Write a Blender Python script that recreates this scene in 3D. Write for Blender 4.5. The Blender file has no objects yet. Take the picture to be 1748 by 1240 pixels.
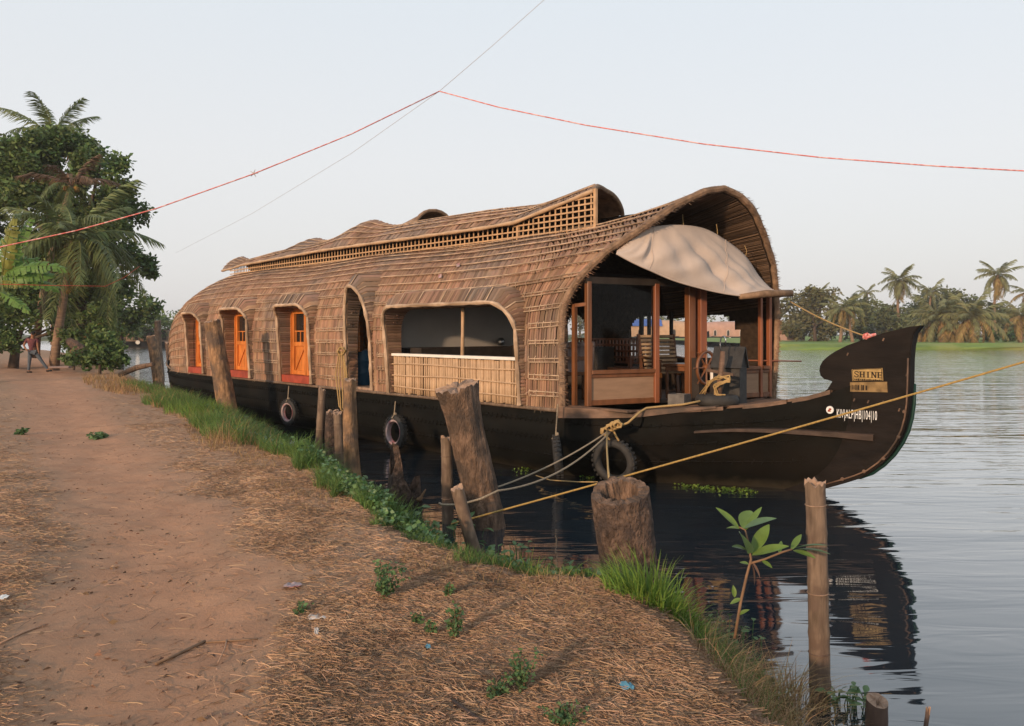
import bpy, bmesh, math, random
import numpy as np
from mathutils import Vector, Matrix

random.seed(11)
RNG = np.random.default_rng(11)
scene = bpy.context.scene
COL = scene.collection

# ------------------------------------------------------------------ camera, sky, sun, exposure
EYE = 2.2                      # eye height above the water, metres
FPX, CX, HY = 1360.0, 874.0, 568.0   # focal length, centre column and horizon row in photo pixels
cam_data = bpy.data.cameras.new('camera')
cam_data.sensor_width = 36.0
cam_data.lens = 36.0 * FPX / 1748.0
cam_data.shift_y = -(620.0 - HY) / 1748.0
cam_data.clip_start = 0.05
cam_data.clip_end = 4000.0
cam = bpy.data.objects.new('camera', cam_data)
COL.objects.link(cam)
cam.location = (0, 0, EYE)
cam.rotation_euler = (math.radians(90), 0, 0)
scene.camera = cam

SUN_ELEV = 12.0
SUN_DIR = Vector((-0.52, -0.85, 0)).normalized()          # horizontal direction towards the sun
sun_az = math.atan2(SUN_DIR.x, SUN_DIR.y)                  # clockwise from +Y
world = bpy.data.worlds.new('World')
scene.world = world
world.use_nodes = True
wn = world.node_tree
wn.nodes.clear()
sky = wn.nodes.new('ShaderNodeTexSky')
sky.sky_type = 'NISHITA'
sky.sun_disc = False
sky.sun_elevation = math.radians(SUN_ELEV)
sky.sun_rotation = sun_az
sky.air_density = 1.0
sky.dust_density = 4.0
sky.ozone_density = 1.5
milk = wn.nodes.new('ShaderNodeMixRGB')                    # thin evening haze in front of the blue
milk.inputs[0].default_value = 0.80
sky_tc = wn.nodes.new('ShaderNodeTexCoord')
sky_sep = wn.nodes.new('ShaderNodeSeparateXYZ')
sky_rp = wn.nodes.new('ShaderNodeValToRGB')              # warm pale horizon, clearer blue higher up
els = sky_rp.color_ramp.elements
els[0].position = 0.0; els[0].color = (0.93, 0.905, 0.89, 1)
els[1].position = 0.85; els[1].color = (0.74, 0.86, 1.0, 1)
e_ = els.new(0.20); e_.color = (0.965, 0.965, 0.97, 1)
e_ = els.new(0.42); e_.color = (0.89, 0.95, 1.0, 1)
sky_mul = wn.nodes.new('ShaderNodeVectorMath'); sky_mul.operation = 'SCALE'; sky_mul.inputs['Scale'].default_value = 8.5
wn.links.new(sky_tc.outputs['Generated'], sky_sep.inputs[0])
wn.links.new(sky_sep.outputs['Z'], sky_rp.inputs[0])
wn.links.new(sky_rp.outputs[0], sky_mul.inputs[0])
wn.links.new(sky_mul.outputs[0], milk.inputs[2])
bg = wn.nodes.new('ShaderNodeBackground')
bg.inputs['Strength'].default_value = 0.12
wo = wn.nodes.new('ShaderNodeOutputWorld')
wn.links.new(sky.outputs[0], milk.inputs[1])
wn.links.new(milk.outputs[0], bg.inputs['Color'])
wn.links.new(bg.outputs[0], wo.inputs['Surface'])

sl = bpy.data.lights.new('sun', 'SUN')
sl.energy = 3.6
sl.angle = math.radians(2.0)
sl.color = (1.0, 0.68, 0.43)
so = bpy.data.objects.new('sun', sl)
COL.objects.link(so)
el = math.radians(SUN_ELEV)
to_sun = Vector((SUN_DIR.x * math.cos(el), SUN_DIR.y * math.cos(el), math.sin(el)))
so.rotation_euler = (-to_sun).to_track_quat('-Z', 'Y').to_euler()
so.location = (-20, -20, 30)

scene.view_settings.view_transform = 'Standard'
scene.view_settings.look = 'None'
scene.view_settings.exposure = 0.0
scene.view_settings.gamma = 1.0
scene.view_settings.use_curve_mapping = False
scene.render.engine = 'CYCLES'
scene.cycles.max_bounces = 6
scene.cycles.diffuse_bounces = 3
scene.cycles.glossy_bounces = 3
scene.cycles.transparent_max_bounces = 8
scene.cycles.caustics_reflective = False
scene.cycles.caustics_refractive = False
scene.cycles.use_denoising = True

# ------------------------------------------------------------------ helpers
def P(px, py, d):
    """world point on the sight line of photo pixel (px, py) at depth d"""
    return Vector(((px - CX) / FPX * d, d, EYE + (HY - py) / FPX * d))

def G(px, py, z=0.0):
    """point of the horizontal plane z seen at photo pixel (px, py)"""
    return P(px, py, FPX * (EYE - z) / (py - HY))

def lerp_tab(tab, x):
    return float(np.interp(x, [a for a, b in tab], [b for a, b in tab]))

def tag(o, label, cat, group=None):
    o['label'] = label
    o['category'] = cat
    if group:
        o['group'] = group
    return o

def thing(name, label, cat, loc=(0, 0, 0), rotz=0.0, group=None):
    o = bpy.data.objects.new(name, None)
    COL.objects.link(o)
    o.empty_display_size = 0.2
    o.location = loc
    o.rotation_euler = (0, 0, rotz)
    return tag(o, label, cat, group)

def link(name, me, parent=None, kind=None):
    o = bpy.data.objects.new(name, me)
    COL.objects.link(o)
    if parent is not None:
        o.parent = parent
    if kind:
        o['kind'] = kind
    return o

def np_mesh(name, V, F, mat, smooth=False, attr=None):
    """mesh from numpy arrays: V (n,3), F (m,k)"""
    V = np.asarray(V, dtype=np.float32)
    F = np.asarray(F, dtype=np.int32)
    me = bpy.data.meshes.new(name)
    me.vertices.add(len(V))
    me.vertices.foreach_set('co', V.ravel())
    k = F.shape[1]
    me.loops.add(F.size)
    me.loops.foreach_set('vertex_index', F.ravel())
    me.polygons.add(len(F))
    me.polygons.foreach_set('loop_start', np.arange(0, F.size, k, dtype=np.int32))
    me.polygons.foreach_set('loop_total', np.full(len(F), k, dtype=np.int32))
    if smooth:
        me.polygons.foreach_set('use_smooth', np.ones(len(F), dtype=bool))
    me.update(calc_edges=True)
    me.validate()
    if attr is not None:
        a = me.attributes.new(attr[0], 'FLOAT', 'POINT')
        a.data.foreach_set('value', np.asarray(attr[1], dtype=np.float32))
    if mat:
        me.materials.append(mat)
    return me

class MB:
    """collects shapes into one mesh"""
    def __init__(self):
        self.v = []
        self.f = []
    def add(self, vs, fs):
        o = len(self.v)
        self.v += [Vector(p) for p in vs]
        self.f += [tuple(i + o for i in f) for f in fs]
        return self
    def box(self, c, s, rot=None):
        hx, hy, hz = s[0] / 2, s[1] / 2, s[2] / 2
        vs = [Vector((x, y, z)) for x in (-hx, hx) for y in (-hy, hy) for z in (-hz, hz)]
        if rot is not None:
            vs = [rot @ p for p in vs]
        c = Vector(c)
        return self.add([p + c for p in vs], [(0, 1, 3, 2), (4, 6, 7, 5), (0, 4, 5, 1), (2, 3, 7, 6), (0, 2, 6, 4), (1, 5, 7, 3)])
    def bar(self, a, b, w, h, up=(0, 0, 1)):
        a, b = Vector(a), Vector(b)
        d = (b - a)
        L = d.length
        d.normalize()
        up = Vector(up)
        s = d.cross(up)
        if s.length < 1e-4:
            s = d.cross(Vector((1, 0, 0)))
        s.normalize()
        u = s.cross(d)
        R = Matrix((d, s, u)).transposed()
        return self.box((a + b) / 2, (L, w, h), R)
    def tube(self, pts, r, n=8, cap=True, squash=None):
        pts = [Vector(p) for p in pts]
        rs = r if isinstance(r, (list, tuple)) else [r] * len(pts)
        o = len(self.v)
        t0 = (pts[1] - pts[0]).normalized()
        ref = Vector((0, 0, 1)) if abs(t0.z) < 0.9 else Vector((1, 0, 0))
        s = t0.cross(ref).normalized()
        for i, p in enumerate(pts):
            if i == 0:
                t = pts[1] - pts[0]
            elif i == len(pts) - 1:
                t = pts[-1] - pts[-2]
            else:
                t = pts[i + 1] - pts[i - 1]
            t.normalize()
            s = (s - t * s.dot(t))
            if s.length < 1e-5:
                s = t.cross(Vector((0.3, 0.5, 0.8)))
            s.normalize()
            b = t.cross(s)
            for k in range(n):
                a = 2 * math.pi * k / n
                self.v.append(p + (s * math.cos(a) + b * math.sin(a)) * rs[i])
        for i in range(len(pts) - 1):
            for k in range(n):
                k2 = (k + 1) % n
                self.f.append((o + i * n + k, o + i * n + k2, o + (i + 1) * n + k2, o + (i + 1) * n + k))
        if cap:
            self.f.append(tuple(o + k for k in reversed(range(n))))
            self.f.append(tuple(o + (len(pts) - 1) * n + k for k in range(n)))
        return self
    def grid(self, rows):
        o = len(self.v)
        m = len(rows[0])
        for r in rows:
            self.v += [Vector(p) for p in r]
        for i in range(len(rows) - 1):
            for j in range(m - 1):
                self.f.append((o + i * m + j, o + i * m + j + 1, o + (i + 1) * m + j + 1, o + (i + 1) * m + j))
        return self
    def lathe(self, prof, n=16, axis='z', c=(0, 0, 0)):
        """prof: list of (radius, height); closed ring when first == last"""
        o = len(self.v)
        c = Vector(c)
        for r, h in prof:
            for k in range(n):
                a = 2 * math.pi * k / n
                x, y = r * math.cos(a), r * math.sin(a)
                q = Vector((x, y, h)) if axis == 'z' else (Vector((x, h, y)) if axis == 'y' else Vector((h, x, y)))
                self.v.append(q + c)
        for i in range(len(prof) - 1):
            for k in range(n):
                k2 = (k + 1) % n
                self.f.append((o + i * n + k, o + i * n + k2, o + (i + 1) * n + k2, o + (i + 1) * n + k))
        return self
    def mesh(self, name, mat, smooth=False, origin=None, bevel=0.0):
        og = Vector(origin) if origin is not None else Vector((0, 0, 0))
        me = bpy.data.meshes.new(name)
        me.from_pydata([tuple(p - og) for p in self.v], [], self.f)
        me.update()
        bm = bmesh.new()
        bm.from_mesh(me)
        bmesh.ops.recalc_face_normals(bm, faces=bm.faces)
        if bevel > 0:
            es = [e for e in bm.edges if len(e.link_faces) == 2 and e.calc_face_angle(0) > 0.6]
            bmesh.ops.bevel(bm, geom=es, offset=bevel, segments=1, affect='EDGES', clamp_overlap=True)
        if smooth:
            for f in bm.faces:
                f.smooth = True
        bm.to_mesh(me)
        bm.free()
        if mat:
            me.materials.append(mat)
        return me
    def build(self, name, mat, parent=None, smooth=False, origin=None, kind=None, bevel=0.0):
        o = link(name, self.mesh(name, mat, smooth, origin, bevel), parent, kind)
        if origin is not None:
            o.location = origin
        return o

# ------------------------------------------------------------------ materials
def M(name, col, rough=0.85, var=0.25, scale=6.0, bump=0.25, bscale=40.0, island=0.0, stretch=(1, 1, 1),
      spec=0.25, metal=0.0, col2=None, c2scale=2.0, transl=0.0, detail=5.0, hue=0.0, bdist=0.01, tide=None):
    m = bpy.data.materials.new(name)
    m.use_nodes = True
    nt = m.node_tree
    N, L = nt.nodes, nt.links
    b = N['Principled BSDF']
    out = N['Material Output']
    tc = N.new('ShaderNodeTexCoord')
    mp = N.new('ShaderNodeMapping')
    mp.inputs['Scale'].default_value = stretch
    L.new(tc.outputs['Object'], mp.inputs['Vector'])
    nz = N.new('ShaderNodeTexNoise')
    nz.inputs['Scale'].default_value = scale
    nz.inputs['Detail'].default_value = detail
    L.new(mp.outputs[0], nz.inputs['Vector'])
    rp = N.new('ShaderNodeValToRGB')
    rp.color_ramp.elements[0].position = 0.3
    rp.color_ramp.elements[1].position = 0.7
    c = Vector(col)
    rp.color_ramp.elements[0].color = (*[max(0, x * (1 - var)) for x in c], 1)
    rp.color_ramp.elements[1].color = (*[min(1, x * (1 + var)) for x in c], 1)
    L.new(nz.outputs['Fac'], rp.inputs[0])
    cur = rp.outputs[0]
    if col2 is not None:
        n2 = N.new('ShaderNodeTexNoise')
        n2.inputs['Scale'].default_value = c2scale
        n2.inputs['Detail'].default_value = 6.0
        L.new(tc.outputs['Object'], n2.inputs['Vector'])
        r2 = N.new('ShaderNodeValToRGB')
        r2.color_ramp.elements[0].position = 0.48
        r2.color_ramp.elements[1].position = 0.62
        L.new(n2.outputs['Fac'], r2.inputs[0])
        mx = N.new('ShaderNodeMixRGB')
        mx.inputs[2].default_value = (*col2, 1)
        L.new(r2.outputs[0], mx.inputs[0])
        L.new(cur, mx.inputs[1])
        cur = mx.outputs[0]
    if tide is not None:                                  # stained band left by the water at the foot
        tcol, tz0, tz1 = tide
        sx = N.new('ShaderNodeSeparateXYZ')
        L.new(tc.outputs['Object'], sx.inputs[0])
        nt_ = N.new('ShaderNodeTexNoise'); nt_.inputs['Scale'].default_value = 5.0
        L.new(tc.outputs['Object'], nt_.inputs['Vector'])
        ma = N.new('ShaderNodeMath'); ma.operation = 'MULTIPLY_ADD'; ma.inputs[1].default_value = 0.22; ma.inputs[2].default_value = -0.11
        L.new(nt_.outputs['Fac'], ma.inputs[0])
        ad = N.new('ShaderNodeMath'); ad.operation = 'ADD'
        L.new(sx.outputs['Z'], ad.inputs[0]); L.new(ma.outputs[0], ad.inputs[1])
        mr_ = N.new('ShaderNodeMapRange')
        mr_.inputs[1].default_value = tz0; mr_.inputs[2].default_value = tz1
        mr_.inputs[3].default_value = 0.88; mr_.inputs[4].default_value = 0.0
        L.new(ad.outputs[0], mr_.inputs[0])
        mxt = N.new('ShaderNodeMixRGB'); mxt.inputs[2].default_value = (*tcol, 1)
        L.new(mr_.outputs[0], mxt.inputs[0]); L.new(cur, mxt.inputs[1])
        cur = mxt.outputs[0]
    if island > 0:
        geo = N.new('ShaderNodeNewGeometry')
        hs = N.new('ShaderNodeHueSaturation')
        mr = N.new('ShaderNodeMapRange')
        mr.inputs[3].default_value = 1 - island
        mr.inputs[4].default_value = 1 + island
        L.new(geo.outputs['Random Per Island'], mr.inputs[0])
        L.new(mr.outputs[0], hs.inputs['Value'])
        if hue > 0:
            mh = N.new('ShaderNodeMapRange')
            mh.inputs[3].default_value = 0.5 - hue
            mh.inputs[4].default_value = 0.5 + hue
            mu = N.new('ShaderNodeMath')
            mu.operation = 'MULTIPLY'
            mu.inputs[1].default_value = 7.13
            fr = N.new('ShaderNodeMath')
            fr.operation = 'FRACT'
            L.new(geo.outputs['Random Per Island'], mu.inputs[0])
            L.new(mu.outputs[0], fr.inputs[0])
            L.new(fr.outputs[0], mh.inputs[0])
            L.new(mh.outputs[0], hs.inputs['Hue'])
        L.new(cur, hs.inputs['Color'])
        cur = hs.outputs[0]
    L.new(cur, b.inputs['Base Color'])
    b.inputs['Roughness'].default_value = rough
    b.inputs['Specular IOR Level'].default_value = spec
    b.inputs['Metallic'].default_value = metal
    if bump > 0:
        nb = N.new('ShaderNodeTexNoise')
        nb.inputs['Scale'].default_value = bscale
        nb.inputs['Detail'].default_value = 4.0
        L.new(mp.outputs[0], nb.inputs['Vector'])
        bp = N.new('ShaderNodeBump')
        bp.inputs['Strength'].default_value = bump
        bp.inputs['Distance'].default_value = bdist
        L.new(nb.outputs['Fac'], bp.inputs['Height'])
        L.new(bp.outputs[0], b.inputs['Normal'])
    if transl > 0:
        tr = N.new('ShaderNodeBsdfTranslucent')
        L.new(cur, tr.inputs['Color'])
        ms = N.new('ShaderNodeMixShader')
        ms.inputs[0].default_value = transl
        L.new(b.outputs[0], ms.inputs[1])
        L.new(tr.outputs[0], ms.inputs[2])
        L.new(ms.outputs[0], out.inputs['Surface'])
    return m

MAT = dict(
    thatch=M('thatch', (0.262, 0.154, 0.098), rough=0.75, var=0.25, scale=2.2, bump=0.5, bscale=60, island=0.36, hue=0.010, col2=(0.20, 0.145, 0.112), c2scale=0.8),
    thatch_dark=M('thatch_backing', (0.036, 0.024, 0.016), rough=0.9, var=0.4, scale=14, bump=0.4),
    thatch_trim=M('thatch_trim', (0.21, 0.135, 0.085), rough=0.8, var=0.45, scale=9, bump=0.8, bscale=50, island=0.35, stretch=(1, 1, 0.6)),
    batten=M('batten', (0.44, 0.315, 0.215), rough=0.6, var=0.35, scale=5, bump=0.2, island=0.25, col2=(0.24, 0.16, 0.1), c2scale=1.3),
    bamboo_pale=M('bamboo_pale', (0.46, 0.31, 0.19), rough=0.55, var=0.2, scale=6, bump=0.15, island=0.18, spec=0.35),
    lattice=M('lattice', (0.46, 0.29, 0.16), rough=0.6, var=0.2, scale=6, bump=0.1, island=0.15),
    tar=M('tarred_hull', (0.006, 0.006, 0.005), rough=0.72, var=0.5, scale=3, bump=0.35, bscale=12, spec=0.10, col2=(0.011, 0.009, 0.007), c2scale=1.1, stretch=(0.4, 1, 1.5), tide=((0.05, 0.042, 0.03), 0.02, 0.16)),
    prow_wood=M('prow_wood', (0.012, 0.009, 0.0075), rough=0.65, var=0.4, scale=5, bump=0.25, bscale=25, spec=0.14, stretch=(0.5, 1, 2)),
    deck=M('deck_wood', (0.15, 0.092, 0.062), rough=0.6, var=0.4, scale=7, bump=0.4, bscale=30, stretch=(0.3, 2, 2), island=0.15, col2=(0.08, 0.055, 0.04)),
    teak=M('varnished_teak', (0.17, 0.068, 0.028), rough=0.38, var=0.3, scale=8, bump=0.1, stretch=(1, 1, 0.2), spec=0.4),
    teak_red=M('red_brown_frame', (0.25, 0.085, 0.038), rough=0.4, var=0.25, scale=8, bump=0.1, stretch=(1, 1, 0.2), spec=0.4),
    ply=M('plywood_panel', (0.30, 0.185, 0.115), rough=0.6, var=0.12, scale=3, bump=0.05, stretch=(1, 1, 6)),
    orange=M('orange_door', (0.54, 0.18, 0.042), rough=0.5, var=0.28, scale=9, bump=0.05, stretch=(1, 1, 0.3)),
    red=M('red_sill', (0.30, 0.055, 0.03), rough=0.6, var=0.3, scale=6, bump=0.1),
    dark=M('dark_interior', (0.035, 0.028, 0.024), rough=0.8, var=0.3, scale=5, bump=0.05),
    grey_wall=M('grey_partition', (0.50, 0.47, 0.43), rough=0.8, var=0.1, scale=1.2, bump=0.05),
    white=M('white_paint', (0.75, 0.71, 0.65), rough=0.6, var=0.08, scale=5, bump=0.1),
    blue=M('blue_plastic', (0.025, 0.09, 0.16), rough=0.4, var=0.15, scale=4, bump=0.05),
    rubber=M('tyre_rubber', (0.035, 0.033, 0.031), rough=0.7, var=0.3, scale=10, bump=0.4, bscale=50, spec=0.3),
    rubber_pale=M('tyre_rim_paint', (0.36, 0.27, 0.265), rough=0.7, var=0.35, scale=9, bump=0.3, col2=(0.32, 0.13, 0.14), c2scale=7),
    rope=M('rope', (0.42, 0.28, 0.12), rough=0.85, var=0.3, scale=60, bump=0.6, bscale=120, stretch=(1, 1, 3)),
    rope_grey=M('rope_grey', (0.30, 0.24, 0.17), rough=0.85, var=0.3, scale=60, bump=0.6, bscale=120),
    rope_yellow=M('rope_yellow', (0.36, 0.23, 0.07), rough=0.7, var=0.3, scale=60, bump=0.6, bscale=120),
    canvas=M('canvas', (0.56, 0.46, 0.39), rough=0.85, var=0.10, scale=2.5, bump=0.35, bscale=7, bdist=0.02, transl=0.12),
    red_cord=M('red_cord', (0.62, 0.16, 0.14), rough=0.5, var=0.3, scale=25, bump=0.2, col2=(0.75, 0.45, 0.42), c2scale=30),
    wire=M('thin_wire', (0.42, 0.40, 0.39), rough=0.5, var=0.1, bump=0),
    brass=M('brass_plate', (0.55, 0.36, 0.14), rough=0.35, var=0.25, scale=9, bump=0.1, metal=0.6, spec=0.5),
    brass_dull=M('brass_plate_dull', (0.30, 0.19, 0.08), rough=0.4, var=0.35, scale=12, bump=0.1, metal=0.5, spec=0.5),
    ink=M('dark_lettering', (0.025, 0.016, 0.01), rough=0.6, var=0.1, bump=0),
    white_letter=M('white_lettering', (0.78, 0.78, 0.76), rough=0.6, var=0.1, bump=0),
    steel=M('steel', (0.4, 0.4, 0.4), rough=0.3, metal=1.0, var=0.1, bump=0.05),
    bark_wet=M('weathered_log', (0.18, 0.115, 0.078), rough=0.85, var=0.65, scale=7, bump=1.0, bscale=26, stretch=(2.5, 2.5, 0.8), detail=9, col2=(0.085, 0.06, 0.045), c2scale=3.5, bdist=0.04, tide=((0.03, 0.024, 0.018), 0.05, 0.35)),
    bark_rough=M('rough_log', (0.125, 0.082, 0.060), rough=0.9, var=0.7, scale=14, bump=1.0, bscale=34, detail=9, stretch=(1.5, 1.5, 0.9), col2=(0.07, 0.05, 0.042), c2scale=5, bdist=0.05, tide=((0.025, 0.021, 0.016), 0.05, 0.30)),
    cut_wood=M('cut_wood', (0.30, 0.20, 0.14), rough=0.9, var=0.4, scale=12, bump=0.8, bscale=30, bdist=0.02),
    bamboo_old=M('old_bamboo', (0.175, 0.124, 0.088), rough=0.7, var=0.45, scale=9, bump=0.5, bscale=40, stretch=(3, 3, 0.5), col2=(0.125, 0.085, 0.063), c2scale=7, spec=0.2, detail=9, tide=((0.055, 0.035, 0.028), 0.05, 0.45)),
    bamboo_dark=M('wet_bamboo', (0.11, 0.072, 0.055), rough=0.6, var=0.4, scale=5, bump=0.4, bscale=18, stretch=(2.5, 2.5, 0.6), spec=0.3),
    orange_log=M('orange_log', (0.29, 0.17, 0.09), rough=0.85, var=0.6, scale=7, bump=0.9, bscale=26, detail=9, stretch=(2, 2, 0.7), col2=(0.13, 0.09, 0.065), c2scale=3, bdist=0.03, tide=((0.05, 0.035, 0.025), 0.02, 0.30)),
    straw=M('dry_straw', (0.37, 0.235, 0.145), rough=0.85, var=0.35, scale=1.4, bump=0, island=0.32, hue=0.012),
    grass=M('grass_blade', (0.115, 0.19, 0.05), rough=0.6, var=0.25, scale=3, bump=0, island=0.45, hue=0.025, transl=0.3),
    grass_bright=M('bright_grass_blade', (0.16, 0.25, 0.045), rough=0.55, var=0.2, scale=3, bump=0, island=0.4, hue=0.02, transl=0.35),
    grass_dry=M('dry_grass_blade', (0.33, 0.21, 0.10), rough=0.7, var=0.25, scale=3, bump=0, island=0.4, hue=0.02, transl=0.2),
    weed=M('weed_leaf', (0.095, 0.165, 0.065), rough=0.6, var=0.25, scale=20, bump=0.1, island=0.4, hue=0.02, transl=0.25),
    hyacinth=M('hyacinth_leaf', (0.095, 0.175, 0.065), rough=0.4, var=0.2, scale=20, bump=0.1, island=0.35, hue=0.02, transl=0.25, spec=0.4),
    sapling=M('sapling_leaf', (0.14, 0.22, 0.045), rough=0.4, var=0.25, scale=9, bump=0.15, hue=0, transl=0.3, spec=0.4),
    sapling_blue=M('sapling_leaf_shiny', (0.10, 0.17, 0.075), rough=0.3, var=0.2, scale=9, bump=0.15, transl=0.25, spec=0.55),
    stem=M('plant_stem', (0.20, 0.12, 0.07), rough=0.8, var=0.3, scale=15, bump=0.3),
    leaf_dark=M('dark_tree_leaf', (0.105, 0.155, 0.048), rough=0.55, var=0.3, scale=0.6, bump=0, island=0.5, hue=0.03, transl=0.3),
    leaf_mid=M('mid_tree_leaf', (0.11, 0.17, 0.055), rough=0.6, var=0.3, scale=0.4, bump=0, island=0.45, hue=0.03, transl=0.3),
    leaf_far=M('far_tree_leaf', (0.115, 0.135, 0.06), rough=0.7, var=0.3, scale=0.2, bump=0, island=0.4, hue=0.03, transl=0.25),
    leaf_brown=M('olive_tree_leaf', (0.14, 0.135, 0.06), rough=0.7, var=0.3, scale=0.2, bump=0, island=0.4, hue=0.03, transl=0.25),
    frond=M('palm_frond', (0.14, 0.17, 0.06), rough=0.5, var=0.3, scale=1.0, bump=0, island=0.35, hue=0.025, transl=0.25),
    frond_gold=M('palm_frond_yellowing', (0.36, 0.21, 0.05), rough=0.55, var=0.3, scale=1.0, bump=0, island=0.35, hue=0.02, transl=0.25),
    frond_dry=M('palm_frond_dry', (0.17, 0.105, 0.065), rough=0.7, var=0.3, scale=1.0, bump=0, island=0.35, hue=0.015, transl=0.15),
    frond_far=M('far_palm_frond', (0.17, 0.175, 0.075), rough=0.6, var=0.3, scale=0.5, bump=0, island=0.35, hue=0.025, transl=0.2),
    frond_far_gold=M('far_palm_frond_gold', (0.27, 0.19, 0.07), rough=0.6, var=0.3, scale=0.5, bump=0, island=0.35, hue=0.02, transl=0.2),
    palm_trunk=M('palm_trunk', (0.23, 0.15, 0.10), rough=0.9, var=0.3, scale=3, bump=0.7, bscale=5, stretch=(1, 1, 6), bdist=0.03),
    banana=M('banana_leaf', (0.12, 0.22, 0.05), rough=0.45, var=0.25, scale=2, bump=0.2, bscale=10, transl=0.35, stretch=(1, 6, 1)),
    banana_old=M('banana_leaf_old', (0.20, 0.21, 0.05), rough=0.5, var=0.35, scale=3, bump=0.2, bscale=10, transl=0.35),
    trunk=M('tree_trunk', (0.085, 0.06, 0.045), rough=0.9, var=0.35, scale=4, bump=0.8, bscale=10),
    skin=M('skin', (0.26, 0.12, 0.065), rough=0.6, var=0.1, bump=0.05),
    shirt=M('maroon_shirt', (0.13, 0.045, 0.05), rough=0.9, var=0.2, scale=8, bump=0.2),
    jeans=M('grey_jeans', (0.085, 0.10, 0.12), rough=0.9, var=0.2, scale=10, bump=0.2),
    hair=M('black_hair', (0.012, 0.010, 0.009), rough=0.6, var=0.2, bump=0.2),
    pink_wall=M('pink_wall', (0.42, 0.25, 0.19), rough=0.9, var=0.12, scale=1, bump=0.1),
    beige_wall=M('beige_mat_wall', (0.46, 0.29, 0.18), rough=0.8, var=0.12, scale=1, bump=0.1),
    cloth=M('faded_cloth', (0.26, 0.19, 0.17), rough=0.9, var=0.15, scale=6, bump=0.3),
    blue_tarp=M('blue_tarp', (0.05, 0.11, 0.36), rough=0.5, var=0.15, scale=1, bump=0.2),
    litter=M('pale_litter', (0.55, 0.48, 0.42), rough=0.7, var=0.15, scale=8, bump=0.2),
    litter_blue=M('blue_litter', (0.10, 0.26, 0.33), rough=0.6, var=0.15, scale=8, bump=0.2),
    flower=M('pale_flower', (0.45, 0.42, 0.55), rough=0.7, var=0.1, bump=0),
)

def glass_mat():
    m = bpy.data.materials.new('window_glass')
    m.use_nodes = True
    nt = m.node_tree
    N, L = nt.nodes, nt.links
    N.remove(N['Principled BSDF'])
    t = N.new('ShaderNodeBsdfTransparent')
    t.inputs[0].default_value = (0.93, 0.94, 0.93, 1)
    g = N.new('ShaderNodeBsdfGlossy')
    g.inputs['Roughness'].default_value = 0.02
    fr = N.new('ShaderNodeFresnel')
    fr.inputs[0].default_value = 1.16
    mx = N.new('ShaderNodeMixShader')
    L.new(fr.outputs[0], mx.inputs[0])
    L.new(t.outputs[0], mx.inputs[1])
    L.new(g.outputs[0], mx.inputs[2])
    L.new(mx.outputs[0], N['Material Output'].inputs['Surface'])
    return m
MAT['glass'] = glass_mat()
MAT['dark_glass'] = M('dark_glass', (0.02, 0.02, 0.02), rough=0.08, var=0.1, bump=0, spec=0.5)

def water_mat():
    m = bpy.data.materials.new('lake_water')
    m.use_nodes = True
    nt = m.node_tree
    N, L = nt.nodes, nt.links
    b = N['Principled BSDF']
    b.inputs['Base Color'].default_value = (0.013, 0.022, 0.030, 1)
    b.inputs['Roughness'].default_value = 0.04
    b.inputs['IOR'].default_value = 1.6
    b.inputs['Specular IOR Level'].default_value = 0.5
    tc = N.new('ShaderNodeTexCoord')
    def layer(scale, rotz, nscale, detail, rough=0.5, dist=0.0):
        mp = N.new('ShaderNodeMapping')
        mp.inputs['Scale'].default_value = scale
        mp.inputs['Rotation'].default_value = (0, 0, rotz)
        L.new(tc.outputs['Object'], mp.inputs['Vector'])
        nz = N.new('ShaderNodeTexNoise')
        nz.inputs['Scale'].default_value = nscale
        nz.inputs['Detail'].default_value = detail
        nz.inputs['Roughness'].default_value = rough
        nz.inputs['Distortion'].default_value = dist
        L.new(mp.outputs[0], nz.inputs['Vector'])
        return nz.outputs['Fac']
    a = layer((0.16, 0.8, 1), math.radians(-6), 1.0, 2.0, 0.4, 0.4)       # long swells
    c = layer((0.55, 2.4, 1), math.radians(5), 1.6, 2.5, 0.5, 0.6)        # ripples
    mu = N.new('ShaderNodeMath'); mu.operation = 'MULTIPLY'; mu.inputs[1].default_value = 0.34
    L.new(c, mu.inputs[0])
    ad = N.new('ShaderNodeMath'); ad.operation = 'ADD'
    L.new(a, ad.inputs[0]); L.new(mu.outputs[0], ad.inputs[1])
    # calm in the lee of the bank, livelier out on the open lake
    ln = N.new('ShaderNodeVectorMath'); ln.operation = 'LENGTH'
    L.new(tc.outputs['Object'], ln.inputs[0])
    mrw = N.new('ShaderNodeMapRange')
    mrw.inputs[1].default_value = 7.0; mrw.inputs[2].default_value = 45.0
    mrw.inputs[3].default_value = 0.8; mrw.inputs[4].default_value = 5.0
    L.new(ln.outputs['Value'], mrw.inputs[0])
    mh_ = N.new('ShaderNodeMath'); mh_.operation = 'MULTIPLY'
    L.new(ad.outputs[0], mh_.inputs[0]); L.new(mrw.outputs[0], mh_.inputs[1])
    bp = N.new('ShaderNodeBump')
    bp.inputs['Strength'].default_value = 1.0
    bp.inputs['Distance'].default_value = 0.032
    L.new(mh_.outputs[0], bp.inputs['Height'])
    L.new(bp.outputs[0], b.inputs['Normal'])
    b.inputs['Coat Weight'].default_value = 0.85         # extra reflective layer added to brighten the sky's reflection
    b.inputs['Coat Roughness'].default_value = 0.03
    b.inputs['Coat IOR'].default_value = 1.45
    L.new(bp.outputs[0], b.inputs['Coat Normal'])
    return m
MAT['water'] = water_mat()
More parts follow.
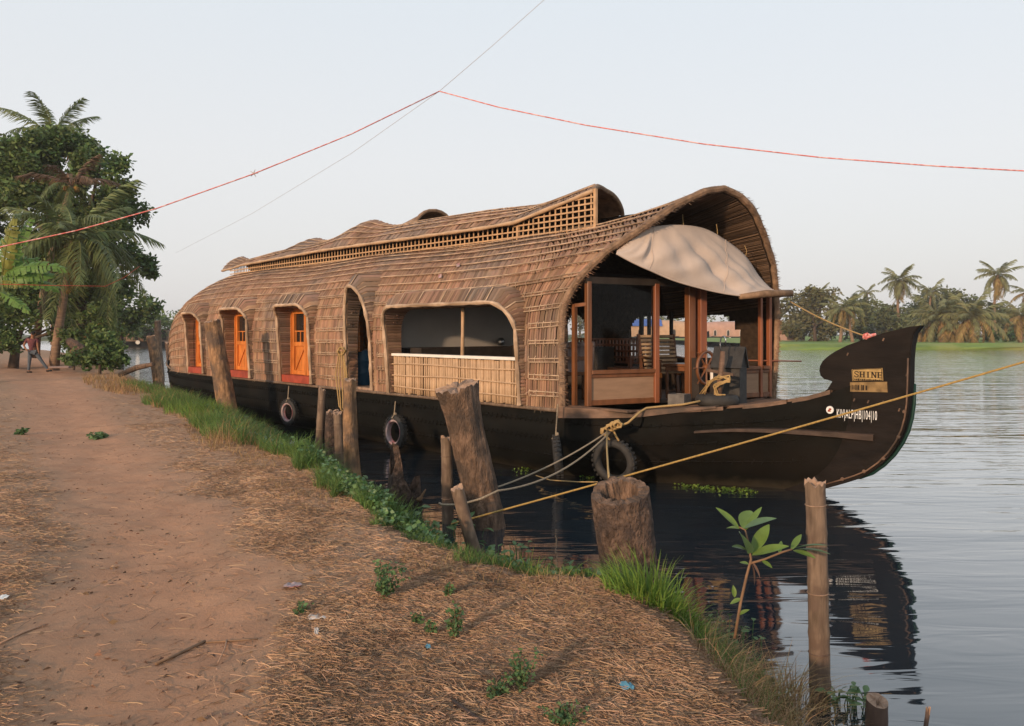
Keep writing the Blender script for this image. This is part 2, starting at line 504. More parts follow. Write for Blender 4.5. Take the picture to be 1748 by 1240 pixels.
# ------------------------------------------------------------------ ground, water, far banks
EDGE = [(5.0, -12.0), (2.5, 0.0), (1.86, 2.8), (1.74, 3.5), (1.66, 4.2), (1.58, 4.9), (1.45, 5.5), (0.98, 6.05), (0.38, 6.55), (-0.42, 7.15), (-1.32, 8.75),
        (-2.05, 10.4), (-3.15, 12.9), (-4.5, 15.7), (-6.6, 19.0), (-8.7, 22.0), (-10.6, 24.6), (-11.9, 26.4), (-13.1, 28.5),
        (-15.9, 34.0), (-18.5, 39.0), (-24.0, 48.0), (-36.0, 66.0), (-62.0, 98.0), (-140.0, 150.0), (-400.0, 190.0)]
E = np.array(EDGE)
PATH = np.array([(-0.9, -3.0), (-1.25, 2.0), (-1.50, 3.3), (-2.1, 5.0), (-3.7, 7.7), (-6.0, 11.3), (-9.2, 16.5), (-15.5, 26.5), (-20.4, 34.0), (-30.0, 50.0)])

def seg_dist(X, Y, poly):
    best = np.full(X.shape, 1e9)
    sign = np.ones(X.shape)
    for (ax, ay), (bx, by) in zip(poly[:-1], poly[1:]):
        dx, dy = bx - ax, by - ay
        t = np.clip(((X - ax) * dx + (Y - ay) * dy) / (dx * dx + dy * dy), 0, 1)
        d = np.hypot(X - ax - t * dx, Y - ay - t * dy)
        cr = dx * (Y - ay) - dy * (X - ax)
        m = d < best
        best = np.where(m, d, best)
        sign = np.where(m, np.sign(cr), sign)
    return best, sign

def vnoise(X, Y, f, seed=0):
    """smooth value noise"""
    r = np.random.default_rng(seed).random((64, 64))
    x, y = X * f, Y * f
    xi, yi = np.floor(x).astype(int), np.floor(y).astype(int)
    fx, fy = x - xi, y - yi
    fx, fy = fx * fx * (3 - 2 * fx), fy * fy * (3 - 2 * fy)
    g = lambda i, j: r[i % 64, j % 64]
    return (g(xi, yi) * (1 - fx) + g(xi + 1, yi) * fx) * (1 - fy) + (g(xi, yi + 1) * (1 - fx) + g(xi + 1, yi + 1) * fx) * fy

def shore(X, Y):
    d, s = seg_dist(X, Y, EDGE)
    return d * s                                  # positive on land

def ground_height(X, Y):
    X, Y = np.asarray(X, float), np.asarray(Y, float)
    s = shore(X, Y) + (vnoise(X, Y, 1.3, 3) - 0.5) * 0.35
    w = np.interp(Y, [4.6, 5.6, 6.4, 7.4, 10.5, 12, 18, 24, 30], [0.9, 1.1, 1.1, 0.75, 0.75, 1.5, 1.4, 1.0, 0.9])
    q = np.clip(s / w, 0, 1)
    land = 0.05 * np.clip(s / 0.15, 0, 1) + 0.52 * q * q * (3 - 2 * q)
    water = -0.9 * (1 - np.exp(np.clip(s, None, 0) / 0.8))
    dp, _ = seg_dist(X, Y, PATH)
    dip = -0.05 * np.exp(-(dp / 0.6) ** 2) * (s > 0)
    rough = ((vnoise(X, Y, 0.7, 5) - 0.5) * 0.07 + (vnoise(X, Y, 3.1, 6) - 0.5) * 0.035 + (vnoise(X, Y, 9.0, 7) - 0.5) * 0.022) * np.clip(s * 2, 0, 1)
    return np.where(s > 0, land + dip + rough, water)

def green_limit(y):
    """how far inland the green strip reaches at depth y"""
    return np.interp(y, [3.5, 5.0, 5.7, 6.5, 7.3, 9.0, 10.4, 11.3, 12.5, 18.0, 24.0], [.55, .75, 1.0, .90, .78, .70, .75, 1.25, 1.8, 1.9, 1.6])

def gz(x, y):
    return float(ground_height(np.array([x]), np.array([y]))[0])

def ground_mat():
    m = bpy.data.materials.new('bank_earth')
    m.use_nodes = True
    nt = m.node_tree
    N, L = nt.nodes, nt.links
    b = N['Principled BSDF']
    tc = N.new('ShaderNodeTexCoord')
    at = N.new('ShaderNodeAttribute'); at.attribute_name = 'trodden'
    def noise(s, d, r=0.6):
        n = N.new('ShaderNodeTexNoise')
        n.inputs['Scale'].default_value = s; n.inputs['Detail'].default_value = d; n.inputs['Roughness'].default_value = r
        L.new(tc.outputs['Object'], n.inputs['Vector'])
        return n.outputs['Fac']
    def ramp(f, a, ca, bb, cb):
        r = N.new('ShaderNodeValToRGB')
        r.color_ramp.elements[0].position = a; r.color_ramp.elements[0].color = (*ca, 1)
        r.color_ramp.elements[1].position = bb; r.color_ramp.elements[1].color = (*cb, 1)
        L.new(f, r.inputs[0]); return r.outputs[0]
    dirt = ramp(noise(3.0, 8), 0.3, (0.36, 0.195, 0.118), 0.7, (0.47, 0.265, 0.162))
    litter = ramp(noise(9.0, 9, 0.75), 0.35, (0.26, 0.160, 0.104), 0.66, (0.40, 0.255, 0.162))
    mx = N.new('ShaderNodeMixRGB')
    n1 = noise(2.2, 7, 0.7)
    mt = N.new('ShaderNodeMath'); mt.operation = 'MULTIPLY_ADD'; mt.inputs[1].default_value = 0.9; mt.inputs[2].default_value = -0.45
    L.new(n1, mt.inputs[0])
    ad = N.new('ShaderNodeMath'); ad.operation = 'ADD'; ad.use_clamp = True
    L.new(at.outputs['Fac'], ad.inputs[0]); L.new(mt.outputs[0], ad.inputs[1])
    L.new(ad.outputs[0], mx.inputs[0]); L.new(litter, mx.inputs[1]); L.new(dirt, mx.inputs[2])
    L.new(mx.outputs[0], b.inputs['Base Color'])
    b.inputs['Roughness'].default_value = 0.95
    b.inputs['Specular IOR Level'].default_value = 0.1
    bp = N.new('ShaderNodeBump'); bp.inputs['Strength'].default_value = 0.9; bp.inputs['Distance'].default_value = 0.03
    L.new(noise(16.0, 10, 0.75), bp.inputs['Height']); L.new(bp.outputs[0], b.inputs['Normal'])
    return m
MAT['ground'] = ground_mat()

def make_ground():
    ys = np.concatenate([np.arange(-12, 2, 0.5), np.arange(2, 9, 0.06), np.arange(9, 16, 0.12), np.arange(16, 40, 0.35), np.geomspace(40, 200, 36)])
    n = 230
    rows = []
    for y in ys:
        ex = np.interp(y, E[:, 1], E[:, 0])
        u = np.linspace(0, 1, n)
        # dense near the shore, sparse to the far left
        far = 25 + max(0, y) * 1.6
        x = ex + 2.2 - (2.2 + far) * (0.16 * u + 0.84 * u ** 3.2)
        rows.append(np.stack([x, np.full(n, y)], 1))
    XY = np.concatenate(rows)
    Z = ground_height(XY[:, 0], XY[:, 1])
    V = np.column_stack([XY, Z])
    r = len(ys)
    idx = np.arange(r * n).reshape(r, n)
    F = np.stack([idx[:-1, :-1], idx[:-1, 1:], idx[1:, 1:], idx[1:, :-1]], -1).reshape(-1, 4)[:, ::-1]
    dp, _ = seg_dist(XY[:, 0], XY[:, 1], PATH)
    w = np.interp(XY[:, 1], [3, 8, 20, 35], [0.50, 0.55, 0.9, 1.3]) + (vnoise(XY[:, 0], XY[:, 1], 1.1, 9) - 0.5) * 0.5
    mask = 1 / (1 + np.exp((dp - w) / 0.13))
    return np_mesh('ground', V, F, MAT['ground'], True, ('trodden', mask))
g = link('ground', make_ground(), None, 'structure')

wm = MB()
xs = [-500, -60, 0, 60, 700]
wm.grid([[(x, y, 0) for x in (-600, -100, 0, 100, 900)] for y in (-60, 40, 150, 400, 1400)])
water = wm.build('water', MAT['water'], None, kind='structure')

def far_bank(x0, x1, yfun, depth, top, seed, mat):
    m = MB()
    rnd = random.Random(seed)
    rows = []
    n = 90
    for j, (dy, z) in enumerate([(0, -0.5), (0.05, 0.02), (0.6, 0.35), (1.8, top), (depth * 0.4, top + 0.1), (depth, top + 0.25)]):
        row = []
        for i in range(n + 1):
            x = x0 + (x1 - x0) * i / n
            row.append((x, yfun(x) + dy + (rnd.uniform(-0.5, 0.5) if 0 < j < 4 else 0), z + (rnd.uniform(-0.06, 0.06) if j > 1 else 0)))
        rows.append(row)
    m.grid(rows)
    return m.build('far_bank', mat, None, kind='structure')
MAT['bank_green'] = M('far_bank_grass', (0.16, 0.235, 0.055), rough=0.95, var=0.3, scale=0.3, bump=0.6, bscale=2.5, col2=(0.22, 0.24, 0.08), c2scale=0.15, stretch=(0.4, 1, 1), bdist=0.2)
MAT['bank_dark'] = M('far_bank_scrub', (0.07, 0.085, 0.035), rough=0.95, var=0.35, scale=0.3, bump=0.6, bscale=1.5)
far_bank(31.0, 420.0, lambda x: 101.0 + max(0, (34 - x)) * 1.5 + max(0, x - 80) * 0.15, 160, 0.75, 4, MAT['bank_green'])
far_bank(-240.0, 260.0, lambda x: 214.0, 220, 0.8, 5, MAT['bank_dark'])
# ------------------------------------------------------------------ the houseboat (local x = forward, y = towards its far side, z = up from the water)
HB_O = Vector((2.186, 13.119, 0.0))
HB_ROT = math.atan2(-0.7363, 0.6766)
W2 = 1.95
def B2W(p):
    c, s = math.cos(HB_ROT), math.sin(HB_ROT)
    return Vector((HB_O.x + p[0] * c - p[1] * s, HB_O.y + p[0] * s + p[1] * c, p[2]))
def Bc(px, py, c):
    """local point on the lengthwise plane y = c seen at photo pixel"""
    ca, sa = math.cos(HB_ROT), math.sin(HB_ROT)
    k = (px - CX) / FPX
    bx, by = HB_O.x - c * sa, HB_O.y + c * ca
    s = (k * by - bx) / (ca - k * sa)
    d = by + s * sa
    return Vector((s, c, EYE + (HY - py) / FPX * d))
boat = thing('houseboat', 'large thatched wooden houseboat with black upturned prow moored along the bank', 'houseboat', HB_O, HB_ROT)

# hull
BEAM = [(-19.6, .1), (-19, .6), (-18, 1.35), (-17, 1.72), (-15, 1.93), (-7, 2.03), (0, 1.97), (.6, 1.84), (1.2, 1.56), (1.7, 1.17), (2.0, .93), (2.5, .62), (3, .34), (3.3, .16), (3.5, .085)]
GUN = [(-19.6, 2.0), (-18, 1.45), (-16.5, 1.12), (-14, 1.07), (0, 1.06), (1.2, 1.07), (2, 1.14), (2.5, 1.2), (3, 1.31), (3.3, 1.42), (3.5, 1.52)]
KEEL = [(-19.6, .9), (-18.5, 0), (-17, -.4), (1.5, -.4), (2.2, -.2), (2.7, -.05), (3.33, .18), (3.5, .25)]
PEXP = [(-19.6, 1.5), (-17, 3.0), (-14, 5.0), (-0.5, 5.0), (1.5, 2.4), (2.5, 1.8), (3.5, 1.4)]
us = list(np.linspace(-19.6, -13, 14)) + list(np.linspace(-12.5, -0.5, 25)) + list(np.linspace(0, 3.5, 26))
def hull_c(u, z):
    b, g_, k = lerp_tab(BEAM, u), lerp_tab(GUN, u), lerp_tab(KEEL, u)
    t = min(1, max(0, (g_ - z) / (g_ - k)))
    return b * (1 - t ** lerp_tab(PEXP, u)) - 0.0
hm = MB()
rows = []
for u in us:
    b, g_, k, p = lerp_tab(BEAM, u), lerp_tab(GUN, u), lerp_tab(KEEL, u), lerp_tab(PEXP, u)
    near, far = [], []
    for i in range(15):
        t = i / 14
        c = b * (1 - t ** p)
        z = g_ + (k - g_) * t
        near.append((u, -c, z))
        far.append((u, c, z))
    rows.append(near + far[::-1][1:])
hm.grid(rows)
hull = hm.build('hull', MAT['tar'], boat, smooth=True)

# plank seams of the hull: thin proud strakes following the side
for zf in (0.18, 0.42, 0.66):
    m = MB()
    pts = []
    for u in np.linspace(-17, 2.9, 60):
        g_, k = lerp_tab(GUN, u), lerp_tab(KEEL, u)
        z = g_ - (g_ - max(k, 0.0)) * zf
        pts.append((u, -hull_c(u, z) - 0.004, z))
    m.tube(pts, 0.011, 5)
    m.build('strake', MAT['tar'], boat)
    sm_ = MB()
    for i in range(len(pts) - 1):
        a_, b_ = Vector(pts[i]), Vector(pts[i + 1])
        for k in range(3):
            q = a_.lerp(b_, (k + .5) / 3)
            sm_.bar(q + Vector((-.02, -.006, -.035)), q + Vector((.02, -.006, .035)), .012, .010, up=(0, 1, 0))
    sm_.build('coir_stitches', MAT['tar'], boat, kind='stuff')
# gunwale rail below the thatch (pale plank edge)
m = MB()
m.tube([(u, -lerp_tab(BEAM, u) - 0.03, lerp_tab(GUN, u) - 0.015) for u in np.linspace(-17.3, -0.05, 50)], 0.03, 6)
m.build('gunwale_rail', MAT['bamboo_old'], boat, smooth=True)

# foredeck: planks side by side
for i in range(13):
    c0 = -1.98 + i * 0.3047
    m = MB()
    top, bot = [], []
    for u in np.linspace(-0.3, 3.25, 16):
        b = lerp_tab(BEAM, u) + 0.03
        a0, a1 = max(c0, -b), min(c0 + 0.297, b)
        if a1 - a0 < 0.02:
            break
        z = lerp_tab(GUN, u) + 0.03
        top.append([(u, a0, z - 0.05), (u, a0, z + 0.004 * (i % 3)), (u, a1, z + 0.004 * (i % 3)), (u, a1, z - 0.05)])
    if len(top) > 1:
        m.grid(top)
        m.build('deck_plank', MAT['deck'], boat)
m = MB()
edge_r = []
for u in np.linspace(-0.02, 2.0, 24):
    b = lerp_tab(BEAM, u) + 0.035
    z = lerp_tab(GUN, u) + 0.05
    hgt = np.interp(u, [0, 1.0, 2.0], [0.17, 0.12, 0.03])
    edge_r.append([(u, -b + 0.07, z), (u, -b - 0.025, z - 0.008), (u, -b - 0.03, z - hgt), (u, -b + 0.05, z - hgt)])
m.grid(edge_r)
m.build('deck_edge', MAT['deck'], boat)

# prow: a thick carved stem board on the centre line
PROW_PX = [(1345, 688), (1384, 679), (1404, 674), (1417, 664), (1425, 651), (1419, 649), (1411, 647), (1405, 641), (1403, 633), (1404, 625), (1409, 616), (1418, 608),
           (1430, 600), (1450, 590), (1472, 582), (1497, 574), (1518, 567), (1540, 562), (1556, 558), (1567, 557), (1575, 556), (1569, 563), (1564, 570), (1560, 590), (1558, 612), (1557, 656),
           (1555.5, 690), (1552, 715), (1546, 737), (1536, 758), (1522, 778), (1504, 796), (1484, 810), (1462, 819), (1440, 826), (1407, 835), (1365, 846), (1330, 856)]
pts = [Bc(x, y, 0.0) for x, y in PROW_PX]
bmp = bmesh.new()
fa = [bmp.verts.new((p.x, -0.085, p.z)) for p in pts]
f0 = bmp.faces.new(fa)
ret = bmesh.ops.extrude_face_region(bmp, geom=[f0])
bmesh.ops.translate(bmp, verts=[v for v in ret['geom'] if isinstance(v, bmesh.types.BMVert)], vec=(0, 0.17, 0))
bmesh.ops.recalc_face_normals(bmp, faces=bmp.faces)
es = [e for e in bmp.edges if len(e.link_faces) == 2 and any(len(f.verts) > 10 for f in e.link_faces)]
bmesh.ops.bevel(bmp, geom=es, offset=0.012, segments=2, affect='EDGES')
bmesh.ops.triangulate(bmp, faces=[f for f in bmp.faces if len(f.verts) > 6])
me = bpy.data.meshes.new('prow')
bmp.to_mesh(me); bmp.free()
me.materials.append(MAT['prow_wood'])
prow = link('prow', me, boat)
# stem band along the cutwater with bolts; green edge colours in paint plus lens fringe
stem_px = PROW_PX[24:36]
m = MB()
sp = [Bc(x, y, -0.09) for x, y in stem_px]
ins = []
for i, p in enumerate(sp):
    a, b = sp[max(0, i - 1)], sp[min(len(sp) - 1, i + 1)]
    t = (b - a).normalized()
    ins.append(Vector((p.x - abs(t.z) * 0.055 - 0.0, -0.093, p.z + abs(t.x) * 0.055)))
m.tube(ins, 0.011, 6)
m.build('stem_moulding', MAT['deck'], prow, smooth=True)
MAT['green_edge'] = M('green_paint_and_fringe', (0.008, 0.035, 0.028), rough=0.5, var=0.3, bump=0.1)
m = MB()
m.tube([Vector((p.x + 0.002, 0.0, p.z)) for p in sp[1:10]], [0.012] + [0.022] * 7 + [0.010], 6)
m.build('cutwater_paint_fringe', MAT['green_edge'], prow, smooth=True)
for x, y in [(1544, 703), (1534, 746), (1508, 783), (1475, 805), (1438, 818)]:
    q = Bc(x, y, -0.09)
    m = MB().lathe([(0.0, -0.02), (0.02, -0.018), (0.026, 0.0), (0.022, 0.012)], 8, 'y', q)
    m.build('bolt', MAT['deck'], prow)
for x, y in [(1447, 605), (1508, 580), (1433, 678), (1458, 683), (1482, 686), (1507, 687), (1535, 700), (1548, 640)]:
    q = Bc(x, y, -0.088)
    MB().box(q, (0.016, 0.012, 0.04), Matrix.Rotation(0.4, 3, 'Y')).build('dowel', MAT['deck'], prow)

# rubbing plank on the bow side
m = MB()
rp = []
a0, a1 = Bc(1205, 735, -0.86), Bc(1492, 747, -0.1)
for i in range(15):
    t = i / 14
    u = a0.x + (a1.x - a0.x) * t
    z = a0.z + (a1.z - a0.z) * t + 0.07 * math.sin(math.pi * t) * (1 - t)
    c = -max(hull_c(u, z), 0.085) - 0.0
    w = 0.11 * (0.25 + 0.75 * math.sin(math.pi * min(1, 0.1 + 0.85 * t)))
    h = 0.02 + 0.03 * t
    rp.append([(u, c + 0.03, z + h), (u, c - w, z + h * 0.7), (u, c - w, z - h), (u, c + 0.03, z - h)])
m.grid(rp)
MAT['dark_plank'] = M('dark_plank', (0.055, 0.036, 0.027), rough=0.6, var=0.4, scale=6, bump=0.3, bscale=25, stretch=(.4, 2, 2))
m.build('rubbing_plank', MAT['dark_plank'], boat, bevel=0.006)

# name plates and registration
def letter_boxes(txt, x0, z0, h, w, gap, mb, c, slant=0.0, th=0.2, serif=True):
    """slab-serif capitals from bars on the plane y = c"""
    def bar(ax, az, bx, bz, t):
        mb.bar((ax, c, az), (bx, c, bz), t, 0.006, up=(0, 1, 0))
    x = x0
    for ch in txt:
        def X(f): return x + f * w
        def Z(f): return z0 + f * h + slant * (x - x0)
        t = th * w
        def serifs(xf, both=(0, 1)):
            if serif:
                for zf in both:
                    bar(X(xf) - t * 1.05, Z(zf) + (0.04 * h if zf == 0 else -0.04 * h), X(xf) + t * 1.05, Z(zf) + (0.04 * h if zf == 0 else -0.04 * h), 0.08 * h)
        if ch == 'H':
            for f in (0.15, 0.85): bar(X(f), Z(0), X(f), Z(1), t); serifs(f)
            bar(X(0.15), Z(0.5), X(0.85), Z(0.5), 0.1 * h)
        elif ch == 'I':
            bar(X(0.5), Z(0), X(0.5), Z(1), t); serifs(0.5)
        elif ch == 'N':
            bar(X(0.12), Z(0), X(0.12), Z(1), t * 0.7); bar(X(0.88), Z(0), X(0.88), Z(1), t * 0.7)
            bar(X(0.14), Z(0.97), X(0.86), Z(0.03), t); serifs(0.12); serifs(0.88, (1,))
        elif ch == 'E':
            bar(X(0.22), Z(0), X(0.22), Z(1), t)
            for zf, e in ((0.045, 0.95), (0.5, 0.75), (0.955, 0.95)): bar(X(0.02), Z(zf), X(e), Z(zf), 0.09 * h)
            bar(X(0.93), Z(0.0), X(0.93), Z(0.25), 0.09 * w); bar(X(0.93), Z(0.75), X(0.93), Z(1.0), 0.09 * w)
            bar(X(0.72), Z(0.38), X(0.72), Z(0.62), 0.09 * w)
        elif ch == 'S':
            pp = [(0.12, 0.3), (0.16, 0.08), (0.5, 0.02), (0.84, 0.12), (0.85, 0.36), (0.5, 0.5), (0.15, 0.64), (0.16, 0.88), (0.5, 0.98), (0.82, 0.9), (0.86, 0.72)]
            for (a, b), (e, f) in zip(pp[:-1], pp[1:]): bar(X(a), Z(b), X(e), Z(f), 0.13 * h)
        x += w + gap

def plate(px_quad, mat, name):
    q = [Bc(x, y, -0.097) for x, y in px_quad]
    m = MB()
    n = Vector((0, 0.012, 0))
    m.add([*q, *[p + n for p in q]], [(0, 1, 2, 3), (7, 6, 5, 4), (0, 4, 5, 1), (1, 5, 6, 2), (2, 6, 7, 3), (3, 7, 4, 0)])
    return m.build(name, mat, prow), q
pl, q = plate([(1454, 631), (1506, 628.5), (1507.5, 650), (1455, 651)], MAT['brass'], 'name_plate')
m = MB()
hh = q[0].z - q[3].z
letter_boxes('SHINE', q[3].x + 0.024, q[3].z + hh * 0.36, hh * 0.5, 0.064, 0.011, m, -0.100, th=0.25)
for i in range(14):
    m.box((q[3].x + 0.035 + i * 0.0245, -0.100, q[3].z + hh * 0.17), (0.016, 0.006, 0.012 + 0.006 * (i % 3)))
m.build('lettering', MAT['ink'], pl)
m = MB()
for a, b in ((0, 1), (1, 2), (2, 3), (3, 0)):
    ia = q[a].lerp(sum(q, Vector()) / 4, 0.06); ib = q[b].lerp(sum(q, Vector()) / 4, 0.06)
    m.bar((ia.x, -0.0985, ia.z), (ib.x, -0.0985, ib.z), 0.006, 0.006, up=(0, 1, 0))
m.build('border', MAT['ink'], pl)
pl2, q2 = plate([(1451, 653), (1514, 652), (1515, 670), (1451, 669)], MAT['brass_dull'], 'lower_plate')
m = MB()
hh = q2[0].z - q2[3].z
x = q2[3].x + 0.03
for wdt, hb in ((0.014, .5), (0.014, .45), (0.02, .55), (0.03, .5), (0.012, .6), (0.03, .55), (0.03, .5)):
    m.box((x, -0.100, q2[3].z + hh * 0.5), (wdt * 0.7, 0.006, hh * hb)); x += wdt + 0.011
m.build('lettering', MAT['ink'], pl2)

def text_mesh(txt, size, mat, name, parent, loc, sx=1.0, shear=0.0, bold=0.0):
    cu = bpy.data.curves.new(name, 'FONT')
    cu.body = txt; cu.size = size; cu.extrude = 0.002; cu.offset = bold; cu.space_character = 1.12
    o = bpy.data.objects.new(name, cu)
    COL.objects.link(o)
    dg = bpy.context.evaluated_depsgraph_get()
    me = bpy.data.meshes.new_from_object(o.evaluated_get(dg))
    bpy.data.objects.remove(o)
    me.transform(Matrix(((sx, 0, 0, 0), (0, 0, -1, 0), (shear * sx, 1, 0, 0), (0, 0, 0, 1))))
    me.materials.clear(); me.materials.append(mat)
    r = link(name, me, parent)
    r.location = loc
    return r
ta, tb = Bc(1428, 713, -0.235), Bc(1497, 717, -0.115)
lt = text_mesh('KIV|ALP|HB|104|10', 0.165, MAT['white_letter'], 'registration_lettering', prow, ta, 1.0, (tb.z - ta.z) / (tb.x - ta.x), 0.0)
wid = max(v.co.x for v in lt.data.vertices)
lt.scale = (math.hypot(tb.x - ta.x, tb.y - ta.y) / wid, 1, 1)
lt.rotation_euler = (0, 0, math.atan2(tb.y - ta.y, tb.x - ta.x))
q = Bc(1417, 700, -0.27)
m = MB().lathe([(0.0, -0.012), (0.05, -0.012), (0.052, 0.0)], 14, 'y', q)
st = m.build('round_sticker', MAT['white_letter'], prow)
MB().box(q + Vector((0, -0.0135, 0.0)), (0.05, 0.004, 0.02), Matrix.Rotation(-0.5, 3, 'Y')).box(q + Vector((0.004, -0.0135, 0.016)), (0.03, 0.0045, 0.012)).box(q + Vector((-0.006, -0.0135, -0.018)), (0.04, 0.0045, 0.012)).build('emblem', MAT['red'], st)

# ---------------------------------------------------------------- thatched shell
def resample(pl, n):
    p = np.array(pl, float)
    s = np.concatenate([[0], np.cumsum(np.hypot(*np.diff(p, axis=0).T))])
    t = np.linspace(0, s[-1], n)
    return np.stack([np.interp(t, s, p[:, 0]), np.interp(t, s, p[:, 1])], 1)
NT = 61
PMID = resample([(1.97, 1.05), (2.0, 1.6), (2.02, 2.2), (1.98, 2.6), (1.87, 2.95), (1.62, 3.3), (1.22, 3.62), (.85, 3.83), (.4, 3.95), (0, 4.0)], NT)
PHOOD = resample([(1.95, 1.05), (1.97, 1.6), (1.98, 2.2), (1.95, 2.6), (1.86, 3.0), (1.64, 3.36), (1.22, 3.72), (.8, 4.08), (.35, 4.33), (0, 4.4)], NT)
TT = np.linspace(0, 1, NT)
NEAR_EDGE = [(0, 0.0), (.34, .02), (.40, .12), (.45, .28), (.546, .56), (.672, .90), (.80, 1.17), (.917, 1.40), (1.0, 1.5)]
FAR_EDGE = [(0, 1.2), (.45, 1.3), (.7, 1.5), (.85, 1.57), (1.0, 1.5)]
def smooth01(x):
    x = min(1, max(0, x)); return x * x * (3 - 2 * x)
def shell(u, t, side=-1):
    w = 1 - (edge_u(t, side) - u) / 2.15
    w = min(1, max(0, w)); w = w * w * (1.6 - 0.6 * w)
    c = (1 - w) * np.interp(t, TT, PMID[:, 0]) + w * np.interp(t, TT, PHOOD[:, 0])
    z = (1 - w) * np.interp(t, TT, PMID[:, 1]) + w * np.interp(t, TT, PHOOD[:, 1])
    if u < -14.0:
        q = min(1, (-14.0 - u) / 3.2)
        e = math.sqrt(max(0, 1 - q * q))
        z = 1.05 + (z - 1.05) * (0.50 + 0.50 * e)
        c = c * (0.72 + 0.28 * e)
    z += 0.03 * math.sin(u * 1.1 + 3 * t) * t
    b = 1.0 + 0.02 * (1 - ((u + 7) / 8) ** 2)
    return Vector((u, side * c * b, z))
def edge_u(t, side=-1):
    return lerp_tab(NEAR_EDGE if side < 0 else FAR_EDGE, t)
U_ST = -17.0
def ucoord(a, t, side=-1):
    """a in metres along the boat; beyond -1 the last metres stretch to the hood edge"""
    return a if a <= -1 else -1 + (a + 1) * (edge_u(t, side) + 1)
def S(a, t, side=-1):
    return shell(ucoord(a, t, side), t, side)
def shell_n(a, t, side=-1):
    e = 0.01
    du = S(min(a + e, 0), t, side) - S(a - e, t, side)
    dt = S(a, min(t + e, 1), side) - S(a, max(t - e, 0), side)
    n = du.cross(dt)
    n.normalize()
    if n.y * side < 0 and abs(n.y) > 0.02 or (abs(n.y) <= 0.02 and n.z < 0):
        n = -n
    return n
def t_of_z(u, z):
    zs = [shell(u, t).z for t in TT[:45]]
    return float(np.interp(z, zs, TT[:45]))

class Opening:
    def __init__(s, u0, u1, z0, z1, r, arch=False):
        s.u0, s.u1, s.z0, s.z1, s.r, s.arch = u0, u1, z0, z1, r, arch
    def top(s, u):
        m, h = (s.u0 + s.u1) / 2, (s.u1 - s.u0) / 2
        f = min(1, abs(u - m) / h)
        if s.arch:
            return s.z1 - (1.1 * (1 - math.sqrt(max(0, 1 - f * f))) ** 1.0) * 0.95
        e = abs(u - m) - (h - s.r)
        if e <= 0: return s.z1
        return s.z1 - s.r * (1 - math.sqrt(max(0, 1 - (e / s.r) ** 2)))
    def contour(s, n=20):
        pts = [(s.u0, z) for z in np.linspace(s.z0, s.top(s.u0), 8)[:-1]]
        th = np.linspace(-1, 1, n)
        mid, h = (s.u0 + s.u1) / 2, (s.u1 - s.u0) / 2
        for k in th:
            u = mid + h * math.sin(k * math.pi / 2)
            pts.append((u, s.top(u)))
        pts += [(s.u1, z) for z in np.linspace(s.top(s.u1), s.z0, 8)[1:]]
        return pts
OP_WIN = Opening(-4.30, -0.82, 1.08, 2.64, 0.40)
OP_ARCH = Opening(-5.84, -5.00, 1.1, 3.08, 0.4, True)
OP_D3 = Opening(-8.65, -7.29, 1.1, 2.77, 0.24)
OP_D2 = Opening(-11.7, -10.33, 1.1, 2.76, 0.24)
OP_D1 = Opening(-14.27, -13.26, 1.1, 2.70, 0.22)
OPS = [OP_WIN, OP_ARCH, OP_D3, OP_D2, OP_D1]
FAR_OPS = [(-1.95, 0.55, 1.72, 2.52), (-3.7, -3.05, 1.72, 2.6)]

# backing mats (the inner face one sees in the cabin)
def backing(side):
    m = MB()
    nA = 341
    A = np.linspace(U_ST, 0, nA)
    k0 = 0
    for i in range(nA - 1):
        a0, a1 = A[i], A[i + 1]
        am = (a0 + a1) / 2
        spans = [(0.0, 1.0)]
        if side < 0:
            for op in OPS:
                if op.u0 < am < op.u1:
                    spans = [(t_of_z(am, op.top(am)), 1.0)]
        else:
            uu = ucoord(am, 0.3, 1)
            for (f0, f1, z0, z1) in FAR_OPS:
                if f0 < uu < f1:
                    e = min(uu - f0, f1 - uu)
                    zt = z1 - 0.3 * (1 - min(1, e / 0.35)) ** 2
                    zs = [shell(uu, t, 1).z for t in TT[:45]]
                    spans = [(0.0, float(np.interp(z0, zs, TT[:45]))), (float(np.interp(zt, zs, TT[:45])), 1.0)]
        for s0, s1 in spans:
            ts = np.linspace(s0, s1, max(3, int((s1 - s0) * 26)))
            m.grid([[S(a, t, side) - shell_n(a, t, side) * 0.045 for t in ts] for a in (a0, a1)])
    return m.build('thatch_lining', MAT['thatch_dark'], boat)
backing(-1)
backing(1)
# stern cap closing the aft end
m = MB()
ring = [S(U_ST, t, -1) for t in TT[::3]] + [S(U_ST, t, 1) for t in TT[::3]][::-1]
ctr = Vector((U_ST - 0.35, 0, 1.7))
m.add(ring + [ctr], [(i, i + 1, len(ring)) for i in range(len(ring) - 1)] + [(len(ring) - 1, 0, len(ring))])
m.build('stern_thatch', MAT['thatch_trim'], boat)

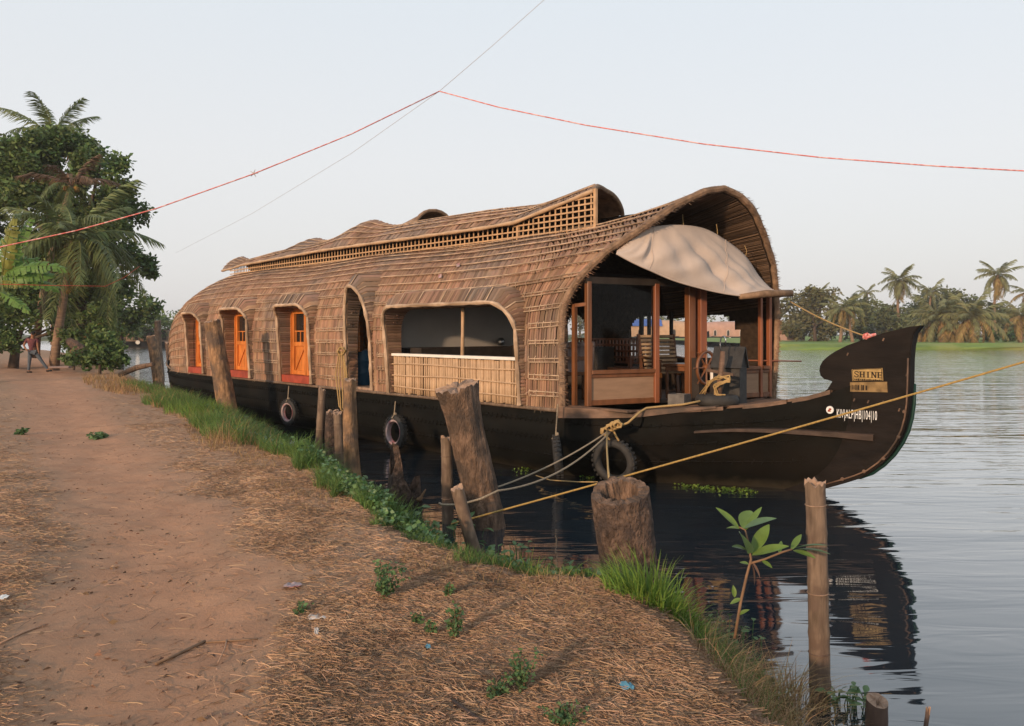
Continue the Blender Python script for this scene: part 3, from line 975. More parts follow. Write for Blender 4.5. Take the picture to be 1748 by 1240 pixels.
# courses between the battens
LEVELS = [0.0, .052, .112, .172, .232, .292, .352, .408, .458, .508, .556, .606, .656, .706, .756, .806, .856, .904, .952, 1.0]
def blocked(a, t0, t1):
    """clip the span t0..t1 of a column against the openings"""
    for op in OPS:
        if op.u0 - 0.02 < a < op.u1 + 0.02:
            tt = t_of_z(a, op.top(min(max(a, op.u0), op.u1)) + 0.02)
            if t1 <= tt: return None
            return max(t0, tt), t1
    return t0, t1
def courses():
    V, F = [], []
    rnd = random.Random(5)
    for li in range(len(LEVELS) - 1):
        t0, t1 = LEVELS[li], LEVELS[li + 1]
        slant = np.interp(li, [0, 7, 10, 14, 18], [0.0, 0.0, 0.10, 0.16, 0.1])
        wid = 0.050 if li < 8 else 0.037
        n = int((0 - U_ST) / wid)
        for k in range(n):
            a = U_ST + (k + 0.5) * (-U_ST / n) + rnd.uniform(-0.004, 0.004)
            r = blocked(a, t0, t1)
            if r is None or r[1] - r[0] < 0.012: continue
            b0, b1 = r[0] - rnd.uniform(0.002, 0.010), r[1] + rnd.uniform(0, 0.008)
            b0, b1 = max(0, b0), min(1, b1)
            w = wid * (rnd.uniform(0.33, 0.42) if li < 8 else rnd.uniform(0.37, 0.47))
            lift = rnd.uniform(0.0, 0.008)
            jl = rnd.uniform(-0.008, 0.008)
            o = len(V)
            for j in range(3):
                f = j / 2
                t = b0 + (b1 - b0) * f
                ac = min(0, a + slant * (f - 0.5) * -1 + jl * f)
                nrm = shell_n(ac, t)
                # each course hangs over the one below it
                out = 0.022 * (1 - f) + 0.004 + lift
                for e, h in ((-1, -0.016), (0, 0.010), (1, -0.016)):
                    V.append(S(min(0.0, ac + e * w), t) + nrm * (out + h))
            for j in range(2):
                for e in range(2):
                    F.append((o + j * 3 + e, o + j * 3 + e + 1, o + (j + 1) * 3 + e + 1, o + (j + 1) * 3 + e))
    return np_mesh('thatch_courses', np.array(V), np.array(F), MAT['thatch'])
link('thatch_courses', courses(), boat, 'stuff')

# far slope of the hood, seen over the ridge and from inside
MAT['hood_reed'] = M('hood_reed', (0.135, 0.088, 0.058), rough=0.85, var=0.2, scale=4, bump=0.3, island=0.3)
def inner_reeds():
    V, F = [], []
    rnd = random.Random(8)
    for side in (-1, 1):
        for k in range(230):
            t0 = 0.34 + 0.66 * k / 230
            o = len(V)
            w = 0.0016
            off = rnd.uniform(0.035, 0.06)
            pts = np.linspace(-1.0, -0.02, 7)
            for a in pts:
                tq = t0 + 0.03 * (a + 1)
                for e, h in ((-1, 0.01), (0, -0.008), (1, 0.01)):
                    t = min(1, tq + e * w)
                    V.append(S(a, t, side) - shell_n(a, min(.99, t), side) * (off - h))
            for j in range(6):
                for e in range(2):
                    F.append((o + j * 3 + e, o + j * 3 + e + 1, o + (j + 1) * 3 + e + 1, o + (j + 1) * 3 + e))
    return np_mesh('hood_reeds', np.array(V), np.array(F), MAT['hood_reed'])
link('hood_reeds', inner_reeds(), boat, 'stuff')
# thatch mats on the outside of the far slope
m = MB()
AF = np.linspace(U_ST, 0, 341)
for a0, a1 in zip(AF[:-1], AF[1:]):
    uu = ucoord((a0 + a1) / 2, 0.3, 1)
    cut = [(z0, z1) for f0, f1, z0, z1 in FAR_OPS if f0 < uu < f1]
    zs = [shell(uu, t, 1).z for t in TT[:45]]
    spans = [(0, 1)] if not cut else [(0, float(np.interp(cut[0][0], zs, TT[:45]))), (float(np.interp(cut[0][1], zs, TT[:45])), 1)]
    for s0, s1 in spans:
        m.grid([[S(a, t, 1) + shell_n(a, min(t, .99), 1) * 0.03 for t in np.linspace(s0, s1, max(3, int(30 * (s1 - s0))))] for a in (a0, a1)])
m.build('far_thatch', MAT['thatch_trim'], boat)

# battens tied along the courses
def batten_runs(t):
    A = np.linspace(U_ST + 0.05, -0.01, 190)
    runs, cur = [], []
    for a in A:
        z = S(a, t).z
        hit = any(op.u0 - 0.16 < a < op.u1 + 0.16 and z < op.top(min(max(a, op.u0), op.u1)) + 0.14 for op in OPS)
        if hit:
            if len(cur) > 2: runs.append(cur)
            cur = []
        else:
            cur.append(a)
    if len(cur) > 2: runs.append(cur)
    return runs
rnd = random.Random(3)
for li, t in enumerate(LEVELS[1:-2]):
    for off in ((-0.006, 0.006) if li < 8 else (0.0,)):
        for run in batten_runs(t):
            m = MB()
            pts = []
            ph = rnd.uniform(0, 6)
            for a in run:
                tt = t + off + 0.0022 * math.sin(a * 0.9 + ph) + 0.0008 * math.sin(a * 3.1 + ph)
                pts.append(S(a, tt) + shell_n(a, tt) * 0.038)
            m.tube(pts, 0.0090 if li < 8 else 0.0100, 5)
            m.build('batten', MAT['batten'], boat)
# frayed reed ends standing off the mats
V, F = [], []
rnd = random.Random(41)
for k in range(3200):
    li = rnd.randrange(len(LEVELS) - 2)
    t = LEVELS[li] + rnd.uniform(-.004, .012)
    a = rnd.uniform(U_ST, -0.02)
    t = max(0.002, t)
    if blocked(a, t, min(1, t + .02)) is None: continue
    p = S(a, t) + shell_n(a, t) * 0.04
    n = shell_n(a, t)
    dn = (S(a, max(0, t - .01)) - S(a, t + .005)).normalized()
    d = (dn * rnd.uniform(.3, 1) + n * rnd.uniform(.15, .7) + Vector((rnd.uniform(-.6, .6), 0, 0))).normalized()
    s_ = d.cross(n).normalized() * rnd.uniform(.003, .006)
    o0 = len(V)
    V += [p - s_, p + s_, p + d * rnd.uniform(.03, .10)]
    F.append((o0, o0 + 1, o0 + 2))
link('frayed_reeds', np_mesh('frayed_reeds', np.array(V), np.array(F), MAT['batten']), boat, 'stuff')
# short ties along the lower battens
V, F = [], []
rnd = random.Random(77)
for li, t in enumerate(LEVELS[1:9]):
    for run in batten_runs(t):
        a = run[0]
        while a < run[-1]:
            p = S(a, t); n = shell_n(a, t)
            o0 = len(V)
            for dt, h in ((-.014, .030), (-.007, .052), (.007, .052), (.014, .030)):
                q = S(a, t + dt) + n * h
                V += [q + Vector((-.006, 0, 0)), q + Vector((.006, 0, 0))]
            for j in range(3): F.append((o0 + j * 2, o0 + j * 2 + 1, o0 + j * 2 + 3, o0 + j * 2 + 2))
            a += rnd.uniform(.10, .22)
link('batten_ties', np_mesh('batten_ties', np.array(V), np.array(F), MAT['batten']), boat, 'stuff')
# rolled front edge of the hood
m = MB()
for side in (-1, 1):
    pts = [S(0, t, side) + shell_n(0, min(t, .985), side) * 0.0 for t in np.linspace(0, 1, 60)]
    m.tube(pts, [0.055 + 0.003 * math.sin(i * 1.7) for i in range(60)], 8)
m.build('hood_rim', MAT['thatch_trim'], boat)
m = MB()
rnd = random.Random(21)
for side in (-1, 1):
    for k in range(900):
        t = rnd.random()
        p = S(0, t, side)
        n = shell_n(0, min(t, .985), side)
        d = Vector((rnd.uniform(0.4, 1), rnd.uniform(-.3, .3), rnd.uniform(-.4, .2))).normalized()
        q = p + n * rnd.uniform(-0.05, 0.06)
        s_ = d.cross(n).normalized() * 0.008
        m.add([q - s_, q + s_, q + d * rnd.uniform(0.05, 0.11)], [(0, 1, 2)])
m.build('rim_straw', MAT['thatch'], boat, kind='stuff')

# projecting thatch surround of each opening
def surround(op, proj, name='window_hood'):
    con = op.contour(26)
    mid = Vector(((op.u0 + op.u1) / 2, 0, (op.z0 + op.z1) / 2))
    n = len(con)
    nd = []
    for i, (u, z) in enumerate(con):
        a, b = con[max(0, i - 1)], con[min(n - 1, i + 1)]
        tx, tz = b[0] - a[0], b[1] - a[1]
        L_ = math.hypot(tx, tz) or 1
        nd.append((-tz / L_, tx / L_))                     # outward in the wall plane
    def wall_c(u, z):
        t = t_of_z(min(u, -0.01), z)
        return shell(min(u, -0.01), t).y
    rows = []
    for i, (u, z) in enumerate(con):
        f = (z - op.z0) / (op.z1 - op.z0)
        nx, nz_ = nd[i]
        pr = proj * (0.22 + 0.42 * f + 0.55 * max(0, nz_) ** 1.2)
        wc = wall_c(u, z)
        base = shell(min(u, -.01), 0.2).y
        lip = min(base, wc) - pr if not op.arch else -2.0 - pr
        def pt(o, c): return Vector((u + nx * o, c, z + nz_ * o))
        grow = 0.06 + 0.24 * max(0, nz_) ** 1.5
        uo, zo = u + nx * grow, z + nz_ * grow
        rows.append([pt(0.0, max(wc, -2.0) + 0.14), pt(0.0, wc), pt(0.0, lip + 0.02), pt(0.012, lip - .005), pt(0.03, lip - 0.01), pt(0.042, lip + 0.015), pt(grow * 0.85, lip + pr * 0.5), pt(grow, wall_c(uo, zo) + 0.03)])
    m = MB()
    m.grid(rows)
    o = m.build(name, MAT['thatch_trim'], boat)
    # thatch slats over the outer face, pointing outwards
    V, F = [], []
    rr = random.Random(int(abs(op.u0) * 100))
    for i in range(n - 1):
        L_ = math.hypot(con[i + 1][0] - con[i][0], con[i + 1][1] - con[i][1])
        k = max(1, int(L_ / 0.045))
        for j in range(k):
            f0 = (j + rr.uniform(0.0, 0.15)) / k
            f1 = (j + 1 - rr.uniform(0.0, 0.15)) / k
            lift = rr.uniform(0.004, 0.02)
            o0 = len(V)
            for q in (7, 6, 5, 4):
                A, Bq = rows[i][q].lerp(rows[i + 1][q], f0), rows[i][q].lerp(rows[i + 1][q], f1)
                out = Vector((nd[i][0], -0.6, nd[i][1])).normalized()
                ex = rr.uniform(0, 0.03) * (1 if q == 4 else 0)
                mid_ = (A + Bq) / 2
                V += [A + out * (lift - .008) - Vector((0, ex, 0)), mid_ + out * (lift + .006) - Vector((0, ex, 0)), Bq + out * (lift - .008) - Vector((0, ex, 0))]
            for r_ in range(3):
                for e in range(2):
                    F.append((o0 + r_ * 3 + e, o0 + r_ * 3 + e + 1, o0 + (r_ + 1) * 3 + e + 1, o0 + (r_ + 1) * 3 + e))
            # reveal mats inside
            o0 = len(V)
            for q in (2, 1, 0):
                A, Bq = rows[i][q].lerp(rows[i + 1][q], f0), rows[i][q].lerp(rows[i + 1][q], f1)
                ins = Vector((-nd[i][0], 0, -nd[i][1]))
                V += [A + ins * 0.004, (A + Bq) / 2 + ins * (0.012 + lift * .4), Bq + ins * 0.004]
            for r_ in range(2):
                for e in range(2):
                    F.append((o0 + r_ * 3 + e, o0 + r_ * 3 + e + 1, o0 + (r_ + 1) * 3 + e + 1, o0 + (r_ + 1) * 3 + e))
    link('hood_thatch', np_mesh('hood_thatch', np.array(V), np.array(F), MAT['thatch']), o, 'stuff')
    for q, r_ in ((4, 0.035), (7, 0.022)):
        mb = MB()
        mb.tube([rows[i][q] + Vector((0, -0.01, 0)) for i in range(n)], [r_ * (1 + 0.25 * math.sin(i * 2.3)) for i in range(n)], 7)
        mb.build('edge_roll', MAT['batten'] if q == 4 else MAT['thatch_dark'], o)
    # bands tied across the hood
    for i in list(range(2, n - 1, 3)):
        mb = MB()
        out = Vector((nd[i][0], -0.6, nd[i][1])).normalized()
        mb.tube([rows[i][q] + out * 0.026 for q in (7, 6, 5, 4)], 0.011, 5)
        mb.build('tie', MAT['batten'], o)
    return o
surround(OP_WIN, 0.27)
surround(OP_ARCH, 0.25, 'door_hood')
for op in (OP_D3, OP_D2, OP_D1):
    surround(op, 0.25, 'door_hood')

# doors
def door(op):
    root = MB()
    c = -1.85
    u0, u1, z0, z1 = op.u0 - 0.03, op.u1 + 0.03, op.z0, op.z1 + 0.05
    W_, H_ = u1 - u0, z1 - z0
    root.box(((u0 + u1) / 2, c + 0.06, (z0 + z1) / 2), (W_, 0.02, H_))
    d = root.build('door', MAT['orange'], boat)
    MB().box(((u0 + u1) / 2, c - 0.12, z0 + 0.07), (W_ + 0.02, 0.28, 0.16)).build('sill', MAT['red'], d)
    zs = z0 + 0.15
    zm = zs + (z1 - zs) * 0.44
    nleaf = 2
    lw = (W_ - 0.08) / nleaf
    fr = MB()
    for uu in (u0 + 0.04, u1 - 0.04):
        fr.box((uu, c, (zs + z1) / 2), (0.08, 0.10, z1 - zs))
    fr.box(((u0 + u1) / 2, c, z1 - 0.05), (W_ - 0.16, 0.10, 0.1))
    fr.build('door_frame', MAT['orange'], d)
    for k in range(nleaf):
        a = u0 + 0.04 + lw * k
        b = a + lw
        m = MB()
        for uu in (a + 0.075, b - 0.045):
            m.box((uu, c + 0.005, (zs + z1 - 0.1) / 2), (0.085, 0.06, z1 - 0.1 - zs))
        for zz in (zs + 0.05, zm, z1 - 0.15):
            m.box(((a + b) / 2 + 0.015, c + 0.008, zz), (lw - 0.20, 0.055, 0.09))
        m.box(((a + b) / 2, c + 0.03, (zs + zm) / 2), (lw - 0.1, 0.02, zm - zs))
        m.bar((a + 0.13, c + 0.01, zs + 0.1), (b - 0.1, c + 0.01, zm - 0.06), 0.03, 0.035, up=(0, 1, 0))
        m.build('door_leaf', MAT['orange'], d)
        MB().box(((a + b) / 2 + 0.015, c + 0.045, (zm + z1) / 2 - 0.05), (lw - 0.2, 0.008, z1 - zm - 0.2)).build('pane', MAT['dark_glass'], d)
        m = MB()
        for j in range(3):
            m.box((a + 0.16 + j * (lw - 0.26) / 2, c + 0.012, zm + 0.16), (0.022, 0.02, 0.24))
        m.box(((a + b) / 2, c + 0.010, zm + 0.29), (lw - 0.18, 0.022, 0.025))
        m.build('baluster_rail', MAT['orange'], d)
for op in (OP_D3, OP_D2, OP_D1):
    door(op)

# arched doorway: plank screen and dim passage behind
m = MB()
def bulkhead(u, k=0.965):
    ring = [Vector((u, shell(u, t, -1).y * k, 1.07 + (shell(u, t, -1).z - 1.07) * k)) for t in TT[::4]] + [Vector((u, shell(u, t, 1).y * k, 1.07 + (shell(u, t, 1).z - 1.07) * k)) for t in TT[::4]][::-1][1:]
    n_ = len(ring)
    mb = MB()
    mb.add(ring + [p + Vector((-0.04, 0, 0)) for p in ring], [tuple(range(n_)), tuple(range(2 * n_ - 1, n_ - 1, -1))] + [(i, i + 1, n_ + i + 1, n_ + i) for i in range(n_ - 1)])
    return mb.build('partition', MAT['grey_wall'], boat)
bulkhead(-4.66)
bulkhead(-6.95)
m = MB()
for k in range(7):
    MB().box((-6.22, -1.46, 1.86 + k * 0.105), (0.95, 0.03, 0.10), Matrix.Rotation(math.radians(135), 3, 'Z')).build('screen_board', MAT['orange'], boat)
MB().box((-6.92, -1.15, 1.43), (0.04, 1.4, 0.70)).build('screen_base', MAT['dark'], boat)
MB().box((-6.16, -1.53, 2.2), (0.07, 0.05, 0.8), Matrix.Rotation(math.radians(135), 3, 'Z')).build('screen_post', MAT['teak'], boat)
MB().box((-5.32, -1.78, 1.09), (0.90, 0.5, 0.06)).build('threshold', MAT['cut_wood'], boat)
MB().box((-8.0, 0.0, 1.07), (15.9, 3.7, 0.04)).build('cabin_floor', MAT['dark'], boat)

# dining window: parapet of bamboo slats, white sill, bamboo post
m = MB()
m.box((-2.55, -1.98, 1.43), (3.46, 0.03, 0.66))
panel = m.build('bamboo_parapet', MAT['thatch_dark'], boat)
n = 52
sm = None
rnd = random.Random(2)
for k in range(n):
    u = -4.27 + 3.44 * (k + 0.5) / n
    if sm is None:
        mb = MB()
        mb.lathe([(0.034, -0.34), (0.036, -0.1), (0.033, 0.0), (0.036, 0.12), (0.034, 0.34)], 7, 'z')
        mb.f.append(tuple(range(7))); mb.f.append(tuple(range(28, 35)))
        sm = mb.mesh('slat', MAT['bamboo_pale'], True)
    o = link('slat', sm, panel)
    o.location = (u, -2.035 + rnd.uniform(-.008, .008), 1.42 + rnd.uniform(-.015, .015))
    o.scale = (0.95, 0.6, 1.0)
    o.rotation_euler = (0, rnd.uniform(-.02, .02), rnd.uniform(0, 6))
for zz in (1.20, 1.42, 1.62):
    m = MB()
    m.tube([(u, -2.075 - 0.004 * math.sin(u * 5), zz + 0.012 * math.sin(u * 2.0 + zz * 9)) for u in np.linspace(-4.28, -0.83, 30)], 0.013, 5)
    m.build('slat_tie', MAT['bamboo_pale'], panel)
MB().box((-2.56, -2.01, 1.79), (3.46, 0.16, 0.05)).build('window_sill', MAT['white'], boat, bevel=0.006)
m = MB()
m.tube([(-2.33, -1.97, 1.80), (-2.32, -1.97, 2.2), (-2.34, -1.95, 2.75)], [0.033, 0.03, 0.031], 10)
m.build('bamboo_post', MAT['bamboo_pale'], boat, smooth=True)

# counters behind the window
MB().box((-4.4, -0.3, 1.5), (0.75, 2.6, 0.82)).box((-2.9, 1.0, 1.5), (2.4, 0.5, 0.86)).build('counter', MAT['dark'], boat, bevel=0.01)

# ---------------------------------------------------------------- clerestory cap and its lattice
def cap_e(u):
    return float(np.interp(u, [-15.6, -14.6, -9, -3.0, -2.2, -1.2, -0.35], [4.10, 4.08, 4.17, 4.13, 4.15, 4.34, 4.50]))
def cap_r(u):
    z = float(np.interp(u, [-15.9, -15.4, -14.6, -12.5, -9.8, -6, -3.6, -2.3, -1.2, -0.5], [4.47, 4.52, 4.32, 4.48, 4.56, 4.66, 4.63, 4.56, 4.62, 4.68]))
    z += 0.28 * math.exp(-((u + 8.2) / 0.75) ** 2) + 0.16 * math.exp(-((u + 10.9) / 0.5) ** 2)
    return z
def cap_front(f):
    return -0.40 - 0.45 * f
def cap_pt(a, f, side=-1):
    """f 0 at the eave, 1 at the ridge"""
    u = a if a < -2 else -2 + (a + 2) * ((cap_front(f) if side < 0 else -0.85 - 0.3 * (1 - f)) + 2) / 1.6
    we = float(np.interp(u, [-15.8, -13.5, -2.5, -0.8], [0.45, 0.90, 0.89, 0.80]))
    e, r = cap_e(u), cap_r(u)
    bow = 0.20 * math.sin(math.pi * f) * (0.35 + 0.5 * smooth01((u + 2.0) / 1.5))
    return Vector((u, side * we * (1 - f ** 1.25), e + (r - e) * f + bow * (r - e + 0.2)))
FS = np.linspace(0, 1, 9)
AS = np.linspace(-15.9, -0.4, 130)
m = MB()
m.grid([[cap_pt(a, f, -1) for f in FS] + [cap_pt(a, f, 1) for f in FS[::-1][1:]] for a in AS])
cap = m.build('clerestory_roof', MAT['thatch_trim'], boat)
V, F = [], []
rnd = random.Random(17)
lev = [0.02, .22, .42, .62, .82, 1.0]
for li in range(5):
    n = 300
    for k in range(n):
        a = -15.85 + 15.4 * (k + .5) / n
        w = 0.026
        b0, b1 = lev[li] - rnd.uniform(0, .03), lev[li + 1] + rnd.uniform(0, .02)
        b0, b1 = max(0, b0), min(1, b1)
        lift = rnd.uniform(0.01, .03)
        jl = rnd.uniform(-.02, .02)
        o = len(V)
        for j in range(3):
            f = b0 + (b1 - b0) * j / 2
            for e, h in ((-1, -.008), (0, .01), (1, -.008)):
                V.append(cap_pt(min(-0.41, a + jl * j + e * w), f) + Vector((0, -0.6, 0.8)) * (lift + h + 0.02 * (1 - j / 2)))
        for j in range(2):
            for e in range(2):
                F.append((o + j * 3 + e, o + j * 3 + e + 1, o + (j + 1) * 3 + e + 1, o + (j + 1) * 3 + e))
link('roof_thatch', np_mesh('roof_thatch', np.array(V), np.array(F), MAT['thatch']), cap, 'stuff')
for f in lev[1:-1]:
    m = MB()
    m.tube([cap_pt(a, f + 0.01 * math.sin(a * 2)) + Vector((0, -.6, .8)) * 0.05 for a in AS], 0.010, 5)
    m.build('batten', MAT['batten'], cap)
m = MB()
m.tube([cap_pt(a, 0.0) + Vector((0, -0.02, 0.0)) for a in AS], [0.036 * (1 + .15 * math.sin(i * .9)) for i in range(len(AS))], 8)
m.build('eave_roll', MAT['bamboo_pale'], cap, smooth=True)
m = MB()
m.tube([cap_pt(-0.4, f, -1) for f in FS] + [cap_pt(-0.4, f, 1) for f in FS[::-1][1:]], 0.045, 8)
m.build('front_roll', MAT['thatch_trim'], cap)
# dark inner wall of the clerestory, far side
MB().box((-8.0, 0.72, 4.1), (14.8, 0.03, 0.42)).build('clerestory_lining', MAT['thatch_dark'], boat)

lat = MB()
lat.box((-7.45, -0.83, 3.80), (14.1, 0.06, 0.06))
lattice = lat.build('lattice', MAT['lattice'], boat)
u = -14.5
while u < -0.36:
    ztop = cap_e(u) + (0.02 if u < -2.2 else 0.0)
    zb = 3.80
    yb = -0.80 if u > -13.5 else -0.80 + (-13.5 - u) * 0.12
    step = 0.135
    m = MB()
    m.bar((u, yb, zb), (u + (0.03 if -2.6 < u < -1.9 else 0), yb, ztop), 0.026, 0.014, up=(0, 1, 0))
    m.build('lattice_bar', MAT['lattice'], lattice)
    u += step
for zz in np.arange(3.90, 4.52, 0.098):
    a0 = -14.5
    if zz > 4.06:
        a0 = float(np.interp(zz, [4.07, 4.10, 4.32, 4.50], [-2.9, -2.2, -1.2, -0.35]))
    if a0 > -0.5: continue
    m = MB()
    m.bar((a0, -0.815, zz), (-0.36, -0.815, zz), 0.026, 0.014, up=(0, 1, 0))
    m.build('lattice_bar', MAT['lattice'], lattice)
MB().box((-0.37, -0.80, 4.15), (0.05, 0.05, 0.74)).build('lattice_post', MAT['lattice'], lattice)
MB().box((-2.2, -0.80, 3.96), (0.05, 0.05, 0.32)).build('lattice_post', MAT['lattice'], lattice)

# forward-looking vent scoop on the far side of the roof
m = MB()
rows = []
for i in range(7):
    f = i / 6
    u = -8.2 + 2.0 * f
    h = 0.02 + 0.34 * f ** 1.4
    w = 0.25 + 0.25 * f
    rows.append([(u + (0.0 if f < 1 else 0.05 * math.sin(a)), 0.35 + w * math.cos(a), 4.58 + h * math.sin(a)) for a in np.linspace(math.pi, 0, 11)])
m.grid(rows)
vent = m.build('vent_scoop', MAT['thatch_trim'], boat)
MB().tube([Vector(p) for p in rows[-1]], 0.04, 7).build('scoop_rim', MAT['thatch_trim'], vent)
# small faded ribbons caught on the thatch
for px, py in ((752, 474), (768, 471)):
    q = Bc(px, py, -1.72)
    tt = t_of_z(q.x, q.z) if q.z < 3.2 else 0.6
    p = S(q.x, tt) + shell_n(q.x, tt) * 0.07
    mb = MB(); mb.add([p, p + Vector((.09, 0, .02)), p + Vector((.12, -.02, -.05)), p + Vector((.04, -.03, -.06))], [(0, 1, 2, 3)])
    mb.build('ribbon', MAT['rubber_pale'], boat)

# ---------------------------------------------------------------- saloon: front screen, far side, floor
A_ = Vector((0.33, -1.74, 0)); B_ = Vector((1.22, 1.72, 0))
DZ = 1.12
def fw(px, z):
    """point of the front screen under photo column px"""
    k = (px - CX) / FPX
    a, b = B2W(A_), B2W(B_)
    t = (k * a.y - a.x) / ((b.x - a.x) - k * (b.y - a.y))
    p = A_.lerp(B_, t)
    return Vector((p.x, p.y, z))
m = MB()
m.box((-1.9, 0, DZ - 0.015), (6.1, 3.72, 0.03))
m.add([Vector((1.14, -1.74, DZ)), Vector((1.14, 1.8, DZ)), Vector((1.24, 1.8, DZ)), Vector((0.3, -1.8, DZ))], [(0, 1, 2), (0, 2, 3)])
m.build('saloon_floor', MAT['deck'], boat)
scr = MB()
scr.bar(fw(1000, 2.97), fw(1312, 2.97), 0.08, 0.10)
screen = scr.build('front_screen', MAT['dark'], boat)
fdir = (B_ - A_).normalized()
def post(px, w, d, z0, z1, mat, name='post'):
    p = fw(px, (z0 + z1) / 2)
    R = Matrix((fdir, Vector((-fdir.y, fdir.x, 0)), Vector((0, 0, 1)))).transposed()
    return MB().box(p, (w, d, z1 - z0), R).build(name, mat, screen, bevel=0.006)
post(1004, 0.075, 0.09, DZ, 2.95, MAT['teak'])
post(1119, 0.085, 0.10, DZ, 2.95, MAT['teak_red'])
post(1178, 0.13, 0.12, DZ, 2.95, MAT['teak'])
post(1196, 0.13, 0.16, DZ, 2.95, MAT['teak_red'])
post(1298, 0.05, 0.07, DZ, 2.95, MAT['teak_red'])
post(1313, 0.06, 0.08, DZ, 2.95, MAT['teak_red'])
def panel_bay(pa, pb):
    a, b = fw(pa, 0), fw(pb, 0)
    R = Matrix((fdir, Vector((-fdir.y, fdir.x, 0)), Vector((0, 0, 1)))).transposed()
    L_ = (b - a).length
    c = (a + b) / 2
    MB().box((c.x, c.y, DZ + 0.27), (L_, 0.025, 0.38), R).build('panel', MAT['ply'], screen)
    MB().box((c.x, c.y, DZ + 0.495), (L_, 0.11, 0.06), R).box((c.x, c.y, DZ + 0.435), (L_, 0.06, 0.05), R).build('sill', MAT['teak'], screen, bevel=0.005)
    MB().box((c.x, c.y, DZ + 0.045), (L_, 0.07, 0.08), R).build('bottom_rail', MAT['teak'], screen, bevel=0.005)
    return c, L_, R
c, L_, R = panel_bay(1008, 1115)
MB().box((c.x, c.y, DZ + 1.18), (L_, 0.008, 1.3), R).build('pane', MAT['glass'], screen)
panel_bay(1244, 1294)
panel_bay(1300, 1311)
# side bay between the thatch and the first screen post
MB().bar((0.10, -1.80, DZ), (0.10, -1.80, 2.62), 0.06, 0.06).bar((0.10, -1.80, 2.60), (0.33, -1.76, 2.62), 0.05, 0.05).build('side_post', MAT['teak'], screen)
# posts of the far side openings
for px, w in ((1095, 0.07), (1146, 0.045), (1108, 0.05)):
    q = Bc(px, 560, 1.88)
    MB().box((q.x, 1.88, 2.15), (w, 0.06, 0.9)).build('far_post', MAT['dark'], boat)
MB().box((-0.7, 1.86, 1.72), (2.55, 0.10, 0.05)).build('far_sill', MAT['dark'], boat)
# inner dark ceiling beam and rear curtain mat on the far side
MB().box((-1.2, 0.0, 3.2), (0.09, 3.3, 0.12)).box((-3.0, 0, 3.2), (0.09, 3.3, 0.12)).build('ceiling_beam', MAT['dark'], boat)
# ------------------------------------------------------------------ loose things on and around the boat
def W(px, py, c):
    return B2W(Bc(px, py, c))
BZ = Matrix.Rotation(HB_ROT, 3, 'Z')

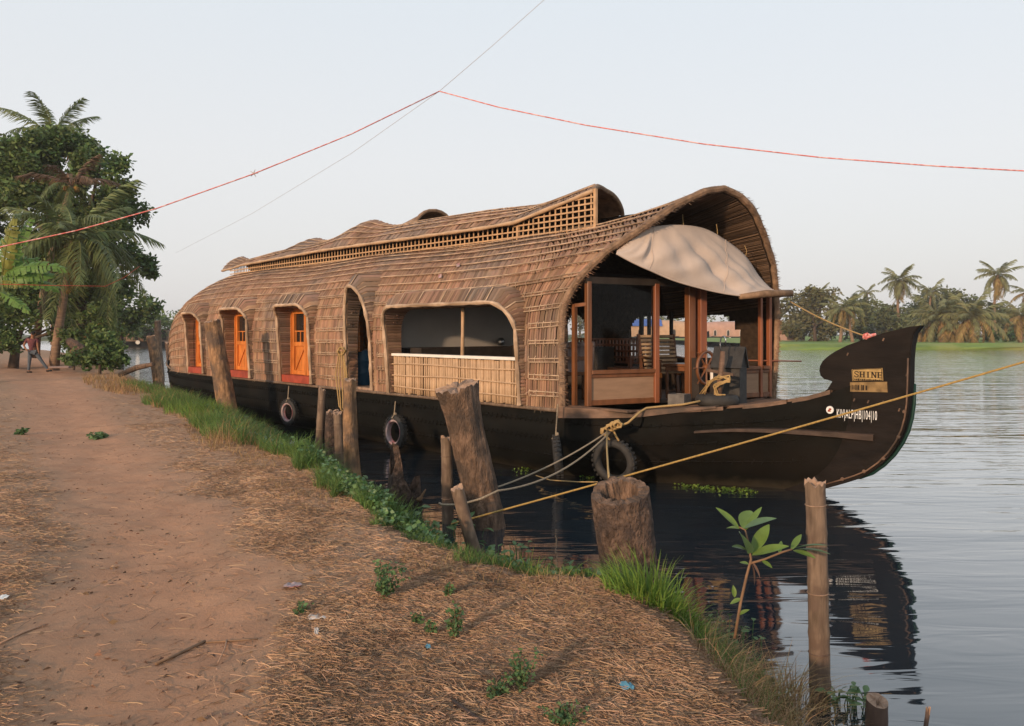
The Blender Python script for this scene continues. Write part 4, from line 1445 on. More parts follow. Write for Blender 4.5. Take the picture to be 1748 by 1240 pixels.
# canvas awning slung under the hood
def awning():
    topL = [Bc(1053, 428, -1.52), Bc(1076, 411, -1.34), Bc(1098, 395, -1.12), Bc(1116, 387, -.94), Bc(1158, 384, -.5), Bc(1202, 390, .05), Bc(1239, 410, .5), Bc(1273, 437, .95), Bc(1295, 470, 1.3), Bc(1314, 491, 1.5)]
    botL = [Bc(1052, 433, -1.60), Bc(1070, 443, -1.48), Bc(1090, 453, -1.34), Bc(1108, 461, -1.2), Bc(1150, 479, -.8), Bc(1195, 492, -.35), Bc(1235, 501, .05), Bc(1272, 505, .4), Bc(1294, 499, .7), Bc(1320, 495, .95)]
    n, mrows = 46, 26
    def cr(pts, t):
        x = t * (len(pts) - 1)
        i = min(int(x), len(pts) - 2)
        f = x - i
        p0, p1, p2, p3 = pts[max(0, i - 1)], pts[i], pts[i + 1], pts[min(len(pts) - 1, i + 2)]
        return 0.5 * ((2 * p1) + (p2 - p0) * f + (2 * p0 - 5 * p1 + 4 * p2 - p3) * f * f + (3 * p1 - p0 - 3 * p2 + p3) * f ** 3)
    rows = []
    for j in range(mrows):
        g_ = j / (mrows - 1)
        row = []
        for i in range(n):
            t = i / (n - 1)
            p = cr(topL, t).lerp(cr(botL, t), g_)
            env = math.sin(math.pi * g_) * math.sin(math.pi * min(1, t * 1.02))
            an = math.atan2(t - 0.36, g_ + 0.22)          # folds fan out from the tied top
            fold = 0.12 * abs(math.sin(an * 7.5 + 0.7)) ** 0.6 * g_ ** 0.5 + 0.07 * abs(math.sin(an * 17 + 1.0)) ** .7 + 0.02 * math.sin(t * 39 + g_ * 11)
            sag = -0.09 * env - 0.10 * math.sin(math.pi * t) * (1 - g_) * g_ * 2
            row.append(p + Vector((1.0 * fold * env - 0.04 * env, -0.2 * fold * env, sag + 0.45 * fold * env)))
        rows.append(row)
    rows = [[B2W(p) for p in r] for r in rows]
    ctr = sum((p for r in rows for p in r), Vector()) / (n * mrows)
    o = thing('canvas_awning', 'pale canvas awning slung under the front hood of the houseboat', 'awning', ctr)
    m = MB(); m.grid(rows)
    c = m.build('canvas', MAT['canvas'], o, smooth=True, origin=ctr)
    c.location = (0, 0, 0)
    md = c.modifiers.new('thick', 'SOLIDIFY'); md.thickness = 0.006
    for i in (15, 30):
        mb = MB(); mb.tube([rows[j][i] + Vector((0, -.004, .004)) for j in range(mrows)], 0.006, 5)
        c = mb.build('seam', MAT['canvas'], o, origin=ctr); c.location = (0, 0, 0)
    for i in (21, 28, 35):
        mb = MB(); a_ = rows[0][i]; mb.tube([a_, a_ + Vector((random.uniform(-.03, .03), .03, .08)), a_ + Vector((0, .06, .17))], 0.005, 5)
        c = mb.build('tie_cord', MAT['rope'], o, origin=ctr); c.location = (0, 0, 0)
    m = MB(); m.tube(rows[-1], 0.014, 6)
    c = m.build('hem', MAT['canvas'], o, smooth=True, origin=ctr); c.location = (0, 0, 0)
    m = MB()
    a, b = W(1262, 507, .32), W(1352, 501, 1.05)
    m.tube([a, a.lerp(b, .5) + Vector((0, 0, .02)), b], [0.04, 0.06, 0.055], 9)
    c = m.build('rolled_end', MAT['thatch_trim'], o, smooth=True, origin=ctr); c.location = (0, 0, 0)
awning()

def catenary(a, b, sag, n=24):
    a, b = Vector(a), Vector(b)
    return [a.lerp(b, i / n) + Vector((0, 0, -4 * sag * (i / n) * (1 - i / n))) for i in range(n + 1)]

def knot(mb, p, r, rr, seed=1):
    rd = random.Random(seed)
    pts = []
    for i in range(26):
        a = i * 1.1
        pts.append(Vector(p) + Vector((r * math.cos(a) * rd.uniform(.7, 1.1), r * 0.7 * math.sin(a * 0.8), r * math.sin(a) * rd.uniform(.6, 1.1))))
    mb.tube(pts, rr, 6)

def cord_thing(name, label, cat, pts, r, mat, group=None, n=7):
    o = MB().tube(pts, r, n).build(name, mat, None, smooth=True, origin=pts[0])
    return tag(o, label, cat, group)

# tyres hung along the side as fenders
def tyre(px, py, R_, c, label, painted, tilt=0.0, yaw=0.0, ropeh=None, rope_mat='rope_grey'):
    q = Bc(px, py, c)
    loc = B2W(q)
    o = thing('tyre', label, 'tyre', loc, HB_ROT + yaw, 'tyres hung as fenders on the hull')
    rt = 0.30 * R_
    def ring(scale, n=12):
        prof = []
        for i in range(n + 1):
            a = 2 * math.pi * i / n + 0.6
            prof.append((R_ - rt * 0.62 + rt * 0.62 * math.cos(a) * scale, rt * 0.62 * math.sin(a) * scale))
        return prof
    body = MB().lathe(ring(1.0), 28, 'y')
    b = body.build('tyre_body', MAT['rubber'], o, smooth=True)
    m = MB()
    for k in range(28):
        a = 2 * math.pi * k / 28
        for s_ in (-1, 1):
            m.box((R_ * 1.0 * math.cos(a), s_ * rt * 0.3, R_ * 1.0 * math.sin(a)), (0.02, rt * 0.42, 0.035), Matrix.Rotation(-a, 3, 'Y'))
    m.build('tread', MAT['rubber'], b, kind='stuff')
    if painted:
        m = MB().lathe([(R_ * .62, -rt * .48), (R_ * .68, -rt * .62), (R_ * .73, -rt * .65), (R_ * .66, -rt * .40), (R_ * .62, 0.0), (R_ * .60, rt * .3)], 28, 'y')
        m.build('painted_rim', MAT['rubber_pale'], b, smooth=True)
    b.rotation_euler = (tilt, 0, 0)
    if ropeh:
        m = MB()
        m.tube([(0.0, -rt * .2, R_ * 0.72), (0.01, -rt * .9, R_ * 0.85), (0.0, -rt * .3, R_ * 1.02), (0, 0.0, R_ + ropeh)], 0.010, 6)
        knot(m, (0, -0.01, R_ * 1.05), 0.022, 0.009)
        m.build('hanging_rope', MAT[rope_mat], o)
    return o
tyre(675, 738, 0.315, -2.20, 'grey tyre with white painted inner rim hung on the hull below the dining window', True, -0.05, 0, 0.25)
tyre(493, 704, 0.285, -2.19, 'tyre with worn pink rim hung on the hull nearest the grass bank', True, 0.0, 0.15, 0.3)
tyre(952, 780, 0.31, -2.20, 'plain dark tyre half hidden against the hull under the corner of the thatch', False, 0.1, -0.75, 0.45)
t4 = tyre(1048, 788, 0.315, -2.02, 'plain dark tyre hanging from the knotted mooring rope behind the hollow stump', False, 0.12, 0.25, None)
m = MB()
m.tube([(-0.03, -0.08, 0.31), (-0.05, -0.12, 0.36), (0.02, -0.08, 0.46)], 0.014, 6)
m.tube([(0.10, -0.06, 0.30), (0.07, -0.10, 0.38), (0.02, -0.08, 0.46)], 0.014, 6)
m.build('hanging_rope', MAT['rope'], t4)

# mooring ropes
kn = W(1042, 734, -2.12)
m = MB()
for i, (px, py) in enumerate(((1033, 737), (1041, 731), (1049, 727), (1054, 725))):
    knot(m, W(px, py, -2.13), 0.055, 0.016, i)
dk = [W(1195, 685, -0.95), W(1165, 691, -1.15), W(1130, 694, -1.35), W(1103, 697, -1.55), W(1092, 704, -1.72), W(1072, 722, -2.02), kn]
m.tube(dk, 0.016, 7)
og = kn
rk = tag(m.build('knotted_rope', MAT['rope'], None, smooth=True, origin=og), 'thick yellowish rope with a large knot running up onto the foredeck', 'rope')
big_log_foot = P(835, 860, 8.9)
l2 = P(770, 857, 8.72)
cord_thing('mooring_rope', 'upper of two grey mooring ropes running from the knot behind the leaning log', 'rope', catenary(kn, P(795, 848, 9.2), 0.10), 0.011, MAT['rope_grey'], 'grey mooring ropes')
pts = catenary(kn + Vector((0, -.02, -.02)), P(850, 838, 8.62), 0.16, 18) + [P(820, 852, 8.5), P(785, 862, 8.5), P(755, 862, 8.55), P(750, 859, 8.75)]
cord_thing('mooring_rope', 'lower of two grey mooring ropes wrapping round the front of the leaning log', 'rope', pts, 0.012, MAT['rope_grey'], 'grey mooring ropes')
cord_thing('rope_end', 'yellowish rope end hanging from the knot onto the hollow stump', 'rope', [kn + Vector((-.05, -.03, 0)), P(1036, 765, 9.6), P(1038, 800, 8.3), P(1041, 830, 6.95)], 0.011, MAT['rope'])
ya = P(770, 895, 8.3)
yb = ya.lerp(P(1790, 601, 6.9), 1.45)
cord_thing('bow_rope', 'long taut yellow rope crossing in front of the black prow', 'rope', catenary(ya, yb, 0.03, 60), 0.0095, MAT['rope_yellow'])
cord_thing('floating_rope', 'thin rope lying along the waterline behind the hanging tyres', 'rope', [W(915, 812, -2.25), W(940, 820, -2.4), W(985, 823, -2.5), W(1020, 823, -2.5)], 0.008, MAT['rope'])
pw = W(1480, 575, -0.05)
cord_thing('stay_rope', 'thin tan rope stretched from the awning end to the prow', 'rope', catenary(W(1349, 515, 1.02), pw, 0.04), 0.010, MAT['rope'])
m = MB(); knot(m, pw, 0.04, 0.014, 4)
m.tube([pw + Vector((-0.03, 0, -0.01)), pw + Vector((0.12, 0.02, 0.03))], [0.03, 0.02], 6)
tag(m.build('rope_binding', MAT['red_cord'], None, origin=pw), 'red cord binding on the back of the curled prow', 'rope')
# loops of rope hanging at the arched door
m = MB()
for i, (dx, l) in enumerate(((0, .0), (6, .05), (-5, .1))):
    m.tube([W(581 + dx * .4, 600, -2.35), W(578 + dx, 640, -2.36), W(582 + dx * .6, 700 - l * 60, -2.38), W(588, 705, -2.34), W(590 + dx * .4, 640, -2.33), W(585, 600, -2.31)], 0.012, 5)
knot(m, W(583, 600, -2.33), 0.09, 0.013, 9)
tag(m.build('rope_hank', MAT['rope'], None, origin=W(583, 600, -2.33)), 'hank of yellowish rope hanging beside the arched doorway', 'rope')

# thin pole lying out over the far rail
cord_thing('boat_pole', 'thin reddish pole sticking out past the right side of the saloon', 'pole', [B2W((0.9, 1.2, 1.74)), W(1368, 617, 2.3)], 0.013, MAT['teak_red'])

# foredeck things
def on_deck(px, py, c):
    p = Bc(px, py, c)
    return p
q = Bc(1224, 690, -0.62)
zd = lerp_tab(GUN, q.x) + 0.035
rw = B2W((q.x, q.y, zd))
o = thing('deck_tyre', 'black tyre lying flat on the foredeck below the rope coil', 'tyre', rw, HB_ROT)
m = MB().lathe([(0.17, 0.0), (0.26, 0.0), (0.30, 0.04), (0.31, 0.09), (0.28, 0.15), (0.22, 0.16), (0.17, 0.13), (0.16, 0.07), (0.17, 0.0)], 26, 'z')
b = m.build('tyre_body', MAT['rubber'], o, smooth=True)
# bollard with hook and coil
o = thing('mooring_bollard', 'wooden mooring post with iron hook standing inside the deck tyre', 'bollard', rw, HB_ROT)
def lw(px, py, c=-0.62):
    p = Bc(px, py, c); return Vector((p.x - q.x, p.y - q.y, p.z - zd))
MB().tube([(0.0, 0, 0.0), lw(1231, 640), lw(1234, 600)], [0.05, 0.045, 0.035], 8).build('post', MAT['deck'], o, smooth=True)
m = MB()
m.tube([lw(1231, 604), lw(1229, 588), lw(1231, 576), lw(1236, 574), lw(1239, 580), lw(1238, 588)], 0.010, 6)
m.build('hook', MAT['steel'], o, smooth=True)
MB().bar(lw(1206, 632), lw(1252, 640), 0.04, 0.04).build('cross_pin', MAT['deck'], o)
m = MB()
for i in range(5):
    rd = random.Random(i)
    j = lambda: rd.uniform(-5, 5)
    m.tube([lw(1197 + j(), 677 + j()), lw(1212 + j(), 655 + j()), lw(1226 + j(), 645 + j(), -0.7), lw(1243 + j(), 643 + j(), -0.72), lw(1246, 650 + j(), -0.75), lw(1232 + j(), 652 + j(), -0.75), lw(1221 + j(), 660 + j(), -0.72), lw(1224 + j(), 674 + j(), -0.7), lw(1236 + j(), 677 + j(), -0.7)], 0.009, 6)
tag(m.build('rope_coil', MAT['rope'], None, smooth=True, origin=(0, 0, 0)), 'tan rope looped loosely over the mooring post on the foredeck', 'rope').matrix_world = Matrix.Translation(rw) @ Matrix.Rotation(HB_ROT, 4, 'Z')
# black gabled box
p = Bc(1246, 690, -0.15)
zd2 = lerp_tab(GUN, p.x) + 0.03
o = thing('gabled_box', 'black upright box with a gabled lid standing on the foredeck', 'box', B2W((p.x, p.y, zd2)), HB_ROT + 0.25)
w_, d_, hb, hr = 0.34, 0.40, 0.56, 0.84
MB().box((0, 0, hb / 2), (d_, w_, hb)).build('body', MAT['rubber'], o, bevel=0.008)
for s_ in (-1, 1):
    MB().bar((-d_ / 2 - .03, s_ * (w_ / 4 + .015), (hb + hr) / 2 - .01), (d_ / 2 + .03, s_ * (w_ / 4 + .015), (hb + hr) / 2 - .01), 0.36, 0.025, up=(0, s_ * (hr - hb), w_ / 2)).build('lid_board', MAT['rubber'], o)
m = MB(); m.add([(d_ / 2, -w_ / 2, hb), (d_ / 2, w_ / 2, hb), (d_ / 2, 0, hr), (-d_ / 2, -w_ / 2, hb), (-d_ / 2, w_ / 2, hb), (-d_ / 2, 0, hr)], [(0, 1, 2), (3, 5, 4)]); m.build('gable', MAT['rubber'], o)
# steering wheel
p = Bc(1206, 628, 0.15)
o = thing('steering_wheel', 'dark wooden steering wheel in front of the saloon', 'wheel', B2W(p), HB_ROT)
m = MB().lathe([(0.235, -0.02), (0.27, -0.02), (0.275, 0.0), (0.27, 0.02), (0.235, 0.02), (0.23, 0.0), (0.235, -0.02)], 24, 'x')
m.build('rim', MAT['teak'], o, smooth=True)
m = MB()
for k in range(8):
    a = k * math.pi / 4
    m = MB(); m.tube([(0, .03 * math.cos(a), .03 * math.sin(a)), (0, .34 * math.cos(a), .34 * math.sin(a))], [0.016, 0.012], 6)
    m.build('spoke', MAT['teak'], o)
MB().lathe([(0.0, -0.05), (0.06, -0.05), (0.065, 0.0), (0.06, 0.05), (0.0, 0.05)], 12, 'x').build('hub', MAT['teak'], o)
MB().box((-0.15, 0, -0.3), (0.14, 0.16, 0.9)).build('pedestal', MAT['dark'], o)
p = Bc(1218, 642, 0.0)
o = thing('white_can', 'small white can beside the steering wheel', 'can', B2W((p.x, p.y, p.z - .06)))
MB().lathe([(0.0, 0.0), (0.05, 0.0), (0.052, 0.01), (0.05, 0.125), (0.0, 0.13)], 12, 'z').build('can_body', MAT['white'], o, smooth=True)
MB().lathe([(0.0, 0.155), (0.03, 0.155), (0.034, 0.13)], 10, 'z').build('lid', MAT['white'], o)
MB().box((0, 0, -0.32), (0.09, 0.09, 0.63)).build('stand', MAT['dark'], o)
# grey block and stool and planter chair in the gangway
p = Bc(1160, 680, -0.55)
o = thing('concrete_block', 'grey block lying on the deck in the gangway', 'block', B2W((p.x, p.y, DZ)), HB_ROT + .2)
m = MB(); m.box((0, -.11, .08), (.26, .04, .16)).box((0, .11, .08), (.26, .04, .16)).box((-.11, 0, .08), (.04, .18, .16)).box((.11, 0, .08), (.04, .18, .16)).box((0, 0, .06), (.19, .18, .10))
MAT['concrete'] = M('concrete', (0.13, 0.12, 0.11), rough=0.9, var=0.25, scale=12, bump=0.4)
m.build('block_body', MAT['concrete'], o)
def furniture(name, label, cat, loc, rot, kind):
    o = thing(name, label, cat, loc, rot)
    if kind == 'lounge':
        for k in range(9):
            f = k / 8
            MB().box((-0.33 - 0.22 * f, 0, 0.46 + 0.55 * f), (0.03, 0.62, 0.045), Matrix.Rotation(-0.4, 3, 'Y')).build('slat', MAT['bamboo_pale'], o)
        for k in range(6):
            MB().box((-0.25 + k * 0.11, 0, 0.42), (0.08, 0.62, 0.025)).build('slat', MAT['bamboo_pale'], o)
        for s_ in (-1, 1):
            MB().bar((0.36, s_ * .33, .38), (-0.38, s_ * .33, .38), .05, .08).build('side_rail', MAT['orange'], o)
            MB().bar((0.30, s_ * .33, 0), (0.30, s_ * .33, .6), .05, .06).build('leg', MAT['teak'], o)
            MB().bar((-0.36, s_ * .33, 0), (-0.58, s_ * .33, 1.05), .05, .05).build('leg', MAT['teak'], o)
            MB().bar((0.34, s_ * .33, .62), (-0.46, s_ * .33, .66), .07, .03).build('armrest', MAT['teak'], o)
    if kind == 'table':
        MB().box((0, 0, 0.55), (0.5, 0.62, 0.04)).build('tabletop', MAT['teak'], o, bevel=.006)
        MB().box((0, 0, 0.49), (0.44, 0.56, 0.07)).build('apron', MAT['teak'], o)
        for a in (-1, 1):
            for b_ in (-1, 1):
                MB().tube([(a * .2, b_ * .26, 0), (a * .2, b_ * .26, .12), (a * .2, b_ * .26, .2), (a * .2, b_ * .26, .3), (a * .2, b_ * .26, .46)], [.02, .03, .02, .032, .025], 8).build('leg', MAT['teak'], o)
    if kind == 'sofa':
        L_ = 1.9
        MB().box((0, 0, .40), (L_, .6, .05)).build('seat', MAT['teak_red'], o)
        for k in range(22):
            MB().box((-L_ / 2 + .05 + k * (L_ - .1) / 21, .28, .72), (.035, .03, .44)).build('back_slat', MAT['teak_red'], o)
        for zz in (.5, .60, .72, .84, .95):
            MB().box((0, .26, zz), (L_, .035, .04)).build('rail', MAT['teak_red'], o)
        for a in (-1, 1):
            for b_ in (-1, 1):
                MB().box((a * (L_ / 2 - .03), b_ * .27, .3 if b_ < 0 else .48), (.06, .06, .6 if b_ < 0 else .96)).build('leg', MAT['teak_red'], o)
            MB().box((a * (L_ / 2 - .03), 0, .62), (.07, .62, .04)).build('armrest', MAT['teak_red'], o)
    if kind == 'chair':
        MB().box((0, 0, .44), (.46, .46, .05)).build('seat', MAT['teak'], o)
        for a in (-1, 1):
            for b_ in (-1, 1):
                MB().box((a * .2, b_ * .2, .22 if a > 0 else .46), (.045, .045, .44 if a > 0 else .92)).build('leg', MAT['teak'], o)
        MB().box((-.2, 0, .88), (.03, .42, .1)).box((-.2, 0, .68), (.03, .42, .06)).build('backrest', MAT['teak'], o)
    return o
def at_deck(u, c): return B2W((u, c, DZ))
p = Bc(1146, 640, -0.1)
furniture('lounge_chair', 'pale slatted lounge chair with orange side rails inside the saloon', 'chair', at_deck(0.05, 0.62), HB_ROT - 0.5, 'lounge')
furniture('side_table', 'dark turned leg table beside the tall orange post', 'table', at_deck(0.42, 0.55), HB_ROT + .1, 'table')
furniture('slatted_sofa', 'red brown slatted sofa along the far side of the saloon', 'sofa', at_deck(-2.1, 1.35), HB_ROT, 'sofa')
furniture('dining_chair', 'dark wooden chair standing behind the thatch corner of the saloon', 'chair', at_deck(-0.45, -1.2), HB_ROT + 2.6, 'chair')
# cloth thrown over the chair back
rows = []
for j in range(9):
    f = j / 8
    rows.append([(-0.24 + .05 * math.sin(i * 1.1) * (1 - f) + (0.10 * f), -0.26 + .52 * i / 10, 0.95 - 0.55 * abs(f - .15) / .85 + .01 * math.sin(i * 2)) for i in range(11)])
m = MB(); m.grid(rows)
cl = m.build('draped_cloth', MAT['cloth'], None, smooth=True)
md = cl.modifiers.new('thick', 'SOLIDIFY'); md.thickness = 0.008
cl.location = at_deck(-0.45, -1.2); cl.rotation_euler = (0, 0, HB_ROT + 2.6)
tag(cl, 'faded pinkish cloth draped over the chair back inside the saloon', 'cloth')

# drum in the arched doorway
o = thing('blue_drum', 'blue plastic drum standing in the arched doorway', 'drum', B2W((-6.22, -1.50, 1.10)), HB_ROT)
MB().lathe([(0.0, 0.0), (0.25, 0.0), (0.27, 0.03), (0.27, 0.25), (0.28, 0.27), (0.27, 0.29), (0.27, 0.5), (0.28, 0.52), (0.27, 0.54), (0.27, 0.70), (0.25, 0.73), (0.0, 0.73)], 24, 'z').build('drum_body', MAT['blue'], o, smooth=True)
MB().lathe([(0.0, 0.77), (0.1, 0.77), (0.12, 0.73)], 16, 'z').build('lid', MAT['cloth'], o)
# kitchen ware on the sill
def ware(px, py, c, hgt, r, label, name, mat):
    p = Bc(px, py, c)
    o = thing(name, label, name.split('_')[-1], B2W((p.x, p.y, 1.82 if c < -1.8 else 1.93)))
    MB().lathe([(0, 0), (r * .8, 0), (r, hgt * .3), (r * .95, hgt * .75), (r * .5, hgt), (0, hgt)], 12, 'z').build('body', mat, o, smooth=True)
    MB().lathe([(r * 1.0, hgt * .28), (r * 1.12, hgt * .3), (r * 1.0, hgt * .36)], 12, 'z').build('rim', MAT['steel'], o)
ware(798, 606, 0.9, 0.14, 0.07, 'small steel pot left of the others on the dark counter behind the dining window', 'steel_pot', MAT['steel'])
ware(815, 607, 0.85, 0.10, 0.10, 'brass bowl on the dark counter behind the dining window', 'brass_bowl', MAT['brass'])
ware(835, 607, 0.9, 0.20, 0.05, 'tall steel jug on the dark counter behind the dining window', 'steel_jug', MAT['steel'])
ware(855, 607, 0.9, 0.16, 0.08, 'steel pan rightmost on the dark counter behind the dining window', 'steel_pan', MAT['steel'])

# ------------------------------------------------------------------ posts and stumps along the bank
def log(name, label, cat, top, foot, r_top, r_foot, mat, hollow=0.0, knots=0, seed=0, n=18, rings=14, rag=0.03, cutmat=None, group='mooring posts along the bank', wob=0.06, flare=0.0, tilt=0.12):
    rd = random.Random(seed)
    top, foot = Vector(top), Vector(foot)
    ax = (top - foot)
    L_ = ax.length
    ax.normalize()
    ref = Vector((0, 1, 0)) if abs(ax.y) < .9 else Vector((1, 0, 0))
    s = ax.cross(ref).normalized(); t = s.cross(ax)
    o = thing(name, label, cat, foot, 0, group)
    ph = [rd.uniform(0, 6.28) for _ in range(8)]
    rows = []
    for j in range(rings + 1):
        f = j / rings
        r = r_foot + (r_top - r_foot) * f + flare * max(0, (f - .75) / .25) ** 2
        if knots:
            d = abs((f * knots) % 1 - .5)
            r *= 1 + 0.07 * max(0, 1 - abs(d - .5) * 14)
        row = []
        for k in range(n):
            a = 2 * math.pi * k / n
            rr = r * (1 + wob * math.sin(2 * a + ph[0] + f * 2) + wob * .7 * math.sin(3 * a + ph[1] - f * 3) + wob * .5 * math.sin(7 * a + ph[2] + f * 9) + wob * .42 * math.sin(13 * a + ph[4] + f * 4) + wob * .3 * math.sin(19 * a + ph[5] - f * 7) * math.sin(f * 23 + ph[6]) + rd.uniform(-.02, .02) * (wob / .06))
            bend = s * (0.03 * L_ * math.sin(f * 3 + ph[3])) * (wob / .06) * .5
            z = f * L_ + (rd.uniform(-rag, rag) if j == rings else 0) + f ** 6 * tilt * (s * math.cos(a) + t * math.sin(a)).y * rr
            row.append(ax * z + bend + (s * math.cos(a) + t * math.sin(a)) * rr)
        rows.append(row)
    m = MB()
    m.grid([r + [r[0]] for r in rows])
    m.build('stem', mat, o, smooth=False if wob > .1 else True)
    m = MB()
    rim = rows[-1]
    ctr = sum(rim, Vector()) / n
    if hollow:
        r2 = [ctr.lerp(p, hollow + rd.uniform(-.06, .06)) + ax * rd.uniform(-.02, .012) for p in rim]
        r3 = [ctr.lerp(p, hollow * .8) - ax * (r_top * 0.9 + rd.uniform(-.05, .05)) for p in rim]
        m.grid([rim + [rim[0]], r2 + [r2[0]], r3 + [r3[0]]])
        m.v.append(ctr - ax * r_top * 1.1); c0 = len(m.v) - 1
        w_ = n + 1
        for k in range(n): m.f.append((2 * w_ + k, 2 * w_ + k + 1, c0))
    else:
        r2 = [ctr.lerp(p, .6) + ax * rd.uniform(-.015, .02) for p in rim]
        m.grid([rim + [rim[0]], r2 + [r2[0]]])
        m.v.append(ctr + ax * rd.uniform(-.01, .02)); c0 = len(m.v) - 1
        for k in range(n): m.f.append((n + 1 + k, n + 2 + k, c0))
    m.build('cut_top', cutmat or MAT['cut_wood'], o)
    if knots:
        for q_ in range(1, knots + 1):
            f = (q_ - .35) / knots + rd.uniform(-.03, .03)
            if f > .97: continue
            r = (r_foot + (r_top - r_foot) * f) * 1.03
            pts_ = []
            c_ = ax * (f * L_) + s * (0.03 * L_ * math.sin(f * 3 + ph[3])) * (wob / .06) * .5
            for k in range(17):
                a = 2 * math.pi * k / 16
                pts_.append(c_ + (s * math.cos(a) + t * math.sin(a)) * r)
            MB().tube(pts_, r * .055, 5, cap=False).build('joint', MAT['bamboo_dark'] if q_ % 2 else MAT['cut_wood'], o, smooth=True)
    return o
def wt(px, py, z=-0.35):
    """foot below the water, following the sight line of the waterline pixel"""
    p = G(px, py, 0.0); return p
def stake(name, label, cat, tpx, fpx, wtop, wfoot, mat, dtop=None, below=0.5, **kw):
    foot = G(fpx[0], fpx[1], kw.pop('fz', 0.0))
    d2 = dtop if dtop else foot.y
    top = P(tpx[0], tpx[1], d2)
    rt_, rf = wtop / 2 * d2 / FPX, wfoot / 2 * foot.y / FPX
    ax = (foot - top).normalized()
    return log(name, label, cat, top, foot + ax * below, rt_, rf, mat, **kw)
stake('bamboo_post', 'tall jointed bamboo post rising from the water at the right', 'post', (1388, 824), (1402, 1195), 33, 34, MAT['bamboo_old'], knots=6, seed=1, rings=48, wob=.025, hollow=.7, rag=.02, n=20)
stake('hollow_stump', 'thick dark tree stump with hollow top standing in the water', 'stump', (1057, 838), (1082, 1012), 94, 92, MAT['bark_rough'], hollow=.66, seed=2, n=56, rings=34, wob=.04, dtop=6.75, rag=.012, cutmat=MAT['bark_wet'], tilt=.34)
stake('leaning_log', 'thick flared log leaning left in front of the bamboo parapet', 'log', (782, 661), (828, 900), 60, 54, MAT['bark_wet'], seed=3, n=56, rings=34, wob=.06, flare=.05, dtop=9.0)
stake('bamboo_stake', 'pale thin bamboo stake upright left of the leaning log', 'post', (761, 748), (766, 893), 19, 20, MAT['bamboo_old'], knots=3, seed=4, wob=.02, rings=24, rag=.03)
stake('leaning_stake', 'short pale stake leaning right below the leaning log', 'post', (781, 832), (812, 942), 22, 24, MAT['bamboo_old'], seed=5, wob=.04, fz=.1)
stake('bamboo_stake', 'thin grey bamboo stake at the left of the four posts by the hull', 'post', (549, 665), (543, 795), 12, 14, MAT['bamboo_old'], knots=3, seed=6, wob=.02, rings=24, below=.3)
stake('crooked_stump', 'rounded brown stump tucked behind the short grey bamboo', 'stump', (567, 703), (570, 800), 24, 22, MAT['bark_rough'], seed=7, wob=.08, rag=.04, below=.3)
stake('bamboo_stake', 'short grey bamboo stake between the brown stump and the split post', 'post', (577, 706), (580, 818), 14, 15, MAT['bamboo_old'], knots=3, seed=8, wob=.02, rings=24, below=.4)
stake('split_post', 'reddish split wooden post standing beside the arched doorway', 'post', (602, 648), (603, 838), 22, 29, MAT['orange_log'], seed=9, wob=.1, rag=.03, below=.4)
stake('leaning_log', 'tall orange brown log leaning left at the top of the grass', 'log', (359, 549), (394, 712), 27, 34, MAT['orange_log'], seed=10, wob=.05, hollow=.45, n=48, rings=30, below=.3, fz=.35)
stake('leaning_stake', 'orange lit stake leaning left at the stern of the houseboat', 'post', (257, 574), (270, 648), 16, 17, MAT['orange_log'], seed=11, wob=.06, below=.3, fz=.25)
stake('forked_stump', 'dark gnarled stump in front of the stern thatch', 'stump', (287, 585), (304, 655), 15, 20, MAT['bark_rough'], seed=12, wob=.12, below=.3, rag=.1, fz=.3)
stake('gnarled_post', 'pale topped post against the stern corner of the thatch', 'post', (271, 548), (274, 640), 10, 10, MAT['bamboo_old'], seed=13, wob=.08, below=.3, fz=.2)
stake('thin_stake', 'thin grey stake in the dry grass below the last door', 'post', (323, 622), (326, 660), 6, 6, MAT['bamboo_old'], seed=14, wob=.04, below=.3, fz=.4)
stake('thin_stake', 'thin orange stake in the dry grass left of the tall leaning log', 'post', (342, 630), (349, 676), 8, 8, MAT['orange_log'], seed=15, wob=.04, below=.3, fz=.4)
stake('bamboo_stub', 'short round topped bamboo stub at the bottom right of the bank', 'post', (1497, 1196), (1494, 1262), 36, 42, MAT['bamboo_dark'], seed=16, wob=.03, hollow=.35, below=.4, rag=.003, tilt=.3)
stake('twig_stake', 'thin crooked twig sticking out of the water at the lower right', 'twig', (1580, 1214), (1574, 1262), 7, 8, MAT['bamboo_dark'], seed=17, wob=.1, below=.3)
# broken root stump
o = thing('broken_stump', 'jagged rotten stump in the water behind the green leaves', 'stump', G(690, 868), 0, 'mooring posts along the bank')
m = MB()
rd = random.Random(31)
n = 16
rows = []
for j in range(6):
    f = j / 5
    row = []
    for k in range(n + 1):
        a = 2 * math.pi * k / n
        hgt = (0.62 if 1.6 < a < 4.4 else 0.3) * (1 + .35 * math.sin(3 * a)) if f > 0 else -.2
        r = 0.20 * (1 + .25 * math.sin(2 * a + 1) + .1 * math.sin(5 * a)) * (1 - .25 * f)
        row.append((r * math.cos(a), r * math.sin(a), -.2 + (hgt + .2) * f))
    rows.append(row)
m.grid(rows)
m.build('stem', MAT['bark_rough'], o)
m = MB(); m.tube([(0.05, 0, .1), (.2, -.02, .12), (.27, 0, .24)], [.05, .03, .008], 6); m.build('root', MAT['orange_log'], o)

